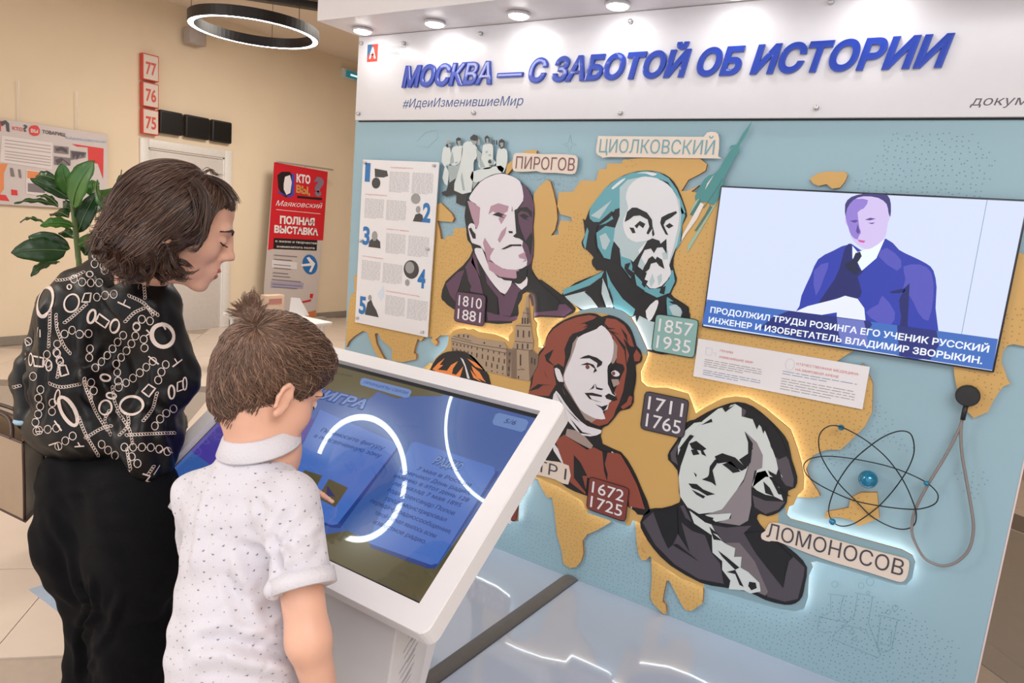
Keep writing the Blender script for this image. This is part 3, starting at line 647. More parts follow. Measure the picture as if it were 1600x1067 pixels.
portrait('portrait_cutout', 'elderly bearded man with long hair in teal and white graphic style, upper right portrait', (985, 520),
  ['N 455,500 470,510 500,430 540,380 600,300 680,240 760,205 850,190 940,200 1010,235 1060,300 1100,400 1120,480 1090,540 1085,640 1045,710 1032,800 1055,880 1045,920 1020,960 C 850,310 815,385 870,430 945,480 952,520 960,580 900,840 560,800 300,700 130,510 60,440 0,400 -10,385 90,300 240,240 320,195 290,180 240,190 215,145 240,120 N 480,700 460,690 445,650 468,600'],
  [('hair', tt, ['N 500,430 540,375 600,300 680,240 760,207 850,192 940,202 1005,240 1055,310 1090,390 1112,460 1090,470 1040,330 1000,265 930,240 850,230 760,260 710,330 690,430 660,440 640,480 650,500 600,530 550,545 500,500 495,470', 'N 540,590 600,545 670,560 660,620 640,690 630,760 590,750 550,680', 'N 455,650 480,560 500,530 480,640 470,700', 'N 690,700 760,760 785,850 800,930 850,965 930,1005 1010,975 1045,900 1033,830 990,830 1010,880 960,945 880,950 830,900 780,850 760,880 730,840 700,800', 'C 325,205 360,290 400,350 450,420 545,500 530,550 500,560 440,540 370,470 340,330', 'C 780,400 850,450 905,520 890,560 790,545', 'C 0,350 120,305 310,210 290,255 200,320 0,390', 'N 1085,420 1110,480 1090,540 1078,660 1050,700 1065,600'], 1),
   ('pale_shadow', tl_, ['N 690,300 740,250 850,227 930,238 1010,290 1075,380 1085,480 1080,560 1060,660 1020,760 990,860 880,860 800,800 760,760 700,740 690,690 650,640 660,560 690,480', 'N 560,610 600,590 630,640 600,700 580,690', 'N 505,480 560,440 640,380 600,440 560,500', 'C 12,402 170,362 245,460 285,520 140,500 60,450', 'C 298,262 328,330 380,480 355,520 325,480 290,380', 'C 560,540 660,590 700,600 690,810 600,800 545,640 500,570', 'C 850,460 900,500 890,560 830,545 800,480'], 1),
   ('face', tw, ['N 745,300 800,245 860,230 930,242 1000,280 1045,340 1070,430 1070,520 1050,620 1030,700 1005,790 1020,850 960,930 885,945 850,890 870,830 835,760 810,700 870,640 800,650 740,620 715,560 715,500 745,430 730,370', 'C 625,512 700,432 722,450 690,540 650,592', 'N 640,300 700,250 730,240 700,270 650,310', 'N 800,208 870,200 930,212 900,225 860,210']),
   ('beard_shading', tl_, ['N 880,900 900,850 915,900 890,940', 'N 930,870 960,850 960,900 940,930', 'N 960,720 1000,700 1000,760 970,760'], 0),
   ('ink_lines', K0, ['N 722,520 738,455 770,428 800,428 865,460 897,505 902,560 872,602 862,592 880,550 870,505 820,478 780,482 750,505', 'N 785,545 820,513 855,532 840,560 815,540 800,562', 'N 752,555 780,558 792,590 772,592', 'N 950,525 958,490 1000,468 1052,450 1058,462 1020,492 985,512 972,540 1002,605 985,600 960,552', 'N 983,545 1010,527 1035,545 1005,562', 'N 903,552 914,600 902,614 897,590', 'N 868,640 900,625 945,640 952,660 990,628 992,725 965,682 930,685 910,720 890,690 850,700 820,760 795,835 770,832 775,780 835,700', 'N 862,782 875,755 900,738 920,760 930,742 962,762 978,822 945,802 925,778 890,788 880,822 828,862 845,810', 'N 838,885 872,898 850,942 832,920', 'N 645,705 668,718 690,725 690,772 640,765 660,735', 'N 725,790 760,780 745,820 790,850 770,880 740,850 720,820', 'N 955,940 985,930 975,985 945,975', 'C 345,330 375,420 380,470 350,400', 'C 160,370 300,280 280,400 330,520 300,560 240,440', 'C 800,440 860,440 950,480 920,560 880,470 830,460', 'C 545,530 580,545 555,600', 'C 740,410 790,380 770,520 735,540', 'N 470,520 560,520 640,450 655,460 620,500 545,550 530,640 550,720 600,760 690,790 760,900 850,960 800,1010 620,830 540,830 510,770 525,745 480,700 500,600'], 0),
   ], LT)
# backlit raised board
CONT = 'P 665,600 D 30,860 80,780 130,680 215,610 245,560 260,470 290,430 340,400 400,395 440,410 490,400 540,430 700,455 790,490 845,530 850,460 890,420 880,330 925,310 945,250 940,170 975,110 985,60 1020,40 1060,50 1080,90 1090,170 1085,300 1120,350 1110,400 1115,450 1130,500 1130,580 1180,585 E 110,350 150,320 190,230 260,140 350,75 450,30 560,5 700,0 800,25 880,80 935,170 980,270 1015,350 1020,400 990,470 960,540 965,620 1010,660 1067,672 G 180,18 280,45 300,95 315,138 360,108 440,66 500,58 560,66 640,115 700,165 755,210 785,290 805,360 818,430 815,490 790,515 770,560 K 265,40 250,90 270,112 905,288 965,320 982,360 965,450 930,487 880,487 420,352 388,360 398,390 375,440 370,560 350,622 300,637 200,622 0,562 G 360,945 250,900 120,815 60,740 F 985,830 960,780 890,740 865,735 855,765 835,768 740,738 600,690 570,620 440,540 300,478 200,440 240,560 190,640 185,742 100,740 P 740,800 660,700'
BO0, BO1 = .040, .048
g = thing('backlit_board', 'raised ochre board edged with white light that carries the lower portraits', 'display board', panel(960, 640, BO1))
relief('board', CONT, BO0, BO1, M_land, M_landside, g)
art('sea_print', ['K 240,20 250,90 270,112 905,288 965,320 982,360 965,450 930,487 880,487 420,352 388,360 398,390 375,440 370,560 350,622 300,637 200,622 0,562 G 360,945 340,880 700,900 700,560', 'E 870,80 935,170 980,270 1015,350 1020,400 985,385 920,300 880,200 780,100 700,60 560,40 450,50 450,30 560,5 700,0 800,25', 'F 600,690 740,738 835,768 830,745 740,700 620,660'], BO1+.0008, ink('sea_print', 134, 164, 176), g)
art('plum_print', ['D 1060,50 1080,90 1090,170 1075,180 1060,110 1040,70'], BO1+.0009, pm, g)
CP_ = px(CONT); wp = [panel(*p, .030) for p in CP_]
# led strip: contour moved inwards
n = len(wp); P2 = np.array([[p[0], p[2]] for p in wp]); ar = sum(P2[i-1][0]*P2[i][1]-P2[i][0]*P2[i-1][1] for i in range(n))
ins = []
for i in range(n):
    a = P2[i]-P2[i-1]; b_ = P2[(i+1) % n]-P2[i]; a /= np.linalg.norm(a); b_ /= np.linalg.norm(b_)
    nn = np.array([-a[1]-b_[1], a[0]+b_[0]]); nn /= max(np.linalg.norm(nn), .5)
    c_ = P2[i]+nn*(.009 if ar > 0 else -.009)
    q_ = P2[:, :]; q2_ = np.roll(P2, -1, 0); ab = q2_-q_; h_ = np.clip(((c_-q_)*ab).sum(1)/((ab**2).sum(1)+1e-12), 0, 1)
    dd_ = np.linalg.norm(q_+ab*h_[:, None]-c_, axis=1).min()
    if 800 < CP_[i][0] < 821.8 and CP_[i][1] < 506: continue
    if inpoly(c_[0], c_[1], P2) and dd_ > .0065: ins.append(c_)
M_strip = mat('led_strip', (1, 1, 1), .5, em=13., emcol=(.88, .96, 1), namt=0)
MB().tube([(p[0], -.030, p[1]) for p in ins], .003, 4, True).build('led_strip', M_strip, g)
for s_ in ('P 760,560', 'P 1000,700', 'P 1180,900', 'P 1330,865', 'P 930,640', 'P 1150,700'):
    c = panel(*px(s_)[0], BO0); MB().tube([(c[0], -BO0, c[2]), (c[0], -LT, c[2])], .01, 8).build('spacer', M_blk, g)

BT = BO1+.001
PH = mat('peter_brown', S(142, 72, 58), .45, namt=.015, nscale=8)
portrait('portrait_cutout', 'long-haired man with thin moustache in russet coat, centre portrait of the backlit board', (915, 640),
  ['E 0,770 40,680 60,560 100,480 110,400 130,360 170,320 180,250 230,170 320,110 430,65 540,48 600,58 640,80 700,65 780,90 850,140 890,200 920,290 930,325 960,355 977,420 962,460 922,482 927,560 920,640 905,715 905,790 870,845 800,860 770,890 740,930 690,985 640,1015 F 690,280 800,330 870,430 920,540 975,685 900,700 850,655 600,590 480,540 400,480 250,400 100,300 100,150'],
  [('hair', PH, ['E 190,240 240,180 330,120 440,80 540,65 600,78 560,110 500,140 535,155 480,195 400,220 372,250 350,300 330,350 337,420 325,500 280,470 240,490 245,560 262,640 200,740 25,730 60,640 72,560 110,490 122,400 160,350', 'E 680,90 760,100 830,150 882,235 912,330 880,325 845,280 822,260 845,330 870,400 850,470 845,600 805,760 760,850 740,910 690,970 620,990 540,960 555,930 640,930 720,760 830,520 820,480 760,460 770,400 770,330 740,260 690,200 660,150', 'E 870,730 898,750 887,810 820,852 798,830 850,790', 'E 905,400 930,350 968,400 955,450 915,450'], 1),
   ('hair_ink', K0, ['E 165,400 240,350 220,400 200,440 250,490 210,470 180,450', 'E 160,520 190,600 175,570', 'E 30,700 110,640 230,650 150,650 110,680', 'E 640,90 600,120 540,160 480,170 570,130 460,140 600,90', 'E 650,120 700,170 760,180 690,185 800,230 740,215 840,330 850,480 920,560 905,710 840,770 790,850 760,870 820,700 850,520 830,360 750,240 680,180', 'E 800,170 850,230 860,300 830,240'], 0),
   ('taupe_shadow', ink('peter_taupe', 160, 142, 136), ['E 440,240 400,300 380,400 340,500 300,640 330,720 400,830 470,920 560,960 600,930 500,880 420,770 350,640 420,400 450,280', 'E 735,262 772,320 767,420 735,482 718,450 740,350', 'E 780,600 790,640 740,665 720,600', 'F 480,190 560,205 635,290 622,312 540,270 470,230'], 1),
   ('face', pw_, ['E 640,150 700,205 738,280 738,380 717,460 692,490 690,560 712,640 722,690 762,730 702,800 690,850 650,870 672,930 600,930 530,900 460,850 390,730 340,640 328,560 380,440 420,330 447,250 540,205 600,180', 'E 248,510 290,520 320,610 302,628 270,600', 'E 720,545 755,525 792,556 775,576 742,574', 'E 262,695 330,790 420,905 520,990 640,1025 600,1067 480,1067 370,960 320,880 270,810 230,775', 'F 405,280 465,370 492,420 480,432 400,320', 'F 755,330 790,390 842,520 868,650 855,650 828,520 748,345']),
   ('eyes', ink('peter_iris', 120, 64, 56), ['E 505,492 522,480 540,492 535,512 515,515', 'E 725,545 742,535 755,550 745,568 730,562', 'E 470,482 520,465 480,475'], 2),
   ('coat', PH, ['F 462,225 600,315 640,300 700,330 780,335 800,345 850,430 900,530 945,670 850,652 840,560 600,480 590,580 500,510 430,320 410,260'], 1),
   ('ink_lines', K0, ['E 455,428 495,408 530,398 600,420 647,455 640,482 600,505 605,465 540,425', 'E 463,482 520,461 572,478 602,530 570,548 582,512 540,480', 'E 700,505 740,465 800,472 828,500 822,532 790,492 740,487 712,520 702,580 742,705 762,742 730,722 692,640 688,520', 'E 585,630 600,668 655,680 640,692 595,682', 'E 555,675 580,640 575,675 535,690', 'E 498,714 560,712 642,733 642,748 572,738 535,732 558,768 642,792 600,784 540,765', 'E 668,738 700,718 762,748 768,772 740,782 710,772 680,762', 'E 588,808 640,828 692,812 672,850 652,866 638,842', 'E 290,620 330,625 325,650 420,800 520,960 600,1000 480,960 380,830', 'E 250,700 330,830 460,960 420,930 300,790', 'F 520,345 560,390 600,470 570,470 600,580 520,480', 'F 690,325 722,330 705,400 722,460 718,500 700,440', 'E 380,930 480,1040 560,1060 460,1050'], 0)], BT, basename='silhouette')
LG, LL, LM = ink('lomo_grey', 78, 72, 82), ink('lomo_light', 206, 214, 214), ink('lomo_mid', 140, 132, 138)
portrait('portrait_cutout', 'stout clean-shaven man with curled wig and lace jabot in grey tones, lower right portrait', (1130, 800),
  ['G 60,640 100,580 160,575 242,548 240,500 233,400 190,350 195,310 230,260 270,180 310,165 370,130 440,100 510,83 580,103 650,158 710,218 745,270 762,350 787,430 778,480 745,495 738,550 705,592 650,612 615,600 600,625 640,680 720,740 785,790 832,850 822,930 810,985 780,1015 730,1022 640,1000 560,962 440,940 340,920 200,840 120,760 75,690'],
  [('coat', LG, ['G 70,640 120,592 160,700 190,762 212,740 232,690 350,860 290,780 250,640 300,680 360,700 390,780 430,830 447,925 330,902 220,835 130,745', 'G 385,650 460,665 575,655 540,690 600,780 722,945 735,880 750,820 770,800 822,850 815,900 790,995 730,1008 650,985 600,880 520,740 430,730 400,690', 'G 245,565 262,560 300,640 270,620'], 0),
   ('waistcoat', ink('lomo_vest', 116, 108, 114), ['G 430,735 520,735 590,820 652,962 640,980 560,945 500,800'], 0),
   ('wig_tone', ink('lomo_wig', 84, 78, 86), ['G 680,350 720,310 748,350 772,440 768,478 735,470 700,420 680,380', 'G 580,515 640,540 732,545 700,582 640,602 590,570', 'G 530,110 548,120 560,155 530,160', 'G 200,320 240,262 225,330 235,375 205,355'], 1),
   ('face', LL, ['G 248,380 300,230 350,170 420,115 500,92 530,110 530,150 590,165 640,220 672,300 690,350 700,400 720,430 640,430 600,460 580,480 600,400 612,330 560,245 582,310 560,380 540,440 520,470 490,520 430,590 330,602 280,572 245,520 238,430', 'G 270,215 310,180 345,175 300,230 250,290 235,330 235,290', 'G 360,605 482,598 470,628 410,638', 'G 600,410 640,400 662,440 705,480 722,540 680,520 640,512 600,492 578,470'], 1),
   ('jabot', LL, ['G 288,585 360,640 390,650 410,690 440,725 400,700 460,742 500,760 495,800 530,800 525,850 560,870 612,920 618,960 570,970 540,955 470,950 478,910 440,860 440,820 395,780 392,700 310,645'], 0),
   ('mid_shadow', LM, ['G 545,220 600,270 628,330 625,388 590,402 575,480 575,560 560,632 520,655 420,640 480,622 482,598 370,602 440,580 500,500 540,450 560,390 582,300', 'G 380,390 405,360 395,400 410,465 375,450 365,435 385,420'], 1),
   ('ink_lines', K0, ['G 543,218 582,275 572,362 550,392 518,350 560,322 560,270', 'G 288,275 320,263 367,300 352,308 367,335 345,325 340,308 300,300', 'G 295,305 320,300 335,325 305,330', 'G 405,335 440,320 500,340 552,390 530,402 500,385 460,362 420,368', 'G 440,372 480,357 525,405 490,412 465,390', 'G 378,420 383,380 408,348 422,358 395,400 402,430 412,472 390,455 345,442 372,430', 'G 308,408 322,420 318,432', 'G 283,460 322,463 352,488 407,510 370,517 330,492 300,482', 'G 298,488 362,520 352,530 320,512', 'G 455,130 500,95 470,110 480,95 440,110', 'G 350,185 390,160 395,175 340,190', 'G 240,300 290,235 310,240 260,300', 'G 540,150 580,160 600,210 615,180 630,230 645,190 665,290 700,350 745,330 700,220 640,150 560,110', 'G 652,400 690,420 700,390 715,430 690,440 660,420', 'G 630,450 660,480 680,520 640,505', 'G 660,430 720,500 760,520 700,510', 'G 280,570 330,600 400,620 390,640 340,620', 'G 420,770 460,800 520,850 500,860 440,800', 'G 460,870 500,860 540,940 520,930 500,880', 'G 565,915 595,920 600,945 575,955 560,935', 'G 380,660 425,700 395,690 440,725 400,720', 'G 540,690 640,680 760,800 735,820 722,945 600,790', 'G 125,590 230,570 235,690 210,745 330,820 360,862 230,740 190,760 160,690'], 0)], BT)
g2 = portrait('portrait_cutout', 'black and orange haired head rising behind the touch kiosk, parting seen from above', (715, 600),
  ['D 55,900 80,790 130,700 200,640 290,618 380,622 480,658 560,740 620,820 665,940 P 772,680 765,790 690,800 660,700'],
  [('hair_highlights', ink('hair_orange', 236, 140, 70), ['D 98,795 150,740 220,685 170,752 205,755 150,800 240,810 280,755 350,715 300,790 290,840 330,850 402,765 375,850 365,880 230,850 150,830', 'D 440,690 520,730 595,800 520,772 470,722', 'D 480,760 560,825 600,895 625,925 540,880 500,820', 'D 470,800 520,860 580,920 500,880'], 0),
   ('parting', pw_, ['D 372,680 400,700 425,760 465,890 440,885 415,770'], 0),
   ('face', pw_, ['P 690,640 735,630 760,680 752,760 715,775 690,720'], 2)], BT)
B1, B2 = ink('building_stone', 168, 146, 124), ink('building_dark', 70, 58, 52)
g = portrait('building_cutout', 'sepia building with a tall clock tower and spire at the left of the backlit board', (770, 560),
  ['D 280,490 300,468 340,452 420,448 470,460 530,490 800,530 835,590 880,590 905,520 915,365 970,345 985,240 1010,190 1022,80 1040,80 1046,190 1055,250 1062,345 1072,450 1088,520 1080,600 1140,665 1130,760 1050,912 870,880 820,862 600,812 430,625 285,602'],
  [('shaded_wall', ink('building_shade', 122, 102, 86), ['D 870,600 925,600 925,890 870,880', 'D 1040,620 1075,600 1140,665 1130,760 1050,912', 'D 820,590 870,600 860,870 825,862', 'D 1015,190 1046,190 1062,345 1035,345'], 0)], BT, basemat=B1, basename='facade', sm=0, cat='building print')
mw = MB()
def wq(x, y, w_, h_, sl=.12):
    mw.poly([panel(*p, BT+.0048) for p in px('D %f,%f %f,%f %f,%f %f,%f' % (x, y, x+w_, y+w_*sl, x+w_-1, y+h_+w_*sl, x-1, y+h_))])
for k in range(6): wq(298+k*36, 536+k*7, 10, 22); wq(294+k*37, 586+k*8, 10, 28)
for k in range(6): wq(532+k*54, 580+k*11, 10, 26); wq(528+k*54, 636+k*12, 12, 44)
for k in range(4): wq(620+k*54, 722+k*13, 12, 44); wq(674+k*54 if k < 3 else 674, 808+(k % 3)*12, 12, 10)
for (x, y, h_) in ((930, 410, 70), (984, 415, 70), (1040, 420, 60), (975, 290, 60), (1000, 290, 60), (1025, 292, 60), (925, 545, 50), (975, 545, 50), (1025, 545, 50), (955, 650, 110), (850, 630, 30), (848, 700, 34), (840, 770, 40), (835, 840, 20), (600, 528, 18), (755, 558, 18), (350, 455, 22), (398, 455, 26), (440, 462, 24), (1066, 680, 60), (1095, 690, 60), (935, 860, 26)): wq(x, y, 14, h_)
mw.build('windows', B2, g, kind='stuff')
strokes('cornices', ['D 282,492 540,555 835,600', 'D 285,520 530,580 830,640', 'D 915,368 1062,375', 'D 905,522 1085,540', 'D 880,592 1080,615', 'D 300,470 480,520', 'D 985,242 1050,252', 'D 930,800 1000,800 960,780'], .0022, BT+.005, B2, g, kind='stuff')

# name signs and date plaques
NP = ink('nameplate_cream', 222, 208, 196)
def sign(name, label, cat, base, mb_, txts, o, group, mt, txm, frame=None, sm=2):
    c = np.mean(px(base[0]), 0); g = thing(name, label, cat, panel(*c, o), group)
    art('plate', base, o+.005, mt, g, th=.005, sm=sm)
    if frame: strokes('outline', base, .003, o+.0054, frame, g, closed=True)
    for (s_, a, b_, c_, wgt) in txts: ptext(s_, a, b_, c_, o+.0055, txm, g, weight=wgt)
GN = 'name signs on the panel'; GD = 'date plaques on the panel'
sign('name_sign', 'cream name sign with plum lettering above the bald portrait', 'sign', ['T 725,315 840,318 900,320 960,325 1080,325 1220,335 1238,380 1232,440 1215,485 1160,490 1060,480 940,478 900,465 820,470 720,468 698,440 702,360'], 0, [('ПИРОГОВ', 'T 722,444', 'T 1212,464', 'T 736,342', .0)], .0165, GN, NP, ink('name_plum', 118, 70, 78))
sign('name_sign', 'cream name sign with teal lettering above the bearded portrait', 'sign', ['B 245,148 300,145 900,150 980,145 1000,120 1060,118 1082,160 1075,285 1040,300 320,290 300,300 240,275 228,240 238,180'], 0, [('ЦИОЛКОВСКИЙ', 'B 248,258', 'B 1045,275', 'B 262,165', .0)], .0165, GN, NP, ink('name_teal', 110, 160, 172))
sign('name_sign', 'cream name sign with dark grey lettering right of the wigged portrait', 'sign', ['K 150,140 200,135 300,165 420,200 560,240 700,280 820,310 900,330 945,350 945,400 930,450 900,470 840,455 700,410 540,365 380,310 200,240 150,240 110,225 108,195 130,180'], 0, [('ЛОМОНОСОВ', 'K 135,213', 'K 908,437', 'K 150,132', .0)], BT+.0035, GN, NP, ink('name_grey', 70, 66, 76))
sign('name_sign', 'cream name sign half hidden by the kiosk corner, below the russet coat', 'sign', ['F 100,340 345,378 490,410 486,522 410,492 320,468 100,420'], 0, [('ПЁТР I', 'F 170,400', 'F 472,494', 'F 180,335', .0)], BT+.0035, GN, NP, ink('name_grey', 70, 66, 76))
rp = lambda s_: s_
def plaque(label, q, l1, l2, mt, o, fr):
    g = thing('date_plaque', label, 'plaque', panel(*np.mean(px(q), 0), o), GD)
    P = px(q); Q = [] 
    for i in range(4):   # rounded corners
        a, b_, c = np.array(P[i-1]), np.array(P[i]), np.array(P[(i+1) % 4]); r = .1
        for t_ in (0, .5, 1): Q.append(tuple(b_+(a-b_)*r*(1-t_)**2+(c-b_)*r*t_**2))
    mb = MB(); mb.poly([panel(*p, o+.006) for p in Q], (0, .006, 0)); mb.build('plate', mt, g)
    mb = MB(); ribbon(mb, [panel(*p, o+.0063) for p in Q], .0032, True); mb.build('outline', fr, g)
    tl, tr, br, bl_ = [panel(*p, o+.0065) for p in P]
    w_ = tr[0]-tl[0]; h_ = tl[2]-bl_[2]
    for k, s_ in enumerate((l1, l2)):
        z = bl_[2]+h_*(.55 if k == 0 else .1)
        text(s_, (tl[0]+w_*.1, tl[1], z), (tl[0]+w_*.9, tl[1], z), h_*.36, (0, 0, 1), ink('plaque_white', 226, 222, 228), g, weight=.004, name='dates')
plaque('plum date plaque reading 1810 1881 on the bald portrait', 'A 142,833 336,860 322,1068 125,1030', '1810', '1881', pm, .019, K0)
plaque('pale teal date plaque reading 1857 1935 beneath the bearded portrait', 'C 703,535 1027,580 992,872 668,812', '1857', '1935', ink('plaque_teal', 134, 176, 172), .019, K0)
plaque('dark grey date plaque reading 1711 1765 left of the wigged portrait', 'G 84,32 286,74 262,252 60,206', '1711', '1765', LG, BT+.001, K0)
plaque('brown date plaque reading 1672 1725 on the russet coat', 'F 613,474 850,545 826,746 595,665', '1672', '1725', mat('plaque_brown', S(126, 62, 56), .45), BT+.004, K0)
plaque('russet date plaque almost hidden behind the right rim of the kiosk', 'F -60,560 190,640 175,742 -80,690', '1806', '1874', mat('plaque_brown', S(126, 62, 56), .45), BT+.001, K0)

# ---------------------------------------------------------------- information sheets
Mt_ = ink('sheet_text', 150, 146, 152); M_sheet = ink('sheet_white', 226, 224, 228, .3); M_srd = ink('sheet_red', 214, 120, 116); M_sbl = ink('sheet_blue', 30, 112, 180)
def screw(P, parent, r=.007, ht=.012):
    MB().lathe([(r, 0), (r, ht*.7), (r*.8, ht)], P, (0, -1, 0), 12).build('standoff_screw', mat('steel', (.6, .6, .6), .3, 1.), parent, smooth=True)
g = thing('information_sheet', 'tall white information sheet with blue numerals 1 to 5 left of the portraits', 'sign', panel(620, 390))
oS = .03
qs = [panel(*p, oS) for p in px('V 82,205 435,218 375,1026 42,958')]
xa, xb, za, zb = qs[0][0], qs[1][0], qs[3][2], qs[0][2]
xb = (qs[1][0]+qs[2][0])/2; zb = (qs[0][2]+qs[1][2])/2; za = (qs[2][2]+qs[3][2])/2; xa = (qs[0][0]+qs[3][0])/2
MB().box((xa, -oS, za), (xb, -oS+.006, zb)).build('sheet', M_sheet, g)
WS, HS = xb-xa, zb-za
sp = lambda u, v: np.array([xa+u*WS, -oS-.0006, zb-v*HS])
for (u, v) in ((.04, .02), (.95, .02), (.03, .49), (.94, .49), (.04, .97), (.94, .975)): screw(sp(u, v), g); MB().tube([sp(u, v)+[0, .006, 0], [sp(u, v)[0], -LT, sp(u, v)[2]]], .004, 6).build('spacer', M_blk, g)
mt1 = MB(); mrd = MB(); rr = random.Random(5)
def lines(mb, u0, u1, v0, v1, n, hgt=.0017):
    for k in range(n):
        v = v0+(v1-v0)*k/n; u = u0
        while u < u1-.005:
            l = min(rr.uniform(.02, .07), u1-u); p = sp(u, v)
            mb.poly([p, p+[l*WS, 0, 0], p+[l*WS, 0, -hgt], p+[0, 0, -hgt]]); u += l+.008
            if k == n-1 and u > u0+(u1-u0)*.6: break
RW = [(0, .38, .035), (1, .06, .2), (0, .38, .395), (1, .06, .575), (0, .42, .765)]
for i, (rt, u, v) in enumerate(RW):
    for c in (0, 1): lines(mt1, u+c*.3, u+c*.3+.265, v+.03, v+.15, 17)
    p = sp(u, v); ttl = ['ТРАМВАЙНЫЙ ПУТЬ', 'РАДИОПЕРЕДАЧА', 'РАКЕТА МИРА', 'ПАРОВАЯ МАШИНА', 'КОСМИЧЕСКОЕ ПРОСТРАНСТВО'][i]
    text(ttl, p-[0, 0, .007], p+[(.3+.05*(i == 4)+.1*(i == 4))*WS, 0, -.007], .0055, (0, 0, 1), M_srd, g, name='heading')
mt1.build('small_print', Mt_, g, kind='stuff')
for (s_, u, v) in (('1', .04, .125), ('2', .84, .335), ('3', .05, .505), ('4', .83, .715), ('5', .05, .935)):
    text(s_, sp(u, v), sp(u+(.1 if s_ != '1' else .07), v), .09, (0, 0, 1), M_sbl, g, weight=.035, name='numeral')
mg = MB(); md = MB()
def blob(mb, u, v, ru, rv, n=14, ang=(0, 2*pi)):
    mb.poly([sp(u, v)+[ru*WS*cos(a), -.0003-(.0004 if mb is mg else 0), rv*HS*sin(a)] for a in np.linspace(ang[0], ang[1], n, endpoint=False)])
blob(md, .2, .135, .06, .033); md.poly([sp(.17, .05), sp(.34, .06), sp(.36, .09), sp(.3, .1), sp(.18, .1)])
blob(mg, .74, .21, .06, .03); blob(mg, .78, .27, .03, .02); md.poly([sp(.72, .34), sp(.86, .34), sp(.84, .3), sp(.8, .29), sp(.75, .3)])
blob(mg, .22, .45, .04, .03); md.poly([sp(.14, .52), sp(.31, .52), sp(.3, .48), sp(.24, .46), sp(.2, .46), sp(.15, .485)])
blob(md, .74, .62, .1, .055, 18); blob(mg, .72, .61, .06, .035); blob(mg, .7, .7, .03, .02)
md.poly([sp(.14, .94), sp(.34, .94), sp(.3, .9), sp(.25, .87), sp(.22, .84), sp(.17, .86)]); blob(mg, .2, .83, .025, .018)
mg.build('grey_photos', ink('sheet_grey', 150, 150, 150), g, kind='stuff'); md.build('dark_photos', ink('sheet_dark', 58, 58, 60), g, kind='stuff')
MB().poly([sp(.3, .8), sp(.38, .74), sp(.4, .8), sp(.36, .84)]).build('pale_pattern', ink('sheet_pale', 208, 218, 232), g)

g = thing('information_sheet', 'low wide white information sheet under the television', 'sign', panel(1220, 590))
oI = .024
qs = [panel(*p, oI) for p in px('I 155,42 1495,268 1437,601 116,336')]
xa, xb = (qs[0][0]+qs[3][0])/2, (qs[1][0]+qs[2][0])/2; zb, za = (qs[0][2]+qs[1][2])/2, (qs[2][2]+qs[3][2])/2; WS, HS = xb-xa, zb-za
sp = lambda u, v: np.array([xa+u*WS, -oI-.0006, zb-v*HS])
MB().box((xa, -oI, za), (xb, -oI+.009, zb)).build('sheet', M_sheet, g)
mt1 = MB(); mbl = MB()
lines(mt1, .06, .42, .5, .72, 4, .0024); lines(mbl, .06, .42, .78, .94, 3, .0024); lines(mbl, .54, .95, .44, .56, 2, .0024); lines(mt1, .54, .95, .62, .94, 5, .0024)
mt1.build('small_print', Mt_, g, kind='stuff'); mbl.build('blue_small_print', ink('sheet_bluetext', 130, 142, 176), g, kind='stuff')
for s_, u0, u1, v in (('ГЕНИИ', .15, .23, .24), ('ИЗМЕНИВШИЕ МИР', .15, .36, .4), ('ОТЕЧЕСТВЕННАЯ МЕДИЦИНА', .61, .95, .24), ('НА МИРОВОЙ АРЕНЕ', .61, .85, .38)): text(s_, sp(u0, v), sp(u1, v), .0085, (0, 0, 1), M_srd, g, name='heading')
mb = MB(); ribbon(mb, [sp(.575+.025*cos(a), .26+.14*sin(a)) for a in np.linspace(0, 2*pi, 20)], .002); ribbon(mb, [sp(.06, .2), sp(.1, .2), sp(.1, .38), sp(.06, .38), sp(.06, .2)], .002); ribbon(mb, [sp(.11, .3), sp(.125, .3), sp(.125, .38)], .002)
mb.build('line_icons', ink('icon_lilac', 200, 200, 216), g, kind='stuff')
for (u, v) in ((.02, .1), (.98, .1), (.02, .9), (.98, .9)): MB().tube([sp(u, v)+[0, .01, 0], [sp(u, v)[0], -LT, sp(u, v)[2]]], .004, 6).build('spacer', M_blk, g)

# ---------------------------------------------------------------- television
g = thing('television', 'wide wall television showing a man in a blue suit with a caption band', 'television', panel(1350, 440))
oT = .032
xa, xb, za, zb = -.8293, .1071, 1.2212, 1.7481
k_ = (2.6671-oT)/2.6671   # same outline seen on the slightly nearer front plane
xa, xb = xa*k_, xb*k_; za, zb = 1.55+(za-1.55)*k_, 1.55+(zb-1.55)*k_
bevel(MB().box((xa-.006, -oT+.002, za-.006), (xb+.006, -LT-.0015, zb+.006)).build('housing', mat('tv_black', S(30, 34, 48), .35), g), .003)
tp = lambda x, y: panel(x, y, oT); tq = lambda k: (lambda x, y: panel(x, y, oT+.0004*k))
MB().poly([(xa, -oT, za), (xb, -oT, za), (xb, -oT, zb), (xa, -oT, zb)]).build('picture', screen('tv_white', 216, 226, 250, 1.0, 0), g)
C1, C2, C3, C4 = screen('tv_suit', 40, 58, 172, 1, 0), screen('tv_suit_light', 84, 84, 188, 1, 0), screen('tv_navy', 22, 30, 104, 1, 0), screen('tv_skin', 214, 196, 242, 1, 0)
def tv(name, pl, mt, k, sm=2): return art(name, pl, 0, mt, g, plane=tq(k), sm=sm)
tv('jacket', ['H 520,610 530,560 575,460 610,385 680,345 770,310 850,360 935,285 1000,340 1060,370 1130,405 1165,440 1180,520 1175,620 1190,740 1185,800 1150,865 1000,850 820,790 700,760 560,740 480,690'], C1, 1)
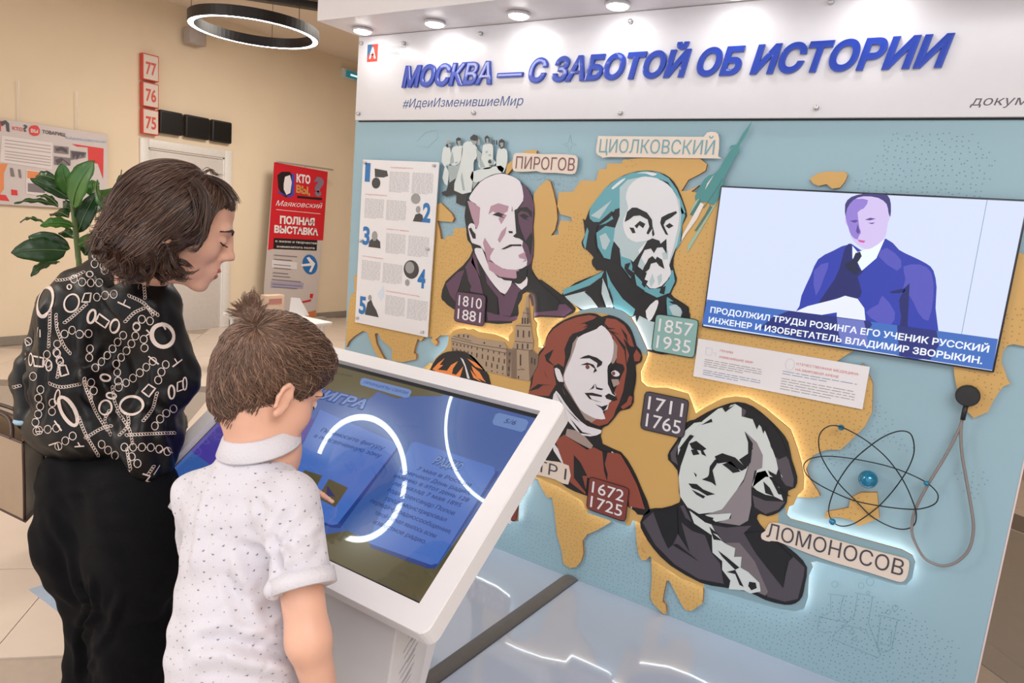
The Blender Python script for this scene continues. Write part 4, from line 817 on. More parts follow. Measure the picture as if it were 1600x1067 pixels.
tv('jacket_light', ['H 1020,420 1100,410 1155,450 1165,560 1140,680 1090,640 1050,560 1000,600 1030,480', 'H 590,440 660,400 640,470 600,560', 'H 920,560 980,640 960,700 900,690 840,640 900,600', 'H 900,370 940,330 1010,390 990,440'], C2, 2)
tv('jacket_shadows', ['H 1000,580 1050,500 1040,700 1080,780 1000,760 1010,660', 'H 740,330 770,310 775,400 830,440 800,470 820,540 790,580 700,570 620,610 580,640 690,480 720,400', 'H 960,540 1025,525 1020,545 965,548', 'H 380,650 470,640 520,690 560,740 480,750 330,720'], C3, 3)
tv('shirt', ['H 775,320 800,350 860,330 930,290 890,380 820,440 800,400 775,380', ], screen('tv_shirt', 240, 250, 255, 1, 0), 4, 1)
tv('tie', ['H 790,355 812,348 820,370 800,400 808,440 790,460 745,430 740,405 775,390'], screen('tv_tie', 14, 24, 66, 1, 0), 5, 1)
tv('face', ['H 742,180 745,120 790,80 860,72 930,90 955,130 957,180 945,210 940,250 925,290 870,330 835,335 800,315 770,280 755,230 740,210'], C4, 5)
tv('face_shade', ['H 742,180 748,120 790,95 850,100 830,140 800,160 810,240 800,290 770,270 755,230', 'H 800,235 812,240 815,262 800,268'], screen('tv_skin_shade', 150, 126, 214, 1, 0), 6)
tv('hair', ['H 742,180 740,120 770,85 830,70 900,72 945,78 960,120 958,180 948,160 940,120 900,90 830,82 780,100 750,140'], screen('tv_hair', 60, 56, 120, 1, 0), 7)
tv('features', ['H 835,195 860,185 888,190 860,198', 'H 762,200 790,195 805,200 785,210', 'H 850,210 885,208 870,216', 'H 800,215 812,255 800,262 792,250'], screen('tv_feat', 96, 70, 150, 1, 0), 8, 0)
tv('mouth', ['H 800,290 838,296 830,306 808,302'], screen('tv_mouth', 210, 90, 170, 1, 0), 8, 1)
tv('papers', ['H 470,650 560,610 700,575 740,560 800,575 832,620 838,680 830,740 790,770 720,740 700,690 700,640 640,650 520,672'], screen('tv_paper', 236, 240, 255, 1, 0), 8, 1)
strokes('picture_line', ['H 1423,100 1295,770'], .0014, 0, screen('tv_line', 90, 140, 160, 1, 0), g, plane=tq(6))
tv('caption_band', ['H 76,578 1475,768 1448,918 52,697'], screen('tv_band', 60, 108, 190, 1, 0), 9, 0)
tv('caption_shadows', ['H 470,632 860,682 870,700 838,740 845,805 700,790 520,768 420,745 330,715 390,665', 'H 990,702 1180,728 1190,800 1150,868 1000,848'], screen('tv_band_dark', 26, 40, 120, 1, 0), 10, 0)
tv('caption_lilac', ['H 700,665 830,680 845,750 850,805 790,800 720,790 705,720'], screen('tv_band_lilac', 110, 120, 196, 1, 0), 11, 1)
Mcap = screen('tv_caption', 244, 248, 255, 1., 0); a11 = tq(13)
for s_, a, b_, c_ in (('ПРОДОЛЖИЛ ТРУДЫ РОЗИНГА ЕГО УЧЕНИК РУССКИЙ', 'H 91,640', 'H 1428,838', 'H 95,612'), ('ИНЖЕНЕР И ИЗОБРЕТАТЕЛЬ ВЛАДИМИР ЗВОРЫКИН.', 'H 82,688', 'H 1398,889', 'H 86,660')):
    A_, B_, T_ = [a11(*px(q)[0]) for q in (a, b_, c_)]; B_[2] = A_[2]
    text(s_, A_, B_, .0215, (0, 0, 1), Mcap, g, weight=.025, name='caption')

# ---------------------------------------------------------------- header board, canopy, downlights
g = thing('header_board', 'white header board with raised blue Cyrillic headline', 'sign', (-1.27, -.03, 2.0))
HX0, HX1, HZ0, HZ1 = -2.755, .25, 1.995, 2.398
HY = -.02
bevel(MB().box((HX0, HY, HZ0), (HX1, -.001, HZ1)).build('board', mat('header_white', S(222, 221, 227), .3, namt=.01), g), .002)
MB().box((HX0+.01, -.004, HZ0-.006), (XR, .04, HZ0)).build('shadow_gap', M_blk, g)
hp = lambda s_: panel(*px(s_)[0], -HY)
Mtb = mat('letter_blue', S(12, 58, 172), .3, coat=.3)
A_, B_ = hp('P 630,136'), hp('P 1473,102.5'); B_[2] = A_[2]
text('МОСКВА — С ЗАБОТОЙ ОБ ИСТОРИИ', A_, B_, hp('P 1487,55')[2]-hp('P 1487,102')[2], (0, 0, 1), Mtb, g, name='letter', weight=.045, shear=.2, depth=.012, lift=.001, split=True)
A_, B_ = hp('P 629,168'), hp('P 816,166'); B_[2] = A_[2]
text('#ИдеиИзменившиеМир', A_, B_, hp('P 790,152')[2]-hp('P 790,167')[2], (0, 0, 1), ink('hash_blue', 60, 82, 140), g, name='slogan', weight=.0, shear=.2)
A_ = hp('P 1516,165'); text('документальн', A_, A_+[.33, 0, 0], hp('P 1560,149')[2]-hp('P 1560,164')[2], (0, 0, 1), ink('doc_grey', 92, 84, 92), g, name='slogan', shear=.22)
q = [hp('P 573.5,97'), hp('P 589.5,97'), hp('P 590,70'), hp('P 574,70')]
lx, lz, lw, lh = q[0][0], q[0][2], q[1][0]-q[0][0], q[3][2]-q[0][2]
MB().box((lx, HY-.001, lz), (lx+lw, HY, lz+lh)).build('emblem_red', ink('emblem_red', 226, 64, 50), g)
MB().poly([(lx, HY-.0014, lz+lh*.25), (lx+lw*.35, HY-.0014, lz+lh*.6), (lx+lw*.5, HY-.0014, lz+lh), (lx, HY-.0014, lz+lh)]).build('emblem_blue', ink('emblem_blue', 40, 96, 140), g)
text('А', (lx+lw*.2, HY-.0016, lz+lh*.2), (lx+lw*.85, HY-.0016, lz+lh*.2), lh*.6, (0, 0, 1), ink('portrait_white', 222, 219, 226), g, weight=.04, name='emblem_letter')
for s_, dz in (('ГЛАГОЛИМ', .62), ('МОСКВЫ', .32)): text(s_, (lx+lw*1.35, HY, lz+lh*dz), (lx+lw*(3.6 if dz > .5 else 3.1), HY, lz+lh*dz), lh*.17, (0, 0, 1), ink('emblem_grey', 186, 182, 190), g, name='emblem_text')
for s_ in ('P 566,68', 'P 561,178', 'P 632,68', 'P 752,53', 'P 741,177', 'P 970,177', 'P 986,34', 'P 1299,4', 'P 1276,169'): screw(hp(s_), g, .009, .014)
g = thing('canopy', 'white box canopy projecting above the header board', 'canopy', (-1.2, -.15, 2.4))
MC = mat('canopy_white', S(222, 219, 222), .45, namt=.01)
mb = MB(); mb.box((-2.746, -.297, 2.4), (.6, -.283, 3.0)).box((-2.746, -.283, 2.4), (-2.732, .12, 3.0)).box((.586, -.283, 2.4), (.6, .12, 3.0)); mb.build('fascia', MC, g)
MB().box((-2.732, -.283, 2.4), (.586, .12, 2.41)).build('soffit', MC, g); MB().box((-2.732, -.283, 2.99), (.586, .12, 3.0)).build('top', MC, g)
M_dl = mat('downlight_lens', (1, .98, .95), .4, em=34., emcol=(1, .97, .93), namt=0); M_dr = mat('downlight_rim', S(205, 203, 206), .3, .3)
lab = ['round downlight at the left end of the canopy', 'round downlight, second from the left under the canopy', 'round downlight, third from the left under the canopy', 'round downlight, fourth from the left, above the letters', 'round downlight under the canopy just right of the picture top', 'round downlight under the canopy at its right end']
for i in range(6):
    x = -2.617+.447*i; y = -.131
    t = thing('downlight', lab[i], 'ceiling light', (x, y, 2.4), 'downlights under the canopy')
    MB().lathe([(.046, -.001), (.05, -.004), (.05, -.012), (.042, -.014), (.042, -.006), (.03, -.006)], (x, y, 2.4), (0, 0, 1), 28).build('rim', M_dr, t, smooth=False)
    MB().lathe([(.041, -.008), (.04, -.016), (.03, -.021), (.001, -.023)], (x, y, 2.4), (0, 0, 1), 28).build('lens', M_dl, t, smooth=True)

# ---------------------------------------------------------------- podium and cable cover
t = MB().box((-1.95, -1.85, 0), (.27, -.001, .004)).build('glossy_podium', mat('podium_gloss', S(172, 184, 204), .09, namt=.02, nscale=3, coat=.6))
tag(t, 'low glossy grey-blue floor plate in front of the panel reflecting its glow', 'floor plate')
mb = MB(); pr = [(cos(a)*.034, sin(a)*.02) for a in np.linspace(0, pi, 9)]
V = []; F = []
for (yy, sc) in ((-.004, .55), (-.02, .9), (-.04, 1.), (-1.355, 1.)):
    for (a, b_) in pr: V.append((-1.27+a+(yy+.04)*.03, yy, .0045+b_*sc))
n = len(pr)
for i in range(3):
    for k in range(n-1): F.append((i*n+k, i*n+k+1, (i+1)*n+k+1, (i+1)*n+k))
F.append(tuple(range(n))); F.append(tuple(reversed(range(3*n, 4*n))))
for i in range(3): F.append((i*n, (i+1)*n, (i+1)*n+n-1, i*n+n-1))
o = link('cable_cover', new_mesh('cable_cover', V, F, mat('rubber_grey', S(104, 100, 98), .5), True)); tag(o, 'dark grey rounded cable cover running from the panel to the kiosk', 'cable cover')

# ---------------------------------------------------------------- touch kiosk
TH = .665; kn = np.array([0, -sin(TH), cos(TH)]); ka = np.array([1., 0, 0]); kb = np.array([0, cos(TH), sin(TH)])
BR = np.array([-.7215, -1.7616, .866]); SW, SH = .8366, .4674
BLc = BR-ka*SW
KI = thing('touch_kiosk', 'white slanted touch-screen kiosk the boy is playing on', 'kiosk', (-1.14, -1.6, 0))
M_kw = mat('kiosk_white', S(226, 223, 225), .32, namt=.008)
kp = lambda u, v, h=0.: BLc+ka*u+kb*v+kn*h
mr, mtop, mbt_, md_ = .0464, .0375, .0464, .045
O = [(-mr, -mbt_), (SW+mr, -mbt_), (SW+mr, SH+mtop), (-mr, SH+mtop)]
# frame: four mitred members with rounded outer corners
def rring(pts, r, n=5):
    out = []
    for i in range(4):
        a, b_, c = [np.array(pts[j % 4], float) for j in (i-1, i, i+1)]
        da = (a-b_)/np.linalg.norm(a-b_); dc = (c-b_)/np.linalg.norm(c-b_); ctr = b_+da*r+dc*r
        for k in range(n+1):
            t_ = k/n*pi/2; out.append(ctr-dc*r*cos(t_)-da*r*sin(t_))
    return out
outer = rring(O, .0215, 5); inner = rring([(0, 0), (SW, 0), (SW, SH), (0, SH)], .0015, 5)
top0, bot0 = .004, -.0447
V = []; F = []; n = len(outer)
loops = [[kp(*p, top0-.022) for p in inner], [kp(*p, top0) for p in inner], [kp(*(np.array(p)+(np.array(p)-[SW/2, SH/2])*-.004), top0) for p in outer], [kp(*p, top0-.003) for p in outer], [kp(*p, bot0+.004) for p in outer], [kp(*(np.array(p)+(np.array(p)-[SW/2, SH/2])*-.008), bot0) for p in outer]]
for L in loops: V += L
for i in range(len(loops)-1):
    for k in range(n):
        k2 = (k+1) % n; F.append((i*n+k, i*n+k2, (i+1)*n+k2, (i+1)*n+k))
F.append(tuple(reversed(range(5*n, 6*n))))
F = [tuple(reversed(f)) for f in F]
link('frame', new_mesh('frame', V, F, M_kw), KI)
mb = MB(); mb.poly([kp(0, 0, -.012), kp(SW, 0, -.012), kp(SW, SH, -.012), kp(0, SH, -.012)]); mb.build('bezel', mat('bezel_black', (.004, .004, .005), .2, coat=.5, namt=0), KI)
scr = link('screen', None, KI) if False else None
kz = .0
# pedestal
mb = MB(); zt = .70
def frus(x0, x1, y0, y1, z0, x2, x3, y2, y3, z1):
    return [(x0, y0, z0), (x1, y0, z0), (x1, y1, z0), (x0, y1, z0), (x2, y2, z1), (x3, y2, z1), (x3, y3, z1), (x2, y3, z1)]
mb.add(frus(-1.42, -.902, -1.695, -1.607, .045, -1.554, -.797, -1.7275, -1.607, .805), [(0, 3, 2, 1), (4, 5, 6, 7), (0, 1, 5, 4), (1, 2, 6, 5), (2, 3, 7, 6), (3, 0, 4, 7)])
bevel(mb.build('pedestal', mat('kiosk_grey', S(206, 203, 205), .4, namt=.01), KI), .004)
mb = MB(); mb.add(frus(-1.33, -.99, -1.607, -1.49, .045, -1.43, -.893, -1.607, -1.357, .934), [(0, 3, 2, 1), (4, 5, 6, 7), (0, 1, 5, 4), (1, 2, 6, 5), (2, 3, 7, 6), (3, 0, 4, 7)])
mb.build('rear_housing', M_kw, KI)
bevel(MB().box((-1.48, -1.765, .0045), (-.84, -1.36, .045)).build('foot_plate', M_kw, KI), .008)
mb = MB()
for i in range(26):
    z0 = .775-i*.016; l = [.049, .027, .062][i % 3]; yy = -1.712+[.027, .04, .02][i % 3]
    sx = lambda z: -.902+(z-.045)*(.105/.76)+.0016
    mb.add([(sx(z0), yy, z0), (sx(z0), yy+.002, z0), (sx(z0+l*.8), yy+l*.7+.002, z0+l*.8), (sx(z0+l*.8), yy+l*.7, z0+l*.8)], [(0, 1, 2, 3)])
mb.build('slanted_stripes', ink('stripe_grey', 130, 128, 134), KI, kind='stuff')

# screen picture
kk = lambda h: (lambda x, y: onplane(x, y, kn, BR+kn*h))
hs = -.0105
def kclip(P):
    h = (P[0]-BLc)@kn
    Q = [((p-BLc)@ka, (p-BLc)@kb) for p in P]; e = .006
    for ax_, lim, sg in ((0, e, 1), (0, SW-e, -1), (1, e, 1), (1, SH-.012, -1)):
        out = []
        for i in range(len(Q)):
            a, b_ = Q[i-1], Q[i]; da, db = (a[ax_]-lim)*sg, (b_[ax_]-lim)*sg
            if (da < 0) != (db < 0): t_ = da/(da-db); out.append((a[0]+(b_[0]-a[0])*t_, a[1]+(b_[1]-a[1])*t_))
            if db >= 0: out.append(b_)
        Q = out
    return [kp(*q, h) for q in Q]
def ks(name, pl, mt, k, sm=0): return art(name, pl, 0, mt, KI, plane=kk(hs+.00015*k), sm=sm, clip=kclip)
E1 = .62
Kb = screen('ui_blue', 66, 110, 190, E1); Ko = screen('ui_olive', 112, 106, 70, E1*.8); Kc = screen('ui_card', 82, 132, 226, E1); Kd = screen('ui_shadow', 34, 74, 158, E1); Kt = screen('ui_text', 22, 44, 110, E1); Kl = screen('ui_light', 120, 160, 226, E1); Kp = screen('ui_purple', 84, 70, 180, E1)
mb = MB(); e = .006; mb.poly([kp(e, e, hs), kp(SW-e, e, hs), kp(SW-e, SH-.012, hs), kp(e, SH-.012, hs)]); mb.build('screen', Kb, KI)
ks('olive_scenery', ['X 40,25 230,75 880,240 830,262 700,262 600,275 500,240 440,290 330,250 150,215 60,205', 'Z -60,330 190,395 300,375 350,400 460,450 700,548 835,362 850,395 640,705 622,706 195,502 -60,380'], Ko, 1)
ks('purple_field', ['L -700,300 -60,640 100,960 -200,1400 -900,900', 'L 430,620 575,655 290,975 60,900 200,600'], Kp, 1)
ks('card_shadows', ['X 190,345 612,530 305,950 262,948 -60,830', 'Y 140,418 562,555 552,580 250,1030 215,1030 -70,925 -60,880'], Kd, 2)
ks('cards', ['X 200,332 600,510 595,540 290,930 262,935 -40,820', 'Y 130,420 155,408 540,532 545,560 265,1005 230,1012 -75,905 -62,860'], Kc, 3)
ks('badge', ['X 1115,357 1135,350 1275,385 1287,400 1268,440 1250,450 1105,412 1098,395'], Kl, 3)
ks('title_plate', ['X 415,172 430,168 668,228 678,240 664,268 645,272 412,205 408,192'], Kl, 3)
ks('square_buttons', ['Z 215,140 302,180 243,268 162,228', 'Z 105,100 185,125 150,190 60,160'], Ko, 4)
ks('button_icons', ['Z 208,170 245,222 195,215 205,198'], screen('ui_icon', 40, 56, 120, E1), 5)
ks('emblem', ['X 232,120 270,130 255,172 215,160'], screen('ui_emblem', 60, 36, 90, E1), 3)
def kt(s_, a, b_, cap, mt=Kt, wgt=.0, shear=.2, k=7):
    f_ = kk(hs+.00015*k); A_, B_ = f_(*px(a)[0]), f_(*px(b_)[0]); up = kb; cap *= .893
    text(s_, A_, B_, cap, up, mt, KI, name='screen_text', weight=wgt, shear=shear, lift=.0002)
kt('А', 'X 226,158', 'X 256,165', .012, Kl, .04)
kt('ГЛАГОЛИМ МОСКВЫ', 'X 285,145', 'X 362,160', .005, Kt)
kt('ДЕЛОВАЯ·ИГРА', 'X -190,175', 'X 425,328', .030, Kd, .1); kt('ДЕЛОВАЯ·ИГРА', 'X -190,175', 'X 425,328', .030, Kl, .03, k=8)
kt('ПРИНЦИПЫ СВЯЗИ', 'X 425,195', 'X 650,253', .009, Kd)
kt('5/6', 'X 1155,400', 'X 1213,413', .014)
kt('Переносите фигуру', 'X 200,445', 'X 527,543', .0125); kt('в подсвеченную зону', 'X 165,475', 'X 510,583', .0125)
kt('РАДИО', 'X 785,610', 'X 925,652', .021, Kd, .1); kt('РАДИО', 'X 785,610', 'X 925,652', .021, Kl, .03, k=8)
for s_, a, b_ in (('7 мая в России', 'Y 158,545', 'Y 420,628'), ('отмечают День радио,', 'Y 75,555', 'Y 418,668'), ('именно в этот день 128', 'Y 45,580', 'Y 408,703'), ('лет назад 7 мая 1895', 'Y 40,618', 'Y 370,728'), ('года Александр Попов', 'Y 15,650', 'Y 340,768'), ('продемонстрировал', 'Y 3,692', 'Y 298,800'), ('передачу радиосообщения,', 'Z 398,245', 'Z 765,390'), ('такой сигнал явилось всем', 'Z 418,298', 'Z 695,408'), ('известное радио.', 'Z 412,340', 'Z 650,436')): kt(s_, a, b_, .0108)

# ---------------------------------------------------------------- stethoscope
g = thing('stethoscope', 'black-headed stethoscope with grey tube looped on the right of the panel', 'stethoscope', panel(1508, 625, .03))
c = panel(*px('Q 943,705')[0], .045); c0 = panel(*px('Q 935,690')[0], .02)
MB().lathe([(.03, 0), (.034, .004), (.034, .016), (.031, .019), (.012, .0195)], (c[0], -.03, c[2]), (0, -1, 0), 32).build('chest_piece', mat('steth_black', S(26, 26, 28), .45), g, smooth=False)
MB().tube([(c[0], -.001, c[2]), (c[0], -.031, c[2])], .012, 12).build('wall_mount', M_blk, g)
pts = [panel(*p, .04) for p in px('Q 930,775 918,820 908,870')]; MB().tube(pts, .0075, 10).build('stem', mat('steth_black', S(26, 26, 28), .45), g, smooth=True)
tubp = px('J 828,235 815,275 780,350 730,440 680,520 640,590 605,660 585,720 580,790 600,850 640,915 700,948 750,953 800,935 850,890 875,830 882,750 868,650 845,520 825,400 820,300 826,235')
MB().tube([panel(*p, .035) for p in smooth2(tubp, 4, False)], .0048, 8).build('tube', mat('steth_grey', S(132, 126, 126), .35), g, smooth=True)

# ---------------------------------------------------------------- atom model
g = thing('atom_model', 'atom model of dark wire orbits with glossy blue balls on the right of the panel', 'model', panel(1355, 745, .05))
Mwi = mat('wire_dark', S(34, 40, 46), .3, .5); Mbl = mat('ball_blue', S(10, 120, 158), .12, .35, coat=.6, namt=.02)
def orbit(s_, ys):
    q = smooth2(px(s_), 5); n = len(q)
    return MB().tube([panel(*p, .05+.03*sin(2*pi*(i/n+ys))) for i, p in enumerate(q)], .0021, 6, True).build('orbit', Mwi, g, smooth=True)
orbit('J 215,268 160,275 125,320 130,400 170,480 230,560 300,630 380,710 470,760 540,775 590,755 602,700 585,640 540,540 470,440 390,365 300,305', .3)
orbit('J 585,330 560,298 510,295 440,322 370,370 290,440 225,530 185,620 172,690 195,740 240,760 300,745 370,700 430,650 500,570 560,480 590,400', .1)
orbit('J 50,460 80,430 150,417 240,422 350,440 460,465 560,500 650,545 700,590 708,625 685,655 620,675 540,675 420,660 300,635 190,590 100,540 60,500', .6)
for (s_, r) in (('J 365,530', .031), ('J 233,276', .0105), ('J 652,550', .0085), ('J 190,738', .012)):
    c = panel(*px(s_)[0], .05); mb = MB(); mb.lathe([(r*sin(a), -r*cos(a)) for a in np.linspace(.02, pi-.02, 14)], c, (0, 0, 1), 24); mb.build('nucleus' if r > .03 else 'electron', Mbl, g, smooth=True)
c = panel(*px('J 365,530')[0], .05); MB().tube([c, (c[0], 0, c[2])], .006, 8).build('mounting_pin', Mwi, g)
# ================================================================ distance-field modelling
class SDF:
    def __init__(s, lo, hi, res, zs=None):
        s.ax = [np.arange(lo[i], hi[i]+res, res, dtype=np.float32) for i in range(3)]
        if zs is not None: s.ax[2] = np.array(zs, dtype=np.float32)
        s.D = np.full([len(a) for a in s.ax], .3, np.float32); s.u = 1.
    def sl(s, lo, hi):
        o = []
        for i in range(3):
            a = max(0, np.searchsorted(s.ax[i], lo[i])-1); b = min(len(s.ax[i]), np.searchsorted(s.ax[i], hi[i])+1)
            if b <= a: return None
            o.append(slice(a, b))
        return tuple(o)
    def op(s, fn, lo, hi, k, mode='add'):
        pad = k+.02; q = s.sl(np.array(lo)-pad, np.array(hi)+pad)
        if q is None: return
        P = (s.ax[0][q[0]][:, None, None], s.ax[1][q[1]][None, :, None], s.ax[2][q[2]][None, None, :])
        d = fn(*P); a = s.D[q]
        if mode == 'add':
            h = np.maximum(k-np.abs(a-d), 0)/max(k, 1e-6); s.D[q] = np.minimum(a, d)-h*h*k*.25
        else:
            d = -d; h = np.maximum(k-np.abs(a-d), 0)/max(k, 1e-6); s.D[q] = np.maximum(a, d)+h*h*k*.25
    def ell(s, c, r, A=None, k=.02, mode='add'):
        k = k*s.u; c = np.array(c, float); r = np.array(r, float)*s.u; A = np.eye(3) if A is None else np.array(A)
        e = np.sqrt(((A*r[:, None])**2).sum(0))
        def fn(X, Y, Z):
            k0 = 0; k1 = 0
            for i in range(3):
                q = A[i, 0]*(X-c[0])+A[i, 1]*(Y-c[1])+A[i, 2]*(Z-c[2]); k0 = k0+(q/r[i])**2; k1 = k1+(q/r[i]**2)**2
            k0 = np.sqrt(k0); k1 = np.sqrt(k1)+1e-6
            return k0*(k0-1)/k1
        s.op(fn, c-e, c+e, k, mode)
    def rc(s, a, b, ra, rb, k=.02, mode='add', flat=None):
        ra, rb, k = ra*s.u, rb*s.u, k*s.u
        a = np.array(a, float); b = np.array(b, float); ab = b-a; L = ab@ab+1e-9
        def fn(X, Y, Z):
            px_, py_, pz_ = X-a[0], Y-a[1], Z-a[2]
            h = np.clip((px_*ab[0]+py_*ab[1]+pz_*ab[2])/L, 0, 1)
            px_, py_, pz_ = px_-h*ab[0], py_-h*ab[1], pz_-h*ab[2]
            d2 = px_**2+py_**2+pz_**2
            if flat is not None:
                n, f_ = flat; q = px_*n[0]+py_*n[1]+pz_*n[2]; d2 = d2+(1/f_**2-1)*q*q
            return np.sqrt(d2)-(ra+(rb-ra)*h)
        R = max(ra, rb); s.op(fn, np.minimum(a, b)-R, np.maximum(a, b)+R, k, mode)
    def plane(s, p, n, mode='sub', k=.004):
        """remove everything on the side the normal points to"""
        n = np.array(n, float); n /= np.linalg.norm(n); p = np.array(p, float)
        X, Y, Z = s.ax[0][:, None, None], s.ax[1][None, :, None], s.ax[2][None, None, :]
        d = (X-p[0])*n[0]+(Y-p[1])*n[1]+(Z-p[2])*n[2]
        s.D = np.maximum(s.D, d)
    def mesh(s):
        D = s.D; D[0] = D[-1] = .1; D[:, 0] = D[:, -1] = .1; D[:, :, 0] = D[:, :, -1] = .1
        I = (D < 0).astype(np.int8); n = [d-1 for d in D.shape]
        cs = np.zeros(n, np.int8)
        for a in (0, 1):
            for b in (0, 1):
                for c in (0, 1): cs += I[a:a+n[0], b:b+n[1], c:c+n[2]]
        act = np.argwhere((cs > 0) & (cs < 8)); gid = np.full(n, -1, np.int32); gid[tuple(act.T)] = np.arange(len(act))
        X = [s.ax[i] for i in range(3)]; acc = np.zeros((len(act), 3)); cnt = np.zeros(len(act))
        for ax in range(3):
            o = [i for i in range(3) if i != ax]
            for u in (0, 1):
                for v in (0, 1):
                    A_ = act.copy(); A_[:, o[0]] += u; A_[:, o[1]] += v; B_ = A_.copy(); B_[:, ax] += 1
                    da = D[tuple(A_.T)]; db = D[tuple(B_.T)]; m_ = (da < 0) != (db < 0)
                    t = np.where(m_, da/(da-db+1e-12), 0)
                    pa = np.stack([X[i][A_[:, i]] for i in range(3)], 1); pb = np.stack([X[i][B_[:, i]] for i in range(3)], 1)
                    acc += (pa+(pb-pa)*t[:, None])*m_[:, None]; cnt += m_
        V = acc/np.maximum(cnt, 1)[:, None]
        F = []
        for ax in range(3):
            u, v = (ax+1) % 3, (ax+2) % 3
            a = [slice(0, D.shape[i]) for i in range(3)]; b = list(a)
            a[ax] = slice(0, -1); b[ax] = slice(1, None)
            m_ = (D[tuple(a)] < 0) != (D[tuple(b)] < 0); E_ = np.argwhere(m_)
            E_ = E_[(E_[:, u] > 0) & (E_[:, v] > 0) & (E_[:, u] < n[u]) & (E_[:, v] < n[v])]
            ins_ = D[tuple(E_.T)] < 0
            def g(du, dv):
                q = E_.copy(); q[:, u] -= du; q[:, v] -= dv; return gid[tuple(q.T)]
            Q = np.stack([g(1, 1), g(0, 1), g(0, 0), g(1, 0)], 1)
            Q[~ins_] = Q[~ins_][:, ::-1]
            F.append(Q[(Q >= 0).all(1)])
        return V, np.concatenate(F)
def fastmesh(name, V, F, mts, midx=None):
    me = bpy.data.meshes.new(name); me.vertices.add(len(V)); me.vertices.foreach_set('co', np.asarray(V, np.float32).ravel())
    n = len(F); me.loops.add(n*4); me.polygons.add(n)
    me.loops.foreach_set('vertex_index', np.asarray(F, np.int32).ravel()); me.polygons.foreach_set('loop_start', np.arange(0, n*4, 4, dtype=np.int32))
    try: me.polygons.foreach_set('loop_total', np.full(n, 4, np.int32))
    except Exception: pass
    me.polygons.foreach_set('use_smooth', np.ones(n, dtype=bool))
    for m_ in mts: me.materials.append(m_)
    if midx is not None: me.polygons.foreach_set('material_index', np.asarray(midx, np.int32))
    me.update(calc_edges=True); me.validate()
    return me
def relax(V, F, it=2, lam=.5):
    E_ = np.concatenate([F[:, [0, 1]], F[:, [1, 2]], F[:, [2, 3]], F[:, [3, 0]]])
    for _ in range(it):
        S_ = np.zeros_like(V); c = np.zeros(len(V))
        np.add.at(S_, E_[:, 0], V[E_[:, 1]]); np.add.at(S_, E_[:, 1], V[E_[:, 0]]); np.add.at(c, E_[:, 0], 1); np.add.at(c, E_[:, 1], 1)
        V = V+(S_/np.maximum(c, 1)[:, None]-V)*lam
    return V
def bvh_of(V, F): return BVHTree.FromPolygons([tuple(map(float, v)) for v in V], [tuple(map(int, f)) for f in F])
def cast(b, x, y, lift=.001):
    d = Vector(ray(x, y)).normalized(); h = b.ray_cast(Vector(CAM), d)
    if h[0] is None: return None, None
    n = h[1] if h[1].dot(d) < 0 else -h[1]
    return np.array(h[0]+n*lift), np.array(n)
CF = np.array([RR, fw, UU])     # right, away, up: a handy basis for shapes read from the photograph
def unit(v): v = np.array(v, float); return v/np.linalg.norm(v)

M_skin = mat('skin', S(222, 172, 148), .48, namt=.03, nscale=25, sss=.12, bump=.03, bscale=300)
M_skin2 = mat('skin_boy', S(222, 172, 148), .48, namt=.03, nscale=25, sss=.12, bump=.03, bscale=300)
M_lip = mat('lips', S(178, 92, 88), .38, namt=.02); M_eye = mat('eye_white', S(220, 214, 210), .2, namt=0); M_iris = mat('eye_dark', S(40, 26, 20), .2, namt=0)
M_brow = mat('brow_brown', S(52, 36, 30), .7, namt=0)

def head(S_, o, f, r, u, k=1., child=False):
    A = np.array([f, r, u]); L = lambda a, b, c: o+(f*a+r*b+u*c)*k*S_.u
    def E(a, b, c, ra, rb, rc_, kk=.02, mode='add'): S_.ell(L(a, b, c), np.array([ra, rb, rc_])*k, A, kk*k, mode)
    E(-.004, 0, .045+.006*child, .095, .074, .086+.006*child)
    E(.034, 0, -.018, .056, .059, .074, .03); E(.045, 0, -.06, .044, .043, .034, .025)
    E(.081, 0, -.086+.006*child, .0175, .02, .016, .02)
    if not child: E(.028, 0, .062, .064, .058, .044, .02)
    for s_ in (-1, 1):
        E(.06, .038*s_, -.012-.008*child, .03, .024, .026+.008*child, .02)
        E(.087, .024*s_, .034, .012, .025, .009, .02)
        E(.108, .030*s_, .013, .015, .016, .009, .008, 'sub')
        E(.0855, .0295*s_, .0125, .0125, .0135, .0112, .004)
        E(.106, .0105*s_, -.0185, .008, .006, .006, .006)
        for t in range(8):
            a0, a1 = [(-40+q*40)*pi/180 for q in (t, t+1)]
            pt = lambda a: L(-.010-.013*cos(a)*(1 if a < pi else .8)+.003, (.081+.006*max(0, cos(a)))*s_, .004+.026*sin(a)) if False else L(-.006-.014*cos(a), (.0775+.007*(cos(a)*.5+.5))*s_, .002+.027*sin(a))
            S_.rc(pt(a0), pt(a1), .0042*k, .0042*k, .004)
        E(-.004, .076*s_, .002, .013, .0045, .024, .006); E(-.004, .0775*s_, -.026, .008, .005, .008, .006)
    nl = .011*child
    S_.rc(L(.0965, 0, .028), L(.114-nl, 0, -.006), .0068*k, .0075*k, .012*k); E(.1165-nl, 0, -.0125, .0095, .009, .0078, .008); E(.090, 0, .002, .020, .013, .032, .012); E(.1, 0, -.012, .012, .010, .014, .008)
    E(.0885, 0, -.05, .0185, .026, .024, .015)
    E(.1045-.005*child, 0, -.0465, .0065, .018, .0046, .004); E(.1010-.005*child, 0, -.0595, .0078, .0165, .006, .005)
    E(.116, 0, -.0528, .018, .02, .0018, .002, 'sub')
    return L
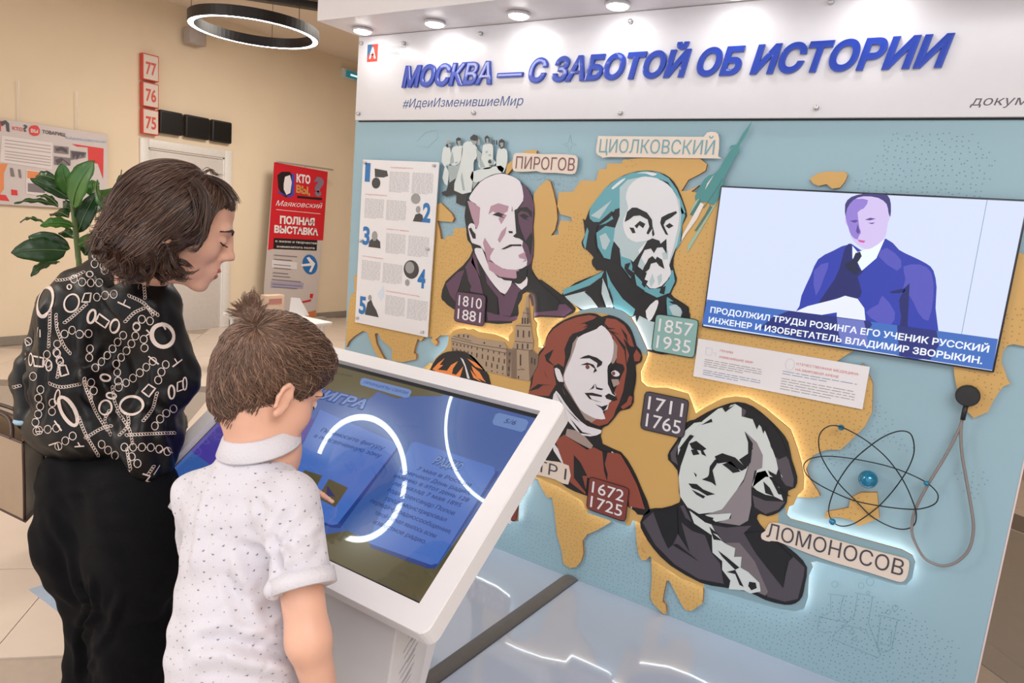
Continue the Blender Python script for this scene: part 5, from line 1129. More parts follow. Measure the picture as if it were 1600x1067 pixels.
def strands(name, paths, r, mt, parent, sides=3):
    mb = MB()
    for p in paths:
        n = len(p)
        if n < 3: continue
        mb.tube(p, [r*(.45+.55*min(1, 3*i/n))*(1 if i < n*.7 else max(.12, (n-1-i)/(n*.3))) for i in range(n)], sides, caps=False)
    return mb.build(name, mt, parent, smooth=True, kind='stuff')
def hand(S_, w_, d, n, s_, k=1., curl=.5, mode='relax'):
    """w_ wrist, d direction to the knuckles, n palm normal (towards the palm side), s_ side vector towards the thumb"""
    d, n, s_ = unit(d), unit(n), unit(s_)
    S_.ell(w_+d*.042*k, np.array([.046, .015, .036])*k, np.array([d, n, s_]), .012)
    for i, (off, ln_, c) in enumerate(((.027, .072, curl*.45), (.009, .08, curl*.8), (-.009, .074, curl), (-.026, .058, curl))):
        p = w_+(d*.078+s_*off)*k; a = 0.
        for j, (fr, rr_) in enumerate(((.45, .0088), (.31, .0078), (.24, .0068))):
            a += c*(.8 if j else .5); q = p+(d*cos(a)+n*sin(a))*ln_*fr*k
            S_.rc(p, q, rr_*k, rr_*.9*k, .004); p = q
    p = w_+(d*.018+s_*.026)*k; q = p+(d*.7+s_*.6+n*.25)*.036*k; S_.rc(p, q, .0125*k, .0095*k, .01)
    q2 = q+(d*.9+s_*.15+n*.3)*.028*k; S_.rc(q, q2, .0092*k, .0078*k, .004); S_.rc(q2, q2+(d*.9+n*.35)*.022*k, .0078*k, .0066*k, .004)

# ================================================================ woman
WS_ = 1.055
def WW(x, y, d): return W(x, y, d*WS_)
WF = thing('person', 'woman with brown bob in a black chain-print blouse and black trousers, leaning towards the screen', 'person', (-1.56, -1.83, 0))
pit = radians(24); lr_ = unit(ray(271, 357)); RL = unit(RR-lr_*(RR@lr_)); UL = unit(np.cross(RL, lr_)); hf = unit(RL*cos(pit)-UL*sin(pit)); hu = unit(RL*sin(pit)+UL*cos(pit)); hr = unit(np.cross(hf, hu)); hu = np.cross(hr, hf)
ho = WW(271, 357, 1.47)
zs = np.concatenate([np.arange(-.01, .80, .008), np.arange(.80, 1.12, .006), np.arange(1.12, 1.26, .004), np.arange(1.26, 1.66, .0029)])
B = SDF((-2.25, -2.2, 0), (-1.15, -1.2, 1.66), .0044, zs); B.u = WS_
LW = head(B, ho, hf, hr, hu, 1.06)
B.rc(LW(-.02, 0, -.03), WW(208, 428, 1.55), .047, .05, .03); B.rc(LW(0, 0, -.06), WW(215, 440, 1.53), .042, .05, .03)
B.rc(WW(205, 435, 1.55), WW(160, 520, 1.62), .055, .09, .05); B.ell(WW(160, 560, 1.63), (.12, .1, .17), CF, .04); B.ell(WW(168, 710, 1.66), (.09, .07, .12), CF, .04)
hipc = WW(168, 800, 1.68); B.ell(hipc, (.13, .1, .11), CF, .04)
kL, kR = WW(165, 1010, 1.72), WW(212, 1030, 1.64); kL[2] = .48; kR[2] = .47
fL = np.array([kL[0]-.02, kL[1]-.03, .09]); fR = np.array([kR[0]+.0, kR[1]-.03, .09])
for hj, kn_, ft in ((WW(140, 860, 1.7), kL, fL), (WW(200, 870, 1.63), kR, fR)): B.rc(hj, kn_, .075, .05, .03); B.rc(kn_, ft, .048, .034, .02); B.rc(ft-[0, 0, .05], ft+[.05, .13, -.055], .03, .025, .02)
shl, ell_, wrl = WW(100, 492, 1.70), WW(60, 592, 1.72), WW(54, 642, 1.67)
B.rc(shl, ell_, .042, .034, .02); B.rc(ell_, wrl, .032, .022, .02); B.rc(shl, WW(160, 520, 1.62), .05, .07, .03)
hand(B, wrl+(WW(44, 656, 1.66)-wrl)*.2, WW(44, 700, 1.70)-wrl, RR, fw*-1, .78, 1.6)
shr, elr = WW(226, 480, 1.52), WW(268, 592, 1.56)
hndr = WW(232, 668, 1.74); B.rc(shr, elr, .042, .034, .02); B.rc(elr, hndr, .032, .022, .02); hand(B, hndr, [-.6, .7, -.3], [0, -.3, -1], [-.9, .3, 0], .85, .9)
V, F = B.mesh()
del B.D
dl = lambda P, a, b, c, ra, rb, rc_: (((P-LW(a, b, c))@hf/ra)**2+((P-LW(a, b, c))@hr/rb)**2+((P-LW(a, b, c))@hu/rc_)**2)/(WS_*1.06)**2
Vs = relax(V, F, 1, .4)
fc = Vs[F].mean(1)
lip = (dl(fc, .1055, 0, -.0465, .012, .0195, .0062) < 1) | (dl(fc, .103, 0, -.0597, .013, .018, .0078) < 1)
body = link('body', fastmesh('body', Vs, F, [M_skin, M_lip], lip.astype(int)), WF)
bv = bvh_of(Vs, F)
# eyes, brows, lashes
def face_extras(LL_, bv_, A, parent, brow_col):
    f_, r_, u_ = A
    for s_ in (-1, 1):
        mb = MB(); c = LL_(.0853, .0295*s_, .0120); mb.lathe([(.0124*sin(a), -.0124*cos(a)) for a in np.linspace(.03, pi-.03, 12)], c, tuple(f_), 16); mb.build('eyeball', M_eye, parent, smooth=True)
        MB().lathe([(.0052*sin(a), -.0052*cos(a)) for a in np.linspace(.03, pi-.03, 8)], LL_(.0920, .0295*s_, .0068), tuple(f_), 12).build('iris', M_iris, parent, smooth=True)
        def on(a, b, cc, lift=.001):
            p = LL_(a, b, cc); h = bv_.ray_cast(Vector(p+f_*.06+r_*s_*.02), Vector(unit(-f_*.06-r_*s_*.02)), .12)
            return np.array(h[0])+f_*lift if h[0] is not None else p
        mb = MB(); P = [on(.09, b*s_, c_, .0018) for b, c_ in ((.011, .031), (.023, .037), (.035, .0385), (.046, .035), (.054, .028))]
        mb.tube(smooth2(P, 4, False), [(.0018+.0014*sin(pi*min(1, i/14)))*(1 if parent is WF else .45) for i in range(len(smooth2(P, 4, False)))], 6); mb.build('eyebrow', brow_col, parent, smooth=True)
        mb = MB(); P = [on(.09, b*s_, c_, .001) for b, c_ in ((.017, .0075), (.025, .005), (.035, .005), (.045, .0085))]
        mb.tube(smooth2(P, 3, False), .0016, 6)
        for b in (np.linspace(.020, .044, 9) if parent is WF else ()):
            p = on(.09, b*s_, .0052+.003*abs(b-.029)/.015, .0005); mb.tube([p, p+f_*.006-u_*.002+r_*s_*.001, p+f_*.009-u_*.001+r_*s_*.002], .00045, 3)
        mb.build('eyelashes', M_iris, parent)
face_extras(LW, bv, (hf, hr, hu), WF, M_brow)
g_ = MB(); c = LW(-.008, .084, -.031); g_.lathe([(.0042*sin(a), -.0042*cos(a)) for a in np.linspace(.05, pi-.05, 8)], c, tuple(hr), 12); g_.build('earring', mat('silver', (.75, .75, .74), .15, 1.), WF, smooth=True)
# hair
H = SDF(ho-.25, ho+.25, .0042); H.u = WS_*1.06
A = np.array([hf, hr, hu])
def HE(a, b, c, ra, rb, rc_, kk=.02, mode='add'): H.ell(LW(a, b, c), (ra, rb, rc_), A, kk, mode)
HE(-.004, 0, .045, .103, .085, .084, .02)
HE(-.040, 0, .0, .078, .090, .085, .03)
HE(-.062, 0, -.050, .056, .088, .044, .025)
for s_ in (-1, 1):
    HE(.005, .068*s_, .01, .05, .026, .055, .02); HE(-.035, .072*s_, -.055, .04, .03, .035, .02)
    if s_ > 0: HE(.040, .054*s_, .050, .034, .028, .042, .015); HE(.028, .066*s_, -.005, .020, .014, .03, .012)
HE(-.085, 0, -.075, .034, .07, .034, .02); HE(-.045, .035, -.085, .05, .05, .04, .02); HE(-.045, -.035, -.085, .05, .05, .04, .02)
# face opening
HE(.125, .014, .002, .082, .088, .083, .008, 'sub'); HE(.07, .07, -.05, .05, .04, .045, .008, 'sub'); HE(.07, -.07, -.05, .05, .04, .045, .008, 'sub')
HE(.02, 0, -.075, .08, .05, .06, .01, 'sub'); HE(.088, .062, .042, .036, .036, .042, .008, 'sub'); HE(.004, .092, -.034, .017, .02, .014, .008, 'sub')
HV, HF = H.mesh(); HV = relax(HV, HF, 2)
M_hair = mat('hair_brown', S(62, 44, 38), .42, namt=.25, nscale=60, bump=.5, bscale=90, stretch=(1, 1, .25), spec=.5)
M_hair2 = mat('hair_strand', S(78, 55, 45), .34, namt=.2, nscale=20, spec=.6); M_hair3 = mat('hair_strand_light', S(124, 94, 78), .36, namt=.2, nscale=20, spec=.6)
hair = link('hair', fastmesh('hair', HV, HF, [M_hair]), WF)
hb = bvh_of(HV, HF)
pole = unit(hf*.40+hu*.92); e1 = unit(np.cross(pole, hr)); e2 = np.cross(pole, e1)
hc = LW(-.03, 0, .015); rs = random.Random(11)
def hairpath(phi, t0, t1, swirl=0., n=15, lift=.002, wav=.0):
    out = []; ph0 = rs.uniform(0, 6)
    for i in range(n):
        t = t0+(t1-t0)*i/(n-1); p_ = phi+swirl*(t-t0)+wav*sin(ph0+i*.9)
        d = pole*cos(t)+(e1*cos(p_)+e2*sin(p_))*sin(t)
        h = hb.ray_cast(Vector(hc+d*.3), Vector(-d), .34)
        if h[0] is None or (np.array(h[0])-hc)@d < .02: break
        out.append(np.array(h[0])+d*(lift*min(1, i/2)))
    return out
P1, P2_ = [], []
for i in range(1500):
    phi = rs.uniform(0, 2*pi); t0 = rs.choice((rs.uniform(.08, .5), rs.uniform(.1, 1.8))); t1 = t0+rs.uniform(.7, 1.6)
    p = hairpath(phi, t0, min(t1, 2.75), rs.uniform(-.12, .12), 13, rs.uniform(.0005, .005), rs.uniform(0, .03))
    if len(p) >= 5:
        # curl the ends of long strands
        if t1 > 2.0:
            dd = p[-1]-p[-2]; dd /= np.linalg.norm(dd)+1e-9; side = unit(np.cross(dd, p[-1]-hc)); q = p[-1]; rr_ = rs.uniform(.003, .008); sg = rs.choice((-1, 1))
            for j in range(1, 9):
                a = j*.55; p.append(q+dd*rr_*sin(a)+unit(q-hc)*rr_*(1-cos(a))*.8+side*sg*.004*j*.5)
        (P2_ if rs.random() < .32 else P1).append(p)
# curly ends, laid over the lower hair
def curl(x, y, ln_, ang, rad, n_, spread):
    p0, n0 = cast(hb, x, y, .002)
    if p0 is None: p0 = WW(x, y, 1.42); n0 = -fw
    dd0 = (p0-CAM)@fw; ph0 = rs.uniform(0, 6)
    for _ in range(n_):
        ox, oy, dz = rs.gauss(0, spread), rs.gauss(0, spread), rs.uniform(-.006, .006); P = []; turns = .85+rs.uniform(-.12, .12)
        for i in range(20):
            t = i/19; c_ = rad*(1-.35*t); P.append(W(x+ox*(1-t*.5)+cos(ang)*ln_*t+c_*cos(ph0+turns*2*pi*t), y+oy*(1-t*.5)+sin(ang)*ln_*t+c_*sin(ph0+turns*2*pi*t)*.8, dd0+dz-.004+.010*sin(ph0+turns*2*pi*t+1)))
        P1.append(P)
for (x, y, l_, a_, r_) in ((262, 396, 40, 1.0, 5), (250, 404, 40, 1.3, 5), (238, 400, 42, 1.7, 6), (225, 406, 36, 1.5, 6), (212, 402, 36, 2.0, 6), (200, 404, 32, 1.8, 5), (188, 396, 30, 2.1, 6), (176, 390, 26, 2.4, 6), (166, 384, 24, 2.6, 5), (268, 412, 28, .8, 5), (244, 420, 26, 1.1, 6), (228, 424, 22, 1.6, 6), (210, 418, 22, 1.9, 6), (274, 400, 30, .7, 5)): curl(x, y, l_, a_, r_, 30, 3.0)
# loose locks beside the face, drawn along the cheek
def facelock(pts, n_, spread, depth):
    out = []
    for _ in range(n_):
        o_ = np.array([rs.gauss(0, spread), rs.gauss(0, spread)]); ph = rs.uniform(0, 6); P = []
        dd = depth+rs.uniform(-.008, .008)+.012
        for i, (x, y) in enumerate(smooth2(pts, 4, False)): P.append(WW(x+o_[0]*(1+.05*i)+.4*sin(ph+i), y+o_[1]+.4*cos(ph+i*1.3), dd))
        out.append(P)
    return out
FR['h'] = (230, 240, 4.447)
for s_, n_, sp_, dp in (('h 300,170 370,260 375,380 345,480 300,530 260,560 240,600', 16, 2.6, 1.372), ('h 330,190 405,300 410,430 392,560 360,640 320,675 270,655', 22, 2.2, 1.372), ('h 340,180 415,290 418,420 395,520 360,570 300,610 240,605', 16, 2.2, 1.374), ('h 290,230 330,330 345,450 310,520 250,560 200,560', 14, 3.0, 1.37),
    ('h 100,560 150,680 175,760 230,815 300,830 355,800', 12, 2., 1.385), ('h 90,600 140,720 170,820 230,870 310,870', 12, 2.2, 1.39), ('h 60,600 130,700 150,800 200,860 250,840 230,800', 22, 4., 1.395), ('h 380,160 460,170 540,210 600,280 640,345', 26, 2.2, 1.43), ('h 400,200 480,200 550,250 600,330 600,400', 26, 2.6, 1.43), ('h 400,130 440,110 470,140 520,150', 8, 2.5, 1.42), ('h 20,620 60,720 40,800 90,860 160,870 200,830', 24, 5, 1.395), ('h -60,560 -40,680 -20,780 60,840 120,800', 24, 6, 1.41), ('h -120,520 -160,600 -190,640 -240,610 -250,560', 24, 6, 1.46)):
    P1 += facelock(px(s_), n_, sp_/1.6, dp)
strands('hair_strands', P1, .00095, M_hair2, hair); strands('hair_highlights', P2_, .0009, M_hair3, hair)

# blouse
Bl = SDF((-2.3, -2.25, .7), (-1.1, -1.2, 1.52), .0048); Bl.u = WS_
Bl.ell(WW(158, 500, 1.60), (.132, .12, .125), CF, .05); Bl.ell(WW(160, 590, 1.63), (.155, .135, .14), CF, .05); Bl.ell(WW(172, 668, 1.64), (.168, .135, .085), CF, .04)
Bl.ell(WW(236, 685, 1.545), (.054, .075, .1), CF, .07); Bl.ell(WW(110, 668, 1.66), (.09, .1, .06), CF, .03)
Bl.rc(shl+UU*.0, ell_, .056, .053, .04); Bl.rc(ell_, WW(50, 650, 1.67), .054, .036, .03)
Bl.rc(shr, elr, .064, .058, .05); Bl.rc(elr, hndr*.5+elr*.5, .05, .040, .03)
Bl.rc(WW(108, 484, 1.69), WW(224, 474, 1.53), .056, .058, .05)
Bl.rc(WW(200, 425, 1.555), WW(176, 462, 1.58), .062, .085, .04)
# open neck hole
Bl.rc(WW(206, 412, 1.545), WW(240, 370, 1.5), .049, .06, .006, 'sub')
BV, BF = Bl.mesh(); BV = relax(BV, BF, 2)
# folds
def nrm(V_, F_):
    n_ = np.cross(V_[F_[:, 2]]-V_[F_[:, 0]], V_[F_[:, 3]]-V_[F_[:, 1]]); N_ = np.zeros_like(V_)
    for j in range(4): np.add.at(N_, F_[:, j], n_)
    return N_/(np.linalg.norm(N_, axis=1)[:, None]+1e-12)
def folds(V_, F_, list_):
    N_ = nrm(V_, F_); d_ = np.zeros(len(V_))
    for (a, b, w_, amp) in list_:    # a crease segment a->b, width w_, signed height amp
        ab = b-a; h = np.clip(((V_-a)@ab)/(ab@ab), 0, 1); q = np.linalg.norm(V_-a-h[:, None]*ab, axis=1)/w_
        d_ += amp*(np.exp(-q**2)-.5*np.exp(-((q-1.6)/.8)**2))*np.sin(pi*np.clip(h*.96+.02, 0, 1))**.5
    w2 = V_+.02*np.sin(V_[:, [1, 2, 0]]*23)
    d_ += .0022*np.sin(w2[:, 0]*70+w2[:, 2]*38)*np.sin(w2[:, 1]*41+1)+.0016*np.sin(w2[:, 2]*95+w2[:, 1]*60)
    return V_+N_*d_[:, None]
FR['w'] = (0, 380, 2.669)
def fold_px(s_, bvh_, w_, amp):
    q = [cast(bvh_, *p)[0] for p in px(s_)]; q = [p for p in q if p is not None]
    return [(q[i], q[i+1], w_, amp) for i in range(len(q)-1)]
b0 = bvh_of(BV, BF)
fl = []
for s_, w_, a in (('w 350,330 340,480 380,640 470,760 560,930', .014, .012), ('w 440,430 420,560 470,640', .012, -.012), ('w 200,250 190,420 180,600 160,760', .012, -.008), ('w 110,420 115,560 130,680', .010, -.009), ('w 560,420 600,600 690,760', .016, -.006), ('w 640,250 700,420 770,560', .014, .006), ('w 250,600 340,760 420,880', .012, .008), ('w 620,500 560,700 540,860', .014, -.008), ('w 700,640 680,820 700,960', .014, .009), ('w 380,120 420,260 500,330', .012, -.005), ('w 480,480 380,560 300,560', .013, .009), ('w 160,200 200,330 260,420', .013, .006)):
    fl += fold_px(s_, b0, w_, a)
BV = folds(BV, BF, fl)
M_bl = mat('blouse_satin', S(9, 8, 10), .45, namt=.1, nscale=12, bump=.12, bscale=22, spec=.28)
blouse = link('blouse', fastmesh('blouse', BV, BF, [M_bl]), WF)
bb = bvh_of(BV, BF)
# collar
mb = MB(); cc = WW(213, 413, 1.545); cn = unit(WW(262, 345, 1.48)-cc); a1 = unit(np.cross(cn, fw)); a2 = np.cross(cn, a1); V = []; F = []; n = 28
for k in range(n):
    a = radians(-150)+radians(300)*k/(n-1)+radians(0); dr_ = a1*cos(a)+a2*sin(a)
    for (r_, h) in ((.070, .052), (.075, .054), (.082, .016), (.096, -.020), (.092, -.023), (.072, .0)): V.append(cc+dr_*r_+cn*h)
m_ = 6
for k in range(n-1):
    for i in range(m_): j = (i+1) % m_; F.append((k*m_+i, (k+1)*m_+i, (k+1)*m_+j, k*m_+j))
CV = np.array(V); link('collar', new_mesh('collar', V, F, M_bl, True), blouse)
# printed chains lying on the cloth
M_pr = mat('print_cream', S(214, 196, 186), .45, namt=.05)
pr = MB()
call = bvh_of(np.concatenate([BV, CV]), list(map(tuple, BF))+[tuple(i+len(BV) for i in f) for f in F])
def on_cloth(P2d, wd, closed=False, lift=.0011):
    P, N = [], []
    for (x, y) in P2d:
        p, n_ = cast(call, x, y, lift)
        if p is None: return
        if P and np.linalg.norm(p-P[-1]) > .03: return
        P.append(p); N.append(n_)
    if len(P) > 2: ribbon(pr, P, wd, closed, N)
def cring(x, y, rx, ry, ang=0., wd=.0028, n=14):
    c_, s_ = cos(ang), sin(ang); on_cloth([(x+rx*cos(a)*c_-ry*sin(a)*s_, y+rx*cos(a)*s_+ry*sin(a)*c_) for a in np.linspace(0, 2*pi, n, endpoint=False)], wd, True)
def cpoly(pts, wd=.0028, closed=True):
    out = []
    for i in range(len(pts) if closed else len(pts)-1):
        a, b_ = pts[i], pts[(i+1) % len(pts)]
        for t in (0, .33, .66): out.append((a[0]+(b_[0]-a[0])*t, a[1]+(b_[1]-a[1])*t))
    if not closed: out.append(pts[-1])
    on_cloth(out, wd, closed)
def chain(s_, r=6.2, gap=13.5, wd=.0018):
    q = np.array(smooth2(px(s_), 6, False)); L = np.concatenate([[0], np.cumsum(np.linalg.norm(np.diff(q, axis=0), axis=1))]); t = 0; prev = None
    while t <= L[-1]+1e-6:
        x, y = np.interp(t, L, q[:, 0]), np.interp(t, L, q[:, 1]); cring(x, y, r*.88, r, 0, wd)
        if prev is not None and gap > r*2: 
            v = unit([x-prev[0], y-prev[1]]); cpoly([(prev[0]+v[0]*r*.8, prev[1]+v[1]*r*.8), (x-v[0]*r*.8, y-v[1]*r*.8)], wd, False)
        prev = (x, y); t += gap
def cable(s_, wd=.0013):   # fine curb chain: short overlapping links
    q = np.array(smooth2(px(s_), 6, False)); L = np.concatenate([[0], np.cumsum(np.linalg.norm(np.diff(q, axis=0), axis=1))]); t = 0
    while t <= L[-1]:
        x, y = np.interp(t, L, q[:, 0]), np.interp(t, L, q[:, 1]); x2, y2 = np.interp(t+1, L, q[:, 0]), np.interp(t+1, L, q[:, 1])
        cring(x, y, 3.2, 2., math.atan2(y2-y, x2-x)+.5, wd, 8); t += 4.3
for s_ in ('w 270,378 300,362 335,380 370,376', 'w 515,383 485,420 455,460 420,498 385,530', 'w 570,345 595,315 640,330', 'w 570,350 562,395 520,460 485,500 490,545 495,600', 'w 600,400 605,450', 'w 495,600 545,570 590,535 640,490', 'w 660,570 680,522 710,482', 'w 645,762 680,718 715,695 745,668', 'w 520,850 565,850 620,850 665,858 740,880', 'w 425,838 465,872 505,900', 'w 165,780 205,775 240,770', 'w 170,610 160,655 170,690 150,740 155,790', 'w 220,665 218,708', 'w 240,420 235,450 250,490', 'w 245,845 285,815 310,800', 'w 310,150 330,160 370,165 410,165 440,160', 'w 440,60 430,120 455,85', 'w 400,50 395,95', 'w 120,260 105,320', 'w 90,420 75,430', 'w 140,555 105,555', 'w 375,440 372,480', 'w 390,615 375,570', 'w 405,225 455,215 505,212', 'w 550,890 575,920', 'w 120,410 105,450 115,500', 'w 200,500 195,440', 'w 675,985 665,1020', 'w 240,460 255,500'): chain(s_)
for s_ in ('w 205,150 250,155 300,145 350,120', 'w 210,280 208,350 205,440', 'w 235,300 240,360 270,430 300,465', 'w 272,330 310,300 365,250', 'w 525,325 560,290 600,270', 'w 210,585 260,600 340,585', 'w 330,730 360,800 415,890', 'w 490,700 540,775 555,840', 'w 530,800 620,795 730,790', 'w 600,738 635,690 655,625', 'w 360,810 420,775 470,760', 'w 350,580 400,700 450,780', 'w 535,720 535,760 500,800', 'w 600,170 605,230', 'w 380,640 365,620 350,560', 'w 540,220 600,250 640,300', 'w 620,270 660,300', 'w 470,600 480,660 500,700', 'w 455,700 440,740 465,800', 'w 530,860 545,940', 'w 620,960 640,930', 'w 250,500 240,560', 'w 60,600 100,590'): cable(s_)
for (x, y, rx, ry, a, wd) in ((190, 245, 30, 62, .25, .0085), (540, 120, 62, 66, -.3, .010), (300, 250, 30, 38, .4, .004), (383, 305, 15, 28, .3, .005), (480, 345, 18, 28, .3, .005), (550, 677, 48, 38, -.1, .006), (285, 700, 26, 66, -.5, .008), (678, 385, 44, 48, -.6, .009), (715, 620, 12, 28, 0, .004), (770, 585, 8, 26, 0, .003), (240, 640, 10, 30, .2, .003), (130, 485, 8, 25, 0, .004), (205, 510, 12, 22, 0, .003), (440, 685, 26, 30, 0, .004), (100, 470, 7, 28, 0, .003), (205, 190, 12, 26, .1, .003), (440, 560, 22, 14, .2, .0045), (465, 635, 22, 12, .1, .004), (375, 130, 14, 12, 0, .003), (290, 183, 9, 10, 0, .003)):
    p = px('w %f,%f' % (x, y))[0]; cring(p[0], p[1], rx/2.669, ry/2.669, a, wd, 24)
for s_, wd in (('w 355,210 380,208 375,245 342,245', .003), ('w 415,295 458,325 440,352 400,325', .004), ('w 140,470 182,478 180,515 145,512', .004), ('w 245,510 275,508 288,545 255,555', .0035), ('w 622,588 648,605 622,640 592,618', .0035), ('w 740,580 762,572 765,608 738,618', .003), ('w 300,85 332,92 318,112 285,105', .003), ('w 120,400 140,430 125,440', .0025), ('w 105,400 130,420 112,428', .0025)): cpoly(px(s_), wd)
for s_, wd in (('w 150,392 186,392', .003), ('w 168,360 168,392', .0025), ('w 492,245 545,270', .0035), ('w 515,258 525,235', .0025), ('w 620,470 662,505', .0035), ('w 720,515 758,485', .003), ('w 738,498 728,480', .0025), ('w 228,740 258,782', .0035), ('w 312,848 352,845', .003), ('w 325,830 335,848', .0025), ('w 205,842 240,830 248,862', .003), ('w 180,785 150,785', .002), ('w 665,870 695,850 708,872', .003), ('w 640,965 665,925', .003), ('w 595,960 625,970 610,990 630,995', .004), ('w 155,390 160,350', .002), ('w 610,360 625,375 610,385', .003), ('w 672,330 690,360', .004), ('w 240,350 245,330', .002)): cpoly(px(s_), wd, False)
# the sides the photograph does not show carry the same print
rp_ = random.Random(4); N_ = nrm(BV, BF)
for i in range(900):
    j = rp_.randrange(len(BV)); p0, n0 = BV[j], N_[j]
    v = unit(CAM-p0)
    if n0@v > -.05: continue
    a = unit(np.cross(n0, [0, 0, 1.])+1e-6); b_ = np.cross(n0, a); r_ = rp_.choice((.008, .008, .009, .016)); P, NN = [], []
    for t in np.linspace(0, 2*pi, 12, endpoint=False):
        h = bb.find_nearest(Vector(p0+(a*cos(t)*.9+b_*sin(t))*r_)); P.append(np.array(h[0])+n0*.0012); NN.append(n0)
    ribbon(pr, P, .0022 if r_ < .01 else .005, True, NN)
pr.build('chain_print', M_pr, blouse, kind='stuff')

# trousers
T = SDF((-2.3, -2.25, .04), (-1.15, -1.2, 1.05), .007); T.u = WS_
T.ell(WW(168, 750, 1.67), (.150, .13, .13), CF, .05); T.ell(WW(135, 835, 1.665), (.115, .115, .115), CF, .05); T.ell(WW(218, 832, 1.565), (.105, .09, .19), CF, .08)
T.rc(WW(150, 890, 1.68), kL, .098, .078, .05); T.rc(kL, fL+[0, 0, -.02], .078, .082, .04); T.rc(WW(205, 880, 1.62), kR, .096, .08, .05); T.rc(kR, fR+[0, 0, -.02], .08, .084, .04)
T.plane((0, 0, .06), (0, 0, -1))
TV_, TF = T.mesh(); TV_ = relax(TV_, TF, 3); b0 = bvh_of(TV_, TF); fl = []
for s_, w_, a in (('P 75,800 110,860 125,930', .015, .008), ('P 125,915 140,940 128,990 130,1060', .012, -.012), ('P 145,905 150,950 135,1000', .01, .01), ('P 190,930 160,1000 140,1060', .012, .008), ('P 90,770 150,765 230,745', .01, .004)): fl += fold_px(s_, b0, w_, a)
TV_ = folds(TV_, TF, fl)
link('trousers', fastmesh('trousers', TV_, TF, [mat('trouser_black', S(8, 8, 12), .85, spec=.15, namt=.08, bump=.1, bscale=400)]), WF)
for ft in (fL, fR):
    mb = MB(); q = [ft+[0, -.05, -.055], ft+[.01, .0, -.052], ft+[.03, .08, -.058], ft+[.045, .15, -.068], ft+[.055, .19, -.076]]
    mb.tube(smooth2(q, 3, False), [.03, .038, .042, .043, .042, .041, .042, .043, .041, .038, .032, .024, .008], 12); o = mb.build('shoe', mat('shoe_black', S(26, 24, 26), .35), WF, smooth=True)
MB().tube([WW(44, 656, 1.655)+(RR*cos(a)*.026+unit(fw+UU*.2)*sin(a)*.026) for a in np.linspace(0, 2*pi, 20, endpoint=False)], .0065, 8, True).build('bracelet', mat('pale_blue_band', S(150, 180, 200), .5), WF, smooth=True)

# handbag on the left arm
c1 = WW(36, 692, 1.60); cb = WW(31, 826, 1.60); zt_, zb_ = c1[2], cb[2]
c2 = WW(-95, 700, 1.80); c3 = WW(68, 678, 1.72); hb_ = thing('handbag', 'taupe leather tote handbag with dark edges hanging at the left of the woman', 'handbag', (c1[0]-.1, c1[1]+.05, zb_))
c4 = c2+c3-c1
def bagwall(name, p, q, mt, bulge, z0=0., z1=0.):
    V, F = [], []; n_, m_ = 10, 10; nd = unit(np.cross(q-p, [0, 0, 1.]))
    ctr = (c1+c2+c3+c4)/4; nd = nd if nd@((p+q)/2-ctr) > 0 else -nd
    for s_ in (0, 1):
        for i in range(n_):
            for j in range(m_):
                u_, v_ = i/(n_-1), j/(m_-1); zz = zb_+(zt_-zb_)*v_; inset = .03*(1-v_)**3
                pt = p+(q-p)*u_; pt = pt*(1-inset)+ctr*inset; pt = pt+nd*(bulge*sin(pi*u_)*sin(pi*min(v_*1.1, 1))-s_*.003); V.append((pt[0], pt[1], zz+.012*(1-v_)*sin(pi*u_)*0))
    N2 = n_*m_
    for i in range(n_-1):
        for j in range(m_-1):
            a = i*m_+j; F.append((a, a+m_, a+m_+1, a+1)); F.append((a+N2, a+N2+1, a+N2+m_+1, a+N2+m_))
    return link(name, new_mesh(name, V, F, mt, True), hb_)
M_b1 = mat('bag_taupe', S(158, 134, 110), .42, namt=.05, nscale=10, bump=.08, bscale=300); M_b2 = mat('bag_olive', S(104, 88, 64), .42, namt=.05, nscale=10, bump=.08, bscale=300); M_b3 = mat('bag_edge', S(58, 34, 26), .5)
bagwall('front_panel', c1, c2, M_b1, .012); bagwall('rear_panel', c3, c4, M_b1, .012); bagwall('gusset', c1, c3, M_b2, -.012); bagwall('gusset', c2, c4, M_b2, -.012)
MB().poly([(p[0], p[1], zb_+.004) for p in (c1, c2, c4, c3)], (0, 0, -.006)).build('base', M_b3, hb_)
for p in (c1, c2, c3, c4):
    ctr = (c1+c2+c3+c4)/4; MB().tube([p*(1-.03*(1-v_)**3)+ctr*.03*(1-v_)**3-[0, 0, p[2]*(1-.03*(1-v_)**3)+ctr[2]*.03*(1-v_)**3-(zb_+(zt_-zb_)*v_)] for v_ in np.linspace(0, 1, 8)], .0035, 6).build('piping', M_b3, hb_, smooth=True)
rim = [np.array([p[0], p[1], zt_]) for p in (c1, c2, c4, c3)]; MB().tube(rim, .0035, 6, True).build('rim', M_b3, hb_)
mid = (c1+c2)/2; mid2 = (c3+c4)/2
for (a, b_) in ((c1+(c2-c1)*.12, c1+(c2-c1)*.88), (c3+(c4-c3)*.12, c3+(c4-c3)*.88)):
    P = [a*(1-t)+b_*t+np.array([0, 0, zt_-(a*(1-t)+b_*t)[2]+.035*sin(pi*t)]) for t in np.linspace(0, 1, 16)]
    P = [p+(WW(44, 662, 1.67)-P[5])*[1, 1, 0]*sin(pi*i/15)*.6 for i, p in enumerate(P)]; MB().tube(P, .005, 8).build('handle', M_b3, hb_, smooth=True)

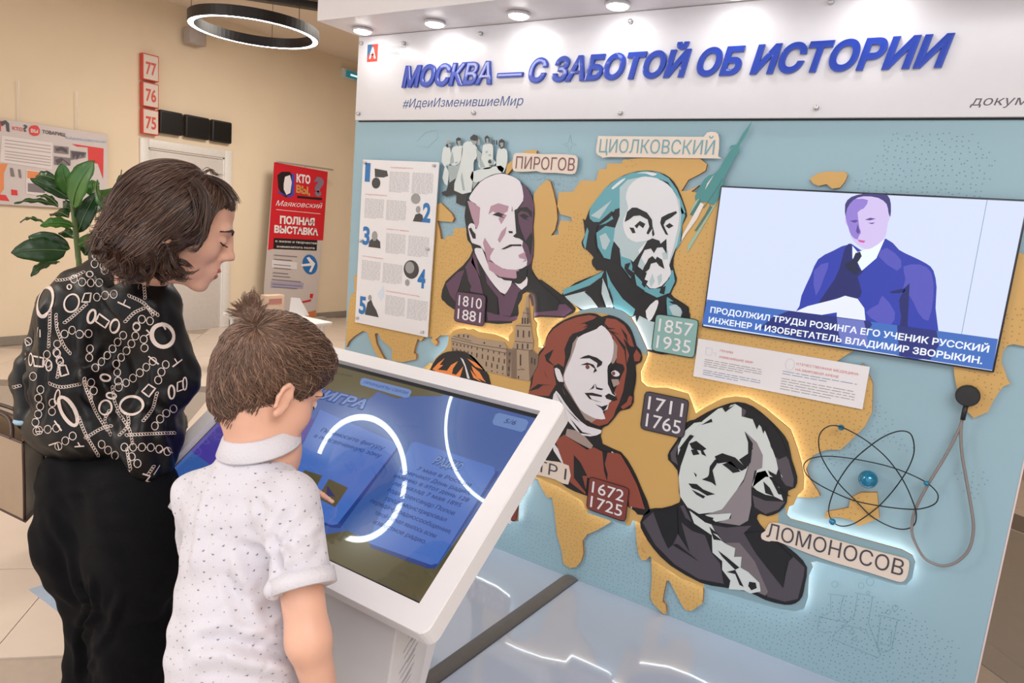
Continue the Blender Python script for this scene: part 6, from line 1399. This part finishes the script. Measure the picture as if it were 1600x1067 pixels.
# ================================================================ boy
BS_ = .96
def BW(x, y, d): return W(x, y, d*BS_)
BF_ = thing('person', 'boy with short brown hair in a white polo shirt with tiny marks, touching the screen', 'person', (-1.02, -1.98, 0))
hd = radians(9); bp_ = radians(27); h0 = np.array([sin(hd), cos(hd), 0]); bf = unit(h0*cos(bp_)-np.array([0, 0, 1.])*sin(bp_)); br = np.array([cos(hd), -sin(hd), 0]); bu = np.cross(br, bf)
bo = BW(411, 611, 1.275)
zs = np.concatenate([np.arange(-.01, .62, .008), np.arange(.62, 1.04, .0045), np.arange(1.04, 1.40, .003)])
B = SDF((-1.38, -2.25, 0), (-.68, -1.42, 1.4), .0042, zs); B.u = BS_
LB = head(B, bo, bf, br, bu, .985, True)
nk = BW(408, 712, 1.285)
B.rc(LB(-.028, 0, -.03), nk, .046, .046, .03); B.rc(LB(.0, 0, -.05), nk+[.01, .02, 0], .036, .044, .03)
yb = radians(8); bx_ = np.array([cos(yb), -sin(yb), 0]); by_ = np.array([sin(yb), cos(yb), 0]); BA = np.array([bx_, by_, [0, 0, 1]])
B.rc(nk, nk-[0, .01, .07], .05, .06, .04)
ch = BW(386, 850, 1.30); wa = BW(372, 1010, 1.26); pe = np.array([wa[0], wa[1]+.01, .66])
B.ell(ch, (.115, .075, .13), BA, .04); B.ell(wa, (.1, .07, .12), BA, .04); B.ell(pe, (.11, .08, .09), BA, .03)
sl_, sr_ = BW(310, 776, 1.355), BW(455, 790, 1.205)
B.rc(sl_, sr_, .038, .038, .03)
er = BW(482, 1000, 1.165); wr = BW(515, 1135, 1.22); B.rc(sr_, er, .039, .0345, .02); B.rc(er, wr, .0345, .023, .02)
hand(B, wr, wr-er+[0, .03, 0], -bx_, by_, .8, .5)
tipw = onplane(522, 787, kn, BR+kn*-.009)
el2 = BW(318, 880, 1.50); fd = unit(RR*.83-UU*.42+fw*.3); wl_ = tipw-fd*.150
B.rc(sl_, el2, .038, .033, .02); B.rc(el2, wl_, .032, .022, .02)
# pointing left hand: index finger extended on the glass
hn = unit(np.cross(fd, kb)); palm = -kn
S_ = B; k = .84; d = unit(wl_*0+fd); sd_ = unit(np.cross(d, palm)); sd_ = sd_ if sd_@kb > 0 else -sd_
S_.ell(wl_+d*.04*k+kn*.012, np.array([.044, .015, .034])*k, np.array([d, palm, sd_]), .012)
base_k = wl_+d*.076*k+kn*.014
q1 = base_k+sd_*.022*k; j1 = q1+(tipw-q1)*.45+kn*.012; j2 = q1+(tipw-q1)*.76+kn*.008; S_.rc(q1, j1, .0086*k, .0078*k, .004); S_.rc(j1, j2, .0078*k, .0072*k, .004); S_.rc(j2, tipw+kn*.006, .0072*k, .006*k, .004)
for off, ln_ in ((.006, .07), (-.011, .066), (-.027, .052)):
    p = base_k+sd_*off*k; a = 0.
    for fr, rr_ in ((.45, .0084), (.31, .0076), (.24, .0068)):
        a += .75; q = p+(d*cos(a)-kn*sin(a)*.35+kn*.25*(1-cos(a)))*ln_*fr*k; S_.rc(p, q, rr_*k, rr_*.9*k, .004); p = q
p = wl_+(d*.02+sd_*.026)*k+kn*.008; q = p+(d*.75+sd_*.5)*.036*k; S_.rc(p, q, .012*k, .009*k, .01); S_.rc(q, q+d*.034*k-sd_*.006, .009*k, .007*k, .004)
# legs
hipz = .64
for s_ in (-1, 1):
    hj = pe+bx_*.065*s_-[0, 0, .03]; kn2 = hj+by_*.01-[0, 0, .27]+bx_*.01*s_; an = np.array([kn2[0], kn2[1]-.02, .07])
    B.rc(hj, kn2, .066, .045, .03); B.rc(kn2, an, .043, .03, .02); B.rc(an-[0, 0, .035], an+by_*.1-[0, 0, .042], .027, .022, .02)
V, F = B.mesh(); del B.D
V = relax(V, F, 1, .4); fc = V[F].mean(1)
dl = lambda P, a, b, c, ra, rb, rc_: (((P-LB(a, b, c))@bf/ra)**2+((P-LB(a, b, c))@br/rb)**2+((P-LB(a, b, c))@bu/rc_)**2)
lip = (dl(fc, .1015, 0, -.0465, .011, .0185, .006) < 1) | (dl(fc, .099, 0, -.0595, .012, .017, .0072) < 1)
link('body', fastmesh('body', V, F, [M_skin2, M_lip], lip.astype(int)), BF_); bv = bvh_of(V, F)
face_extras(LB, bv, (bf, br, bu), BF_, M_brow)
MB().poly([tipw+kn*.0125-fd*.004+sd_*.0035, tipw+kn*.0115+fd*.004+sd_*.003, tipw+kn*.0115+fd*.004-sd_*.003, tipw+kn*.0125-fd*.004-sd_*.0035], -kn*.0008).build('fingernail', mat('nail', S(232, 190, 182), .3), BF_)
# short hair
H = SDF(bo-.2, bo+.2, .0035); H.u = BS_*.985
A = np.array([bf, br, bu])
def HE(a, b, c, ra, rb, rc_, kk=.02, mode='add'): H.ell(LB(a, b, c), (ra, rb, rc_), A, kk, mode)
HE(-.004, 0, .053, .101, .080, .096, .02); HE(.036, .004, .084, .072, .062, .050, .03); HE(-.048, 0, .02, .056, .062, .07, .03); HE(-.054, 0, -.03, .035, .040, .045, .02)
HE(.02, .066, .045, .035, .016, .03, .01); HE(.02, -.066, .045, .035, .016, .03, .01)
HE(.098, 0, -.015, .06, .1, .072, .006, 'sub')
for s_ in (-1, 1): HE(.012, .09*s_, -.035, .040, .034, .064, .006, 'sub'); HE(-.03, .085*s_, -.06, .045, .035, .05, .006, 'sub')
HE(-.02, 0, -.12, .1, .09, .052, .01, 'sub')
HV, HF = H.mesh(); HV = relax(HV, HF, 2)
M_bh = mat('boy_hair', S(84, 64, 54), .6, namt=.3, nscale=80, bump=.6, bscale=160); M_bh2 = mat('boy_hair_strand', S(106, 80, 66), .5, namt=.25, nscale=30); M_bh3 = mat('boy_hair_light', S(146, 114, 94), .5, namt=.2, nscale=30)
bhair = link('hair', fastmesh('hair', HV, HF, [M_bh]), BF_); hb = bvh_of(HV, HF)
hc = LB(-.01, 0, .03); wh, whn = cast(hb, 400, 512, 0); pole = unit(wh-hc); e1 = unit(np.cross(pole, br)); e2 = np.cross(pole, e1); rs = random.Random(21)
PA, PB = [], []
for i in range(5200):
    phi = rs.uniform(0, 2*pi); t0 = rs.uniform(.06, 1.0)**1. * rs.uniform(.1, 2.5); ln_ = rs.uniform(.2, .42)*(1.15 if t0 < 1.2 else .75); p = []; lift = rs.uniform(.001, .006); dr_ = rs.uniform(-.25, .25); cur = .35
    for j in range(6):
        t = t0+ln_*j/5; p_ = phi+dr_*(j/5)+cur*t
        d_ = pole*cos(t)+(e1*cos(p_)+e2*sin(p_))*sin(t); h = hb.ray_cast(Vector(hc+d_*.25), Vector(-d_), .25)
        if h[0] is None: break
        q = np.array(h[0]); 
        if (q-hc)@d_ < .045: break
        low = (q-LB(0, 0, 0))@bu; lf = lift*(1 if low > .05 else .45)
        p.append(q+d_*(lf*(.2+.8*sin(pi*.7*j/5))))
    if 2 <= len(p) < 6:
        dd = unit(p[-1]-p[-2]); p.append(p[-1]+dd*.005); p.append(p[-1]+dd*rs.uniform(.003, .007)-unit(p[-1]-hc)*.0015)
    if len(p) >= 4: (PB if rs.random() < .3 else PA).append(p)
FR['y'] = (240, 440, 3.3344)
root = px('y 520,200')[0]
for (x, y) in [(520, 35), (535, 60), (500, 70), (470, 60), (462, 75), (455, 90), (440, 100), (420, 110), (405, 120), (400, 125), (385, 150), (375, 165), (372, 180), (560, 110), (575, 100), (590, 130), (490, 90), (510, 50), (540, 100), (430, 130), (600, 120), (395, 175), (545, 80), (480, 110)]:
    for q in range(11):
        a_ = np.array(root)+[rs.gauss(0, 5), rs.gauss(0, 4)]; b_ = np.array(px('y %f,%f' % (x, y))[0])+[rs.gauss(0, 1.2), rs.gauss(0, 1.2)-3]; m_ = (a_+b_)/2+[rs.gauss(0, 1.5)-1, -3]
        dpt = wh@fw-CAM@fw; p = [W(*a_, dpt+.004), W(*((a_+m_)/2+[0, -1.5]), dpt-.002), W(*m_, dpt-.004), W(*b_, dpt-.004+rs.uniform(-.012, .012))]; (PB if rs.random() < .35 else PA).append(smooth2(p, 3, False))
for i in range(2600):
    th_ = rs.uniform(-2.9, 2.9); uu = rs.uniform(-.075, .03); d_ = unit(-bf*cos(th_*.45)+br*sin(th_*.45)*1.0); c0_ = LB(-.01, 0, uu)
    if abs(th_*.45) > .75 and uu < -.035: continue
    h = bv.ray_cast(Vector(c0_+d_*.2), Vector(-d_), .2)
    if h[0] is None or rs.random() > (uu+.085)/.07: continue
    q = np.array(h[0]); n_ = np.array(h[1]); n_ = n_ if n_@d_ > 0 else -n_
    dn = unit(-bu+br*rs.uniform(-.3, .3)); PA.append([q-n_*.0005, q+dn*.003+n_*.0008, q+dn*.007+n_*.0008, q+dn*.011+n_*.0004])
strands('hair_strands', PA, .0009, M_bh2, bhair); strands('hair_highlights', PB, .0008, M_bh3, bhair)
# polo shirt
Sh = SDF((-1.42, -2.25, .55), (-.66, -1.5, 1.22), .0042); Sh.u = BS_
Sh.ell(BW(386, 815, 1.295), (.12, .095, .115), BA, .05); Sh.ell(BW(374, 915, 1.29), (.124, .10, .15), BA, .05); Sh.ell(BW(367, 1040, 1.26), (.134, .112, .16), BA, .05)
Sh.rc(sl_, sr_, .042, .042, .05); Sh.rc(nk-[0, .012, .03], nk-[0, .012, .07], .052, .07, .04)
Sh.rc(nk-[.0, .01, .032], sl_+[.03, 0, .0], .048, .042, .04); Sh.rc(nk-[.0, .01, .032], sr_+[-.03, 0, .0], .048, .040, .04)
shE = BW(476, 925, 1.155); Sh.rc(sr_, shE, .046, .051, .03)
Sh.rc(sl_, sl_+(el2-sl_)*.72, .043, .047, .03)
Sh.rc(nk+[.0, .0, -.012], nk+[.01, .01, .06], .048, .06, .004, 'sub')
ad = unit(shE-sr_); 
X_, Y_, Z_ = Sh.ax[0][:, None, None], Sh.ax[1][None, :, None], Sh.ax[2][None, None, :]
# open sleeve end: cut only around the right arm
cutp = BW(475, 916, 1.155); dcut = (X_-cutp[0])*ad[0]+(Y_-cutp[1])*ad[1]+(Z_-cutp[2])*ad[2]
cyl = np.sqrt(np.maximum((X_-cutp[0])**2+(Y_-cutp[1])**2+(Z_-cutp[2])**2-dcut**2, 0))-.066
Sh.D = np.maximum(Sh.D, -np.maximum(-dcut, cyl).astype(np.float32))
ad2 = unit(el2-sl_); c2_ = sl_+(el2-sl_)*.70; dcut = (X_-c2_[0])*ad2[0]+(Y_-c2_[1])*ad2[1]+(Z_-c2_[2])*ad2[2]; cyl = np.sqrt(np.maximum((X_-c2_[0])**2+(Y_-c2_[1])**2+(Z_-c2_[2])**2-dcut**2, 0))-.07
Sh.D = np.maximum(Sh.D, -np.maximum(-dcut, cyl).astype(np.float32))
SV, SF = Sh.mesh(); SV = relax(SV, SF, 2); b0 = bvh_of(SV, SF); fl = []
FR['g'] = (240, 700, 2.9065)
for s_, w_, a in (('g 770,205 640,270 570,350 545,420', .007, -.004), ('g 545,420 570,500 565,560', .010, -.012), ('g 590,480 690,400 750,330', .010, .006), ('g 600,560 700,520 770,440', .009, -.005), ('g 370,440 470,480 560,520', .012, -.008), ('g 350,520 420,620 540,640 600,760', .014, .009), ('g 340,560 380,700 420,800', .012, -.007), ('g 200,880 320,860 450,900 600,930', .012, -.009), ('g 180,950 330,960 500,990 620,1000', .014, .009), ('g 240,200 210,360 190,560', .014, .005), ('g 480,220 500,300 480,380', .012, -.005), ('g 330,240 310,400 330,560', .013, -.005), ('g 640,460 600,420 560,440', .008, -.006), ('g 420,850 520,800 590,740', .012, .006)): fl += fold_px(s_, b0, w_, a)
SV = folds(SV, SF, fl)
M_sh = mat('polo_white', S(208, 204, 212), .75, namt=.01, bump=.12, bscale=500, sheen=.2)
shirt = link('polo_shirt', fastmesh('polo_shirt', SV, SF, [M_sh]), BF_); sb = bvh_of(SV, SF)
# collar and sleeve band
def band(name, c_, n_, prof, a0=0, a1=360, ref=None, seg=40, sx=1., par=shirt):
    n_ = unit(n_); x_ = unit(np.cross(n_, ref if ref is not None else [0, 1., 0])); y_ = np.cross(n_, x_); V, F = [], []; m_ = len(prof); cl = a1-a0 >= 360
    for k_ in range(seg):
        a = radians(a0+(a1-a0)*k_/(seg if cl else seg-1)); d_ = x_*cos(a)*sx+y_*sin(a)
        for r_, h in prof: V.append(c_+d_*r_+n_*h)
    for k_ in range(seg if cl else seg-1):
        for i in range(m_): j = (i+1) % m_; k2 = (k_+1) % seg; F.append((k_*m_+i, k2*m_+i, k2*m_+j, k_*m_+j))
    me = new_mesh(name, V, F, M_rib, True); return link(name, me, par)
M_rib = mat('rib_knit', S(210, 206, 213), .8, namt=.01, bump=.2, bscale=260)
cax = unit(LB(-.02, 0, -.02)-nk); band('collar', nk+cax*.026, cax, [(.050, .018), (.0525, .021), (.056, .019), (.071, -.008), (.070, -.0115), (.058, -.004)], 0, 360, sx=1.05)
band('sleeve_band', cutp-ad*.014, ad, [(.0510, -.006), (.0515, .018), (.048, .0195), (.047, .016), (.0465, -.006)])
# tiny printed marks
mb = MB(); rm = random.Random(9); NS = nrm(SV, SF); placed = []
idx_ = list(range(len(SV))); rm.shuffle(idx_); cell = {}
for j in idx_:
    p = SV[j]; key = tuple((p/.0155).astype(int))
    bad = False
    for a in (-1, 0, 1):
        for b_ in (-1, 0, 1):
            for c_ in (-1, 0, 1):
                for q in cell.get((key[0]+a, key[1]+b_, key[2]+c_), ()):
                    if np.linalg.norm(p-q) < .0145: bad = True; break
    if bad: continue
    cell.setdefault(key, []).append(p)
    n_ = NS[j]; a = unit(np.cross(n_, [0, 0, 1.])+1e-9); b_ = np.cross(a, n_); b_ = b_ if b_[2] > 0 else -b_
    s_ = rm.choice((.0009, .0011, .0011, .0019)); o_ = p+n_*.0008; rot = rm.uniform(-.5, .5); a2_ = a*cos(rot)+b_*sin(rot); b2_ = -a*sin(rot)+b_*cos(rot)
    if s_ > .0015: mb.add([o_-a2_*s_*1.5+b2_*s_*.5, o_-b2_*s_*.8, o_+a2_*s_*1.5+b2_*s_*.6, o_+b2_*s_*.1, o_-a2_*s_*.4+b2_*s_*.8], [(0, 1, 2, 3, 4)])
    else: mb.add([o_+a2_*s_*cos(t)+b2_*s_*sin(t)*.8 for t in np.linspace(0, 2*pi, 5, endpoint=False)], [(0, 1, 2, 3, 4)])
mb.build('printed_marks', mat('mark_grey', S(110, 104, 114), .7), shirt, kind='stuff')
# trousers and shoes
T = SDF((-1.4, -2.25, .05), (-.7, -1.7, .8), .007); T.ell(pe+[0, 0, .0], (.125, .095, .1), BA, .04)
for s_ in (-1, 1):
    hj = pe+bx_*.065*s_-[0, 0, .03]; kn2 = hj+by_*.01-[0, 0, .27]+bx_*.01*s_; an = np.array([kn2[0], kn2[1]-.02, .07]); T.rc(hj, kn2, .078, .06, .03); T.rc(kn2, an+[0, 0, -.01], .06, .055, .02)
    q = [an-by_*.045-[0, 0, .028], an-[0, 0, .02], an+by_*.06-[0, 0, .03], an+by_*.11-[0, 0, .034], an+by_*.145-[0, 0, .04]]; MB().tube(smooth2(q, 3, False), [.02, .032, .036, .037, .037, .037, .037, .037, .036, .034, .030, .024, .006], 12).build('shoe', mat('sneaker_grey', S(90, 92, 100), .6), BF_, smooth=True)
T.plane((0, 0, .065), (0, 0, -1)); V, F = T.mesh(); link('trousers', fastmesh('trousers', relax(V, F, 2), F, [mat('boy_trousers', S(40, 44, 58), .8)]), BF_)

# ================================================================ rubber plant
PL = thing('rubber_plant', 'rubber plant with large glossy dark green leaves behind the woman', 'plant', W(118, 470, 2.9)*[1, 1, 0])
base = W(118, 470, 2.9); base[2] = 0
MB().lathe([(.001, .0), (.12, .0), (.15, .28), (.155, .3), (.14, .3), (.135, .27), (.001, .265)], base, (0, 0, 1), 28).build('pot', mat('pot_grey', S(120, 112, 108), .5), PL, smooth=False)
sp_ = [base+[0, 0, .26]]+[W(x, y, 2.9) for x, y in px('R 600,1000 592,780 575,600 560,450 548,330')]
MB().tube(smooth2(sp_, 4, False), .011, 8).build('stem', mat('stem_green', S(74, 92, 44), .6), PL, smooth=True)
M_lf = mat('leaf_dark', S(22, 58, 24), .32, namt=.15, nscale=6); M_lf2 = mat('leaf_mid', S(46, 96, 24), .36, namt=.15, nscale=6); M_vein = mat('leaf_vein', S(90, 124, 70), .4)
def leaf(s_, wpx, mt, dz0=0., dz1=0., tilt=.3, bend=.02):
    (x0, y0), (x1, y1) = px(s_); a = W(x0, y0, 2.9+dz0); b_ = W(x1, y1, 2.9+dz1); L = np.linalg.norm(b_-a); d_ = (b_-a)/L; wv = wpx/4.85/1093*2.9
    sdv = unit(np.cross(d_, fw)); nn = unit(np.cross(sdv, d_)); nn = nn if nn@(CAM-a) > 0 else -nn; sd2 = sdv*cos(tilt)+nn*sin(tilt); n2 = unit(np.cross(d_, sd2)); n2 = n2 if n2@(CAM-a) > 0 else -n2
    V, F = [], []; n_ = 12; m_ = 7
    for lay in (0, 1):
        for i in range(n_+1):
            t = i/n_; ww = wv/2*(sin(pi*t**.85))**.62*(1 if t < .96 else .8) if 0 < t < 1 else .002; c_ = a+d_*L*t+n2*bend*(-4*(t-.5)**2+1)
            for j in range(m_):
                v = (j/(m_-1)*2-1); V.append(c_+sd2*ww*v+n2*(.10*ww*abs(v)+.004*sin(t*20+j)*abs(v)-lay*.0018-(.0 if j != m_//2 else .002)))
    M_ = (n_+1)*m_
    for i in range(n_):
        for j in range(m_-1):
            q = i*m_+j; F += [(q, q+1, q+m_+1, q+m_), (q+M_, q+M_+m_, q+M_+m_+1, q+M_+1)]
        for j in (0, m_-1): q = i*m_+j; F.append((q, q+m_, q+m_+M_, q+M_))
    lf = link('leaf', new_mesh('leaf', V, F, mt, True), PL)
    c_ = [a+d_*L*t+n2*(bend*(-4*(t-.5)**2+1)+.0012) for t in np.linspace(0, .97, 10)]
    MB().tube(c_, [.0028*(1-.8*i/9) for i in range(10)], 4).build('midrib', M_vein, lf)
for args in (('R 545,312 468,72', 135, M_lf2, -.05, -.12, .2), ('R 552,400 715,55', 215, M_lf2, -.06, -.16, -.2), ('R 530,345 228,190', 95, M_lf, -.02, -.1, .5), ('R 440,400 108,378', 66, M_lf, 0, -.05, .9), ('R 500,738 84,752', 190, M_lf, -.05, -.18, .15), ('R 530,720 215,630', 150, M_lf, .0, -.05, .2), ('R 560,550 305,548', 110, M_lf2, -.03, -.1, .6), ('R 330,522 153,522', 42, M_lf, 0, 0, .9), ('R 450,820 235,930', 100, M_lf, 0, -.1, .4), ('R 590,600 740,290', 130, M_lf, .02, .02, .3), ('R 700,470 860,262', 150, M_lf2, .03, .1, -.2), ('R 600,690 770,590', 75, M_lf2, -.05, -.1, .4), ('R 430,200 270,180', 90, M_lf, .04, .05, .4), ('R 640,770 770,600', 140, M_lf, .05, .08, .3), ('R 440,395 278,325', 60, M_lf, .0, .05, 1.), ('R 890,250 1000,175', 90, M_lf2, .1, .15, .2), ('R 520,320 375,170', 90, M_lf, .06, .1, .6), ('R 600,560 700,340', 120, M_lf, .05, .08, .2), ('R 740,200 800,430', 90, M_lf2, .05, .0, .4), ('R 520,480 400,470', 120, M_lf, .05, .1, .9), ('R 560,640 470,600', 90, M_lf, .04, .1, .6), ('R 700,640 860,700', 150, M_lf, .08, .1, .3), ('R 560,420 480,430', 130, M_lf, .08, .12, .2), ('R 720,330 700,200', 110, M_lf2, .1, .1, .2)): leaf(*args)
MB().tube([W(x, y, 2.95) for x, y in px('R 880,420 905,240 922,122')], [.004, .003, .0022], 6).build('sprout', mat('sprout_brown', S(90, 76, 60), .6), PL)
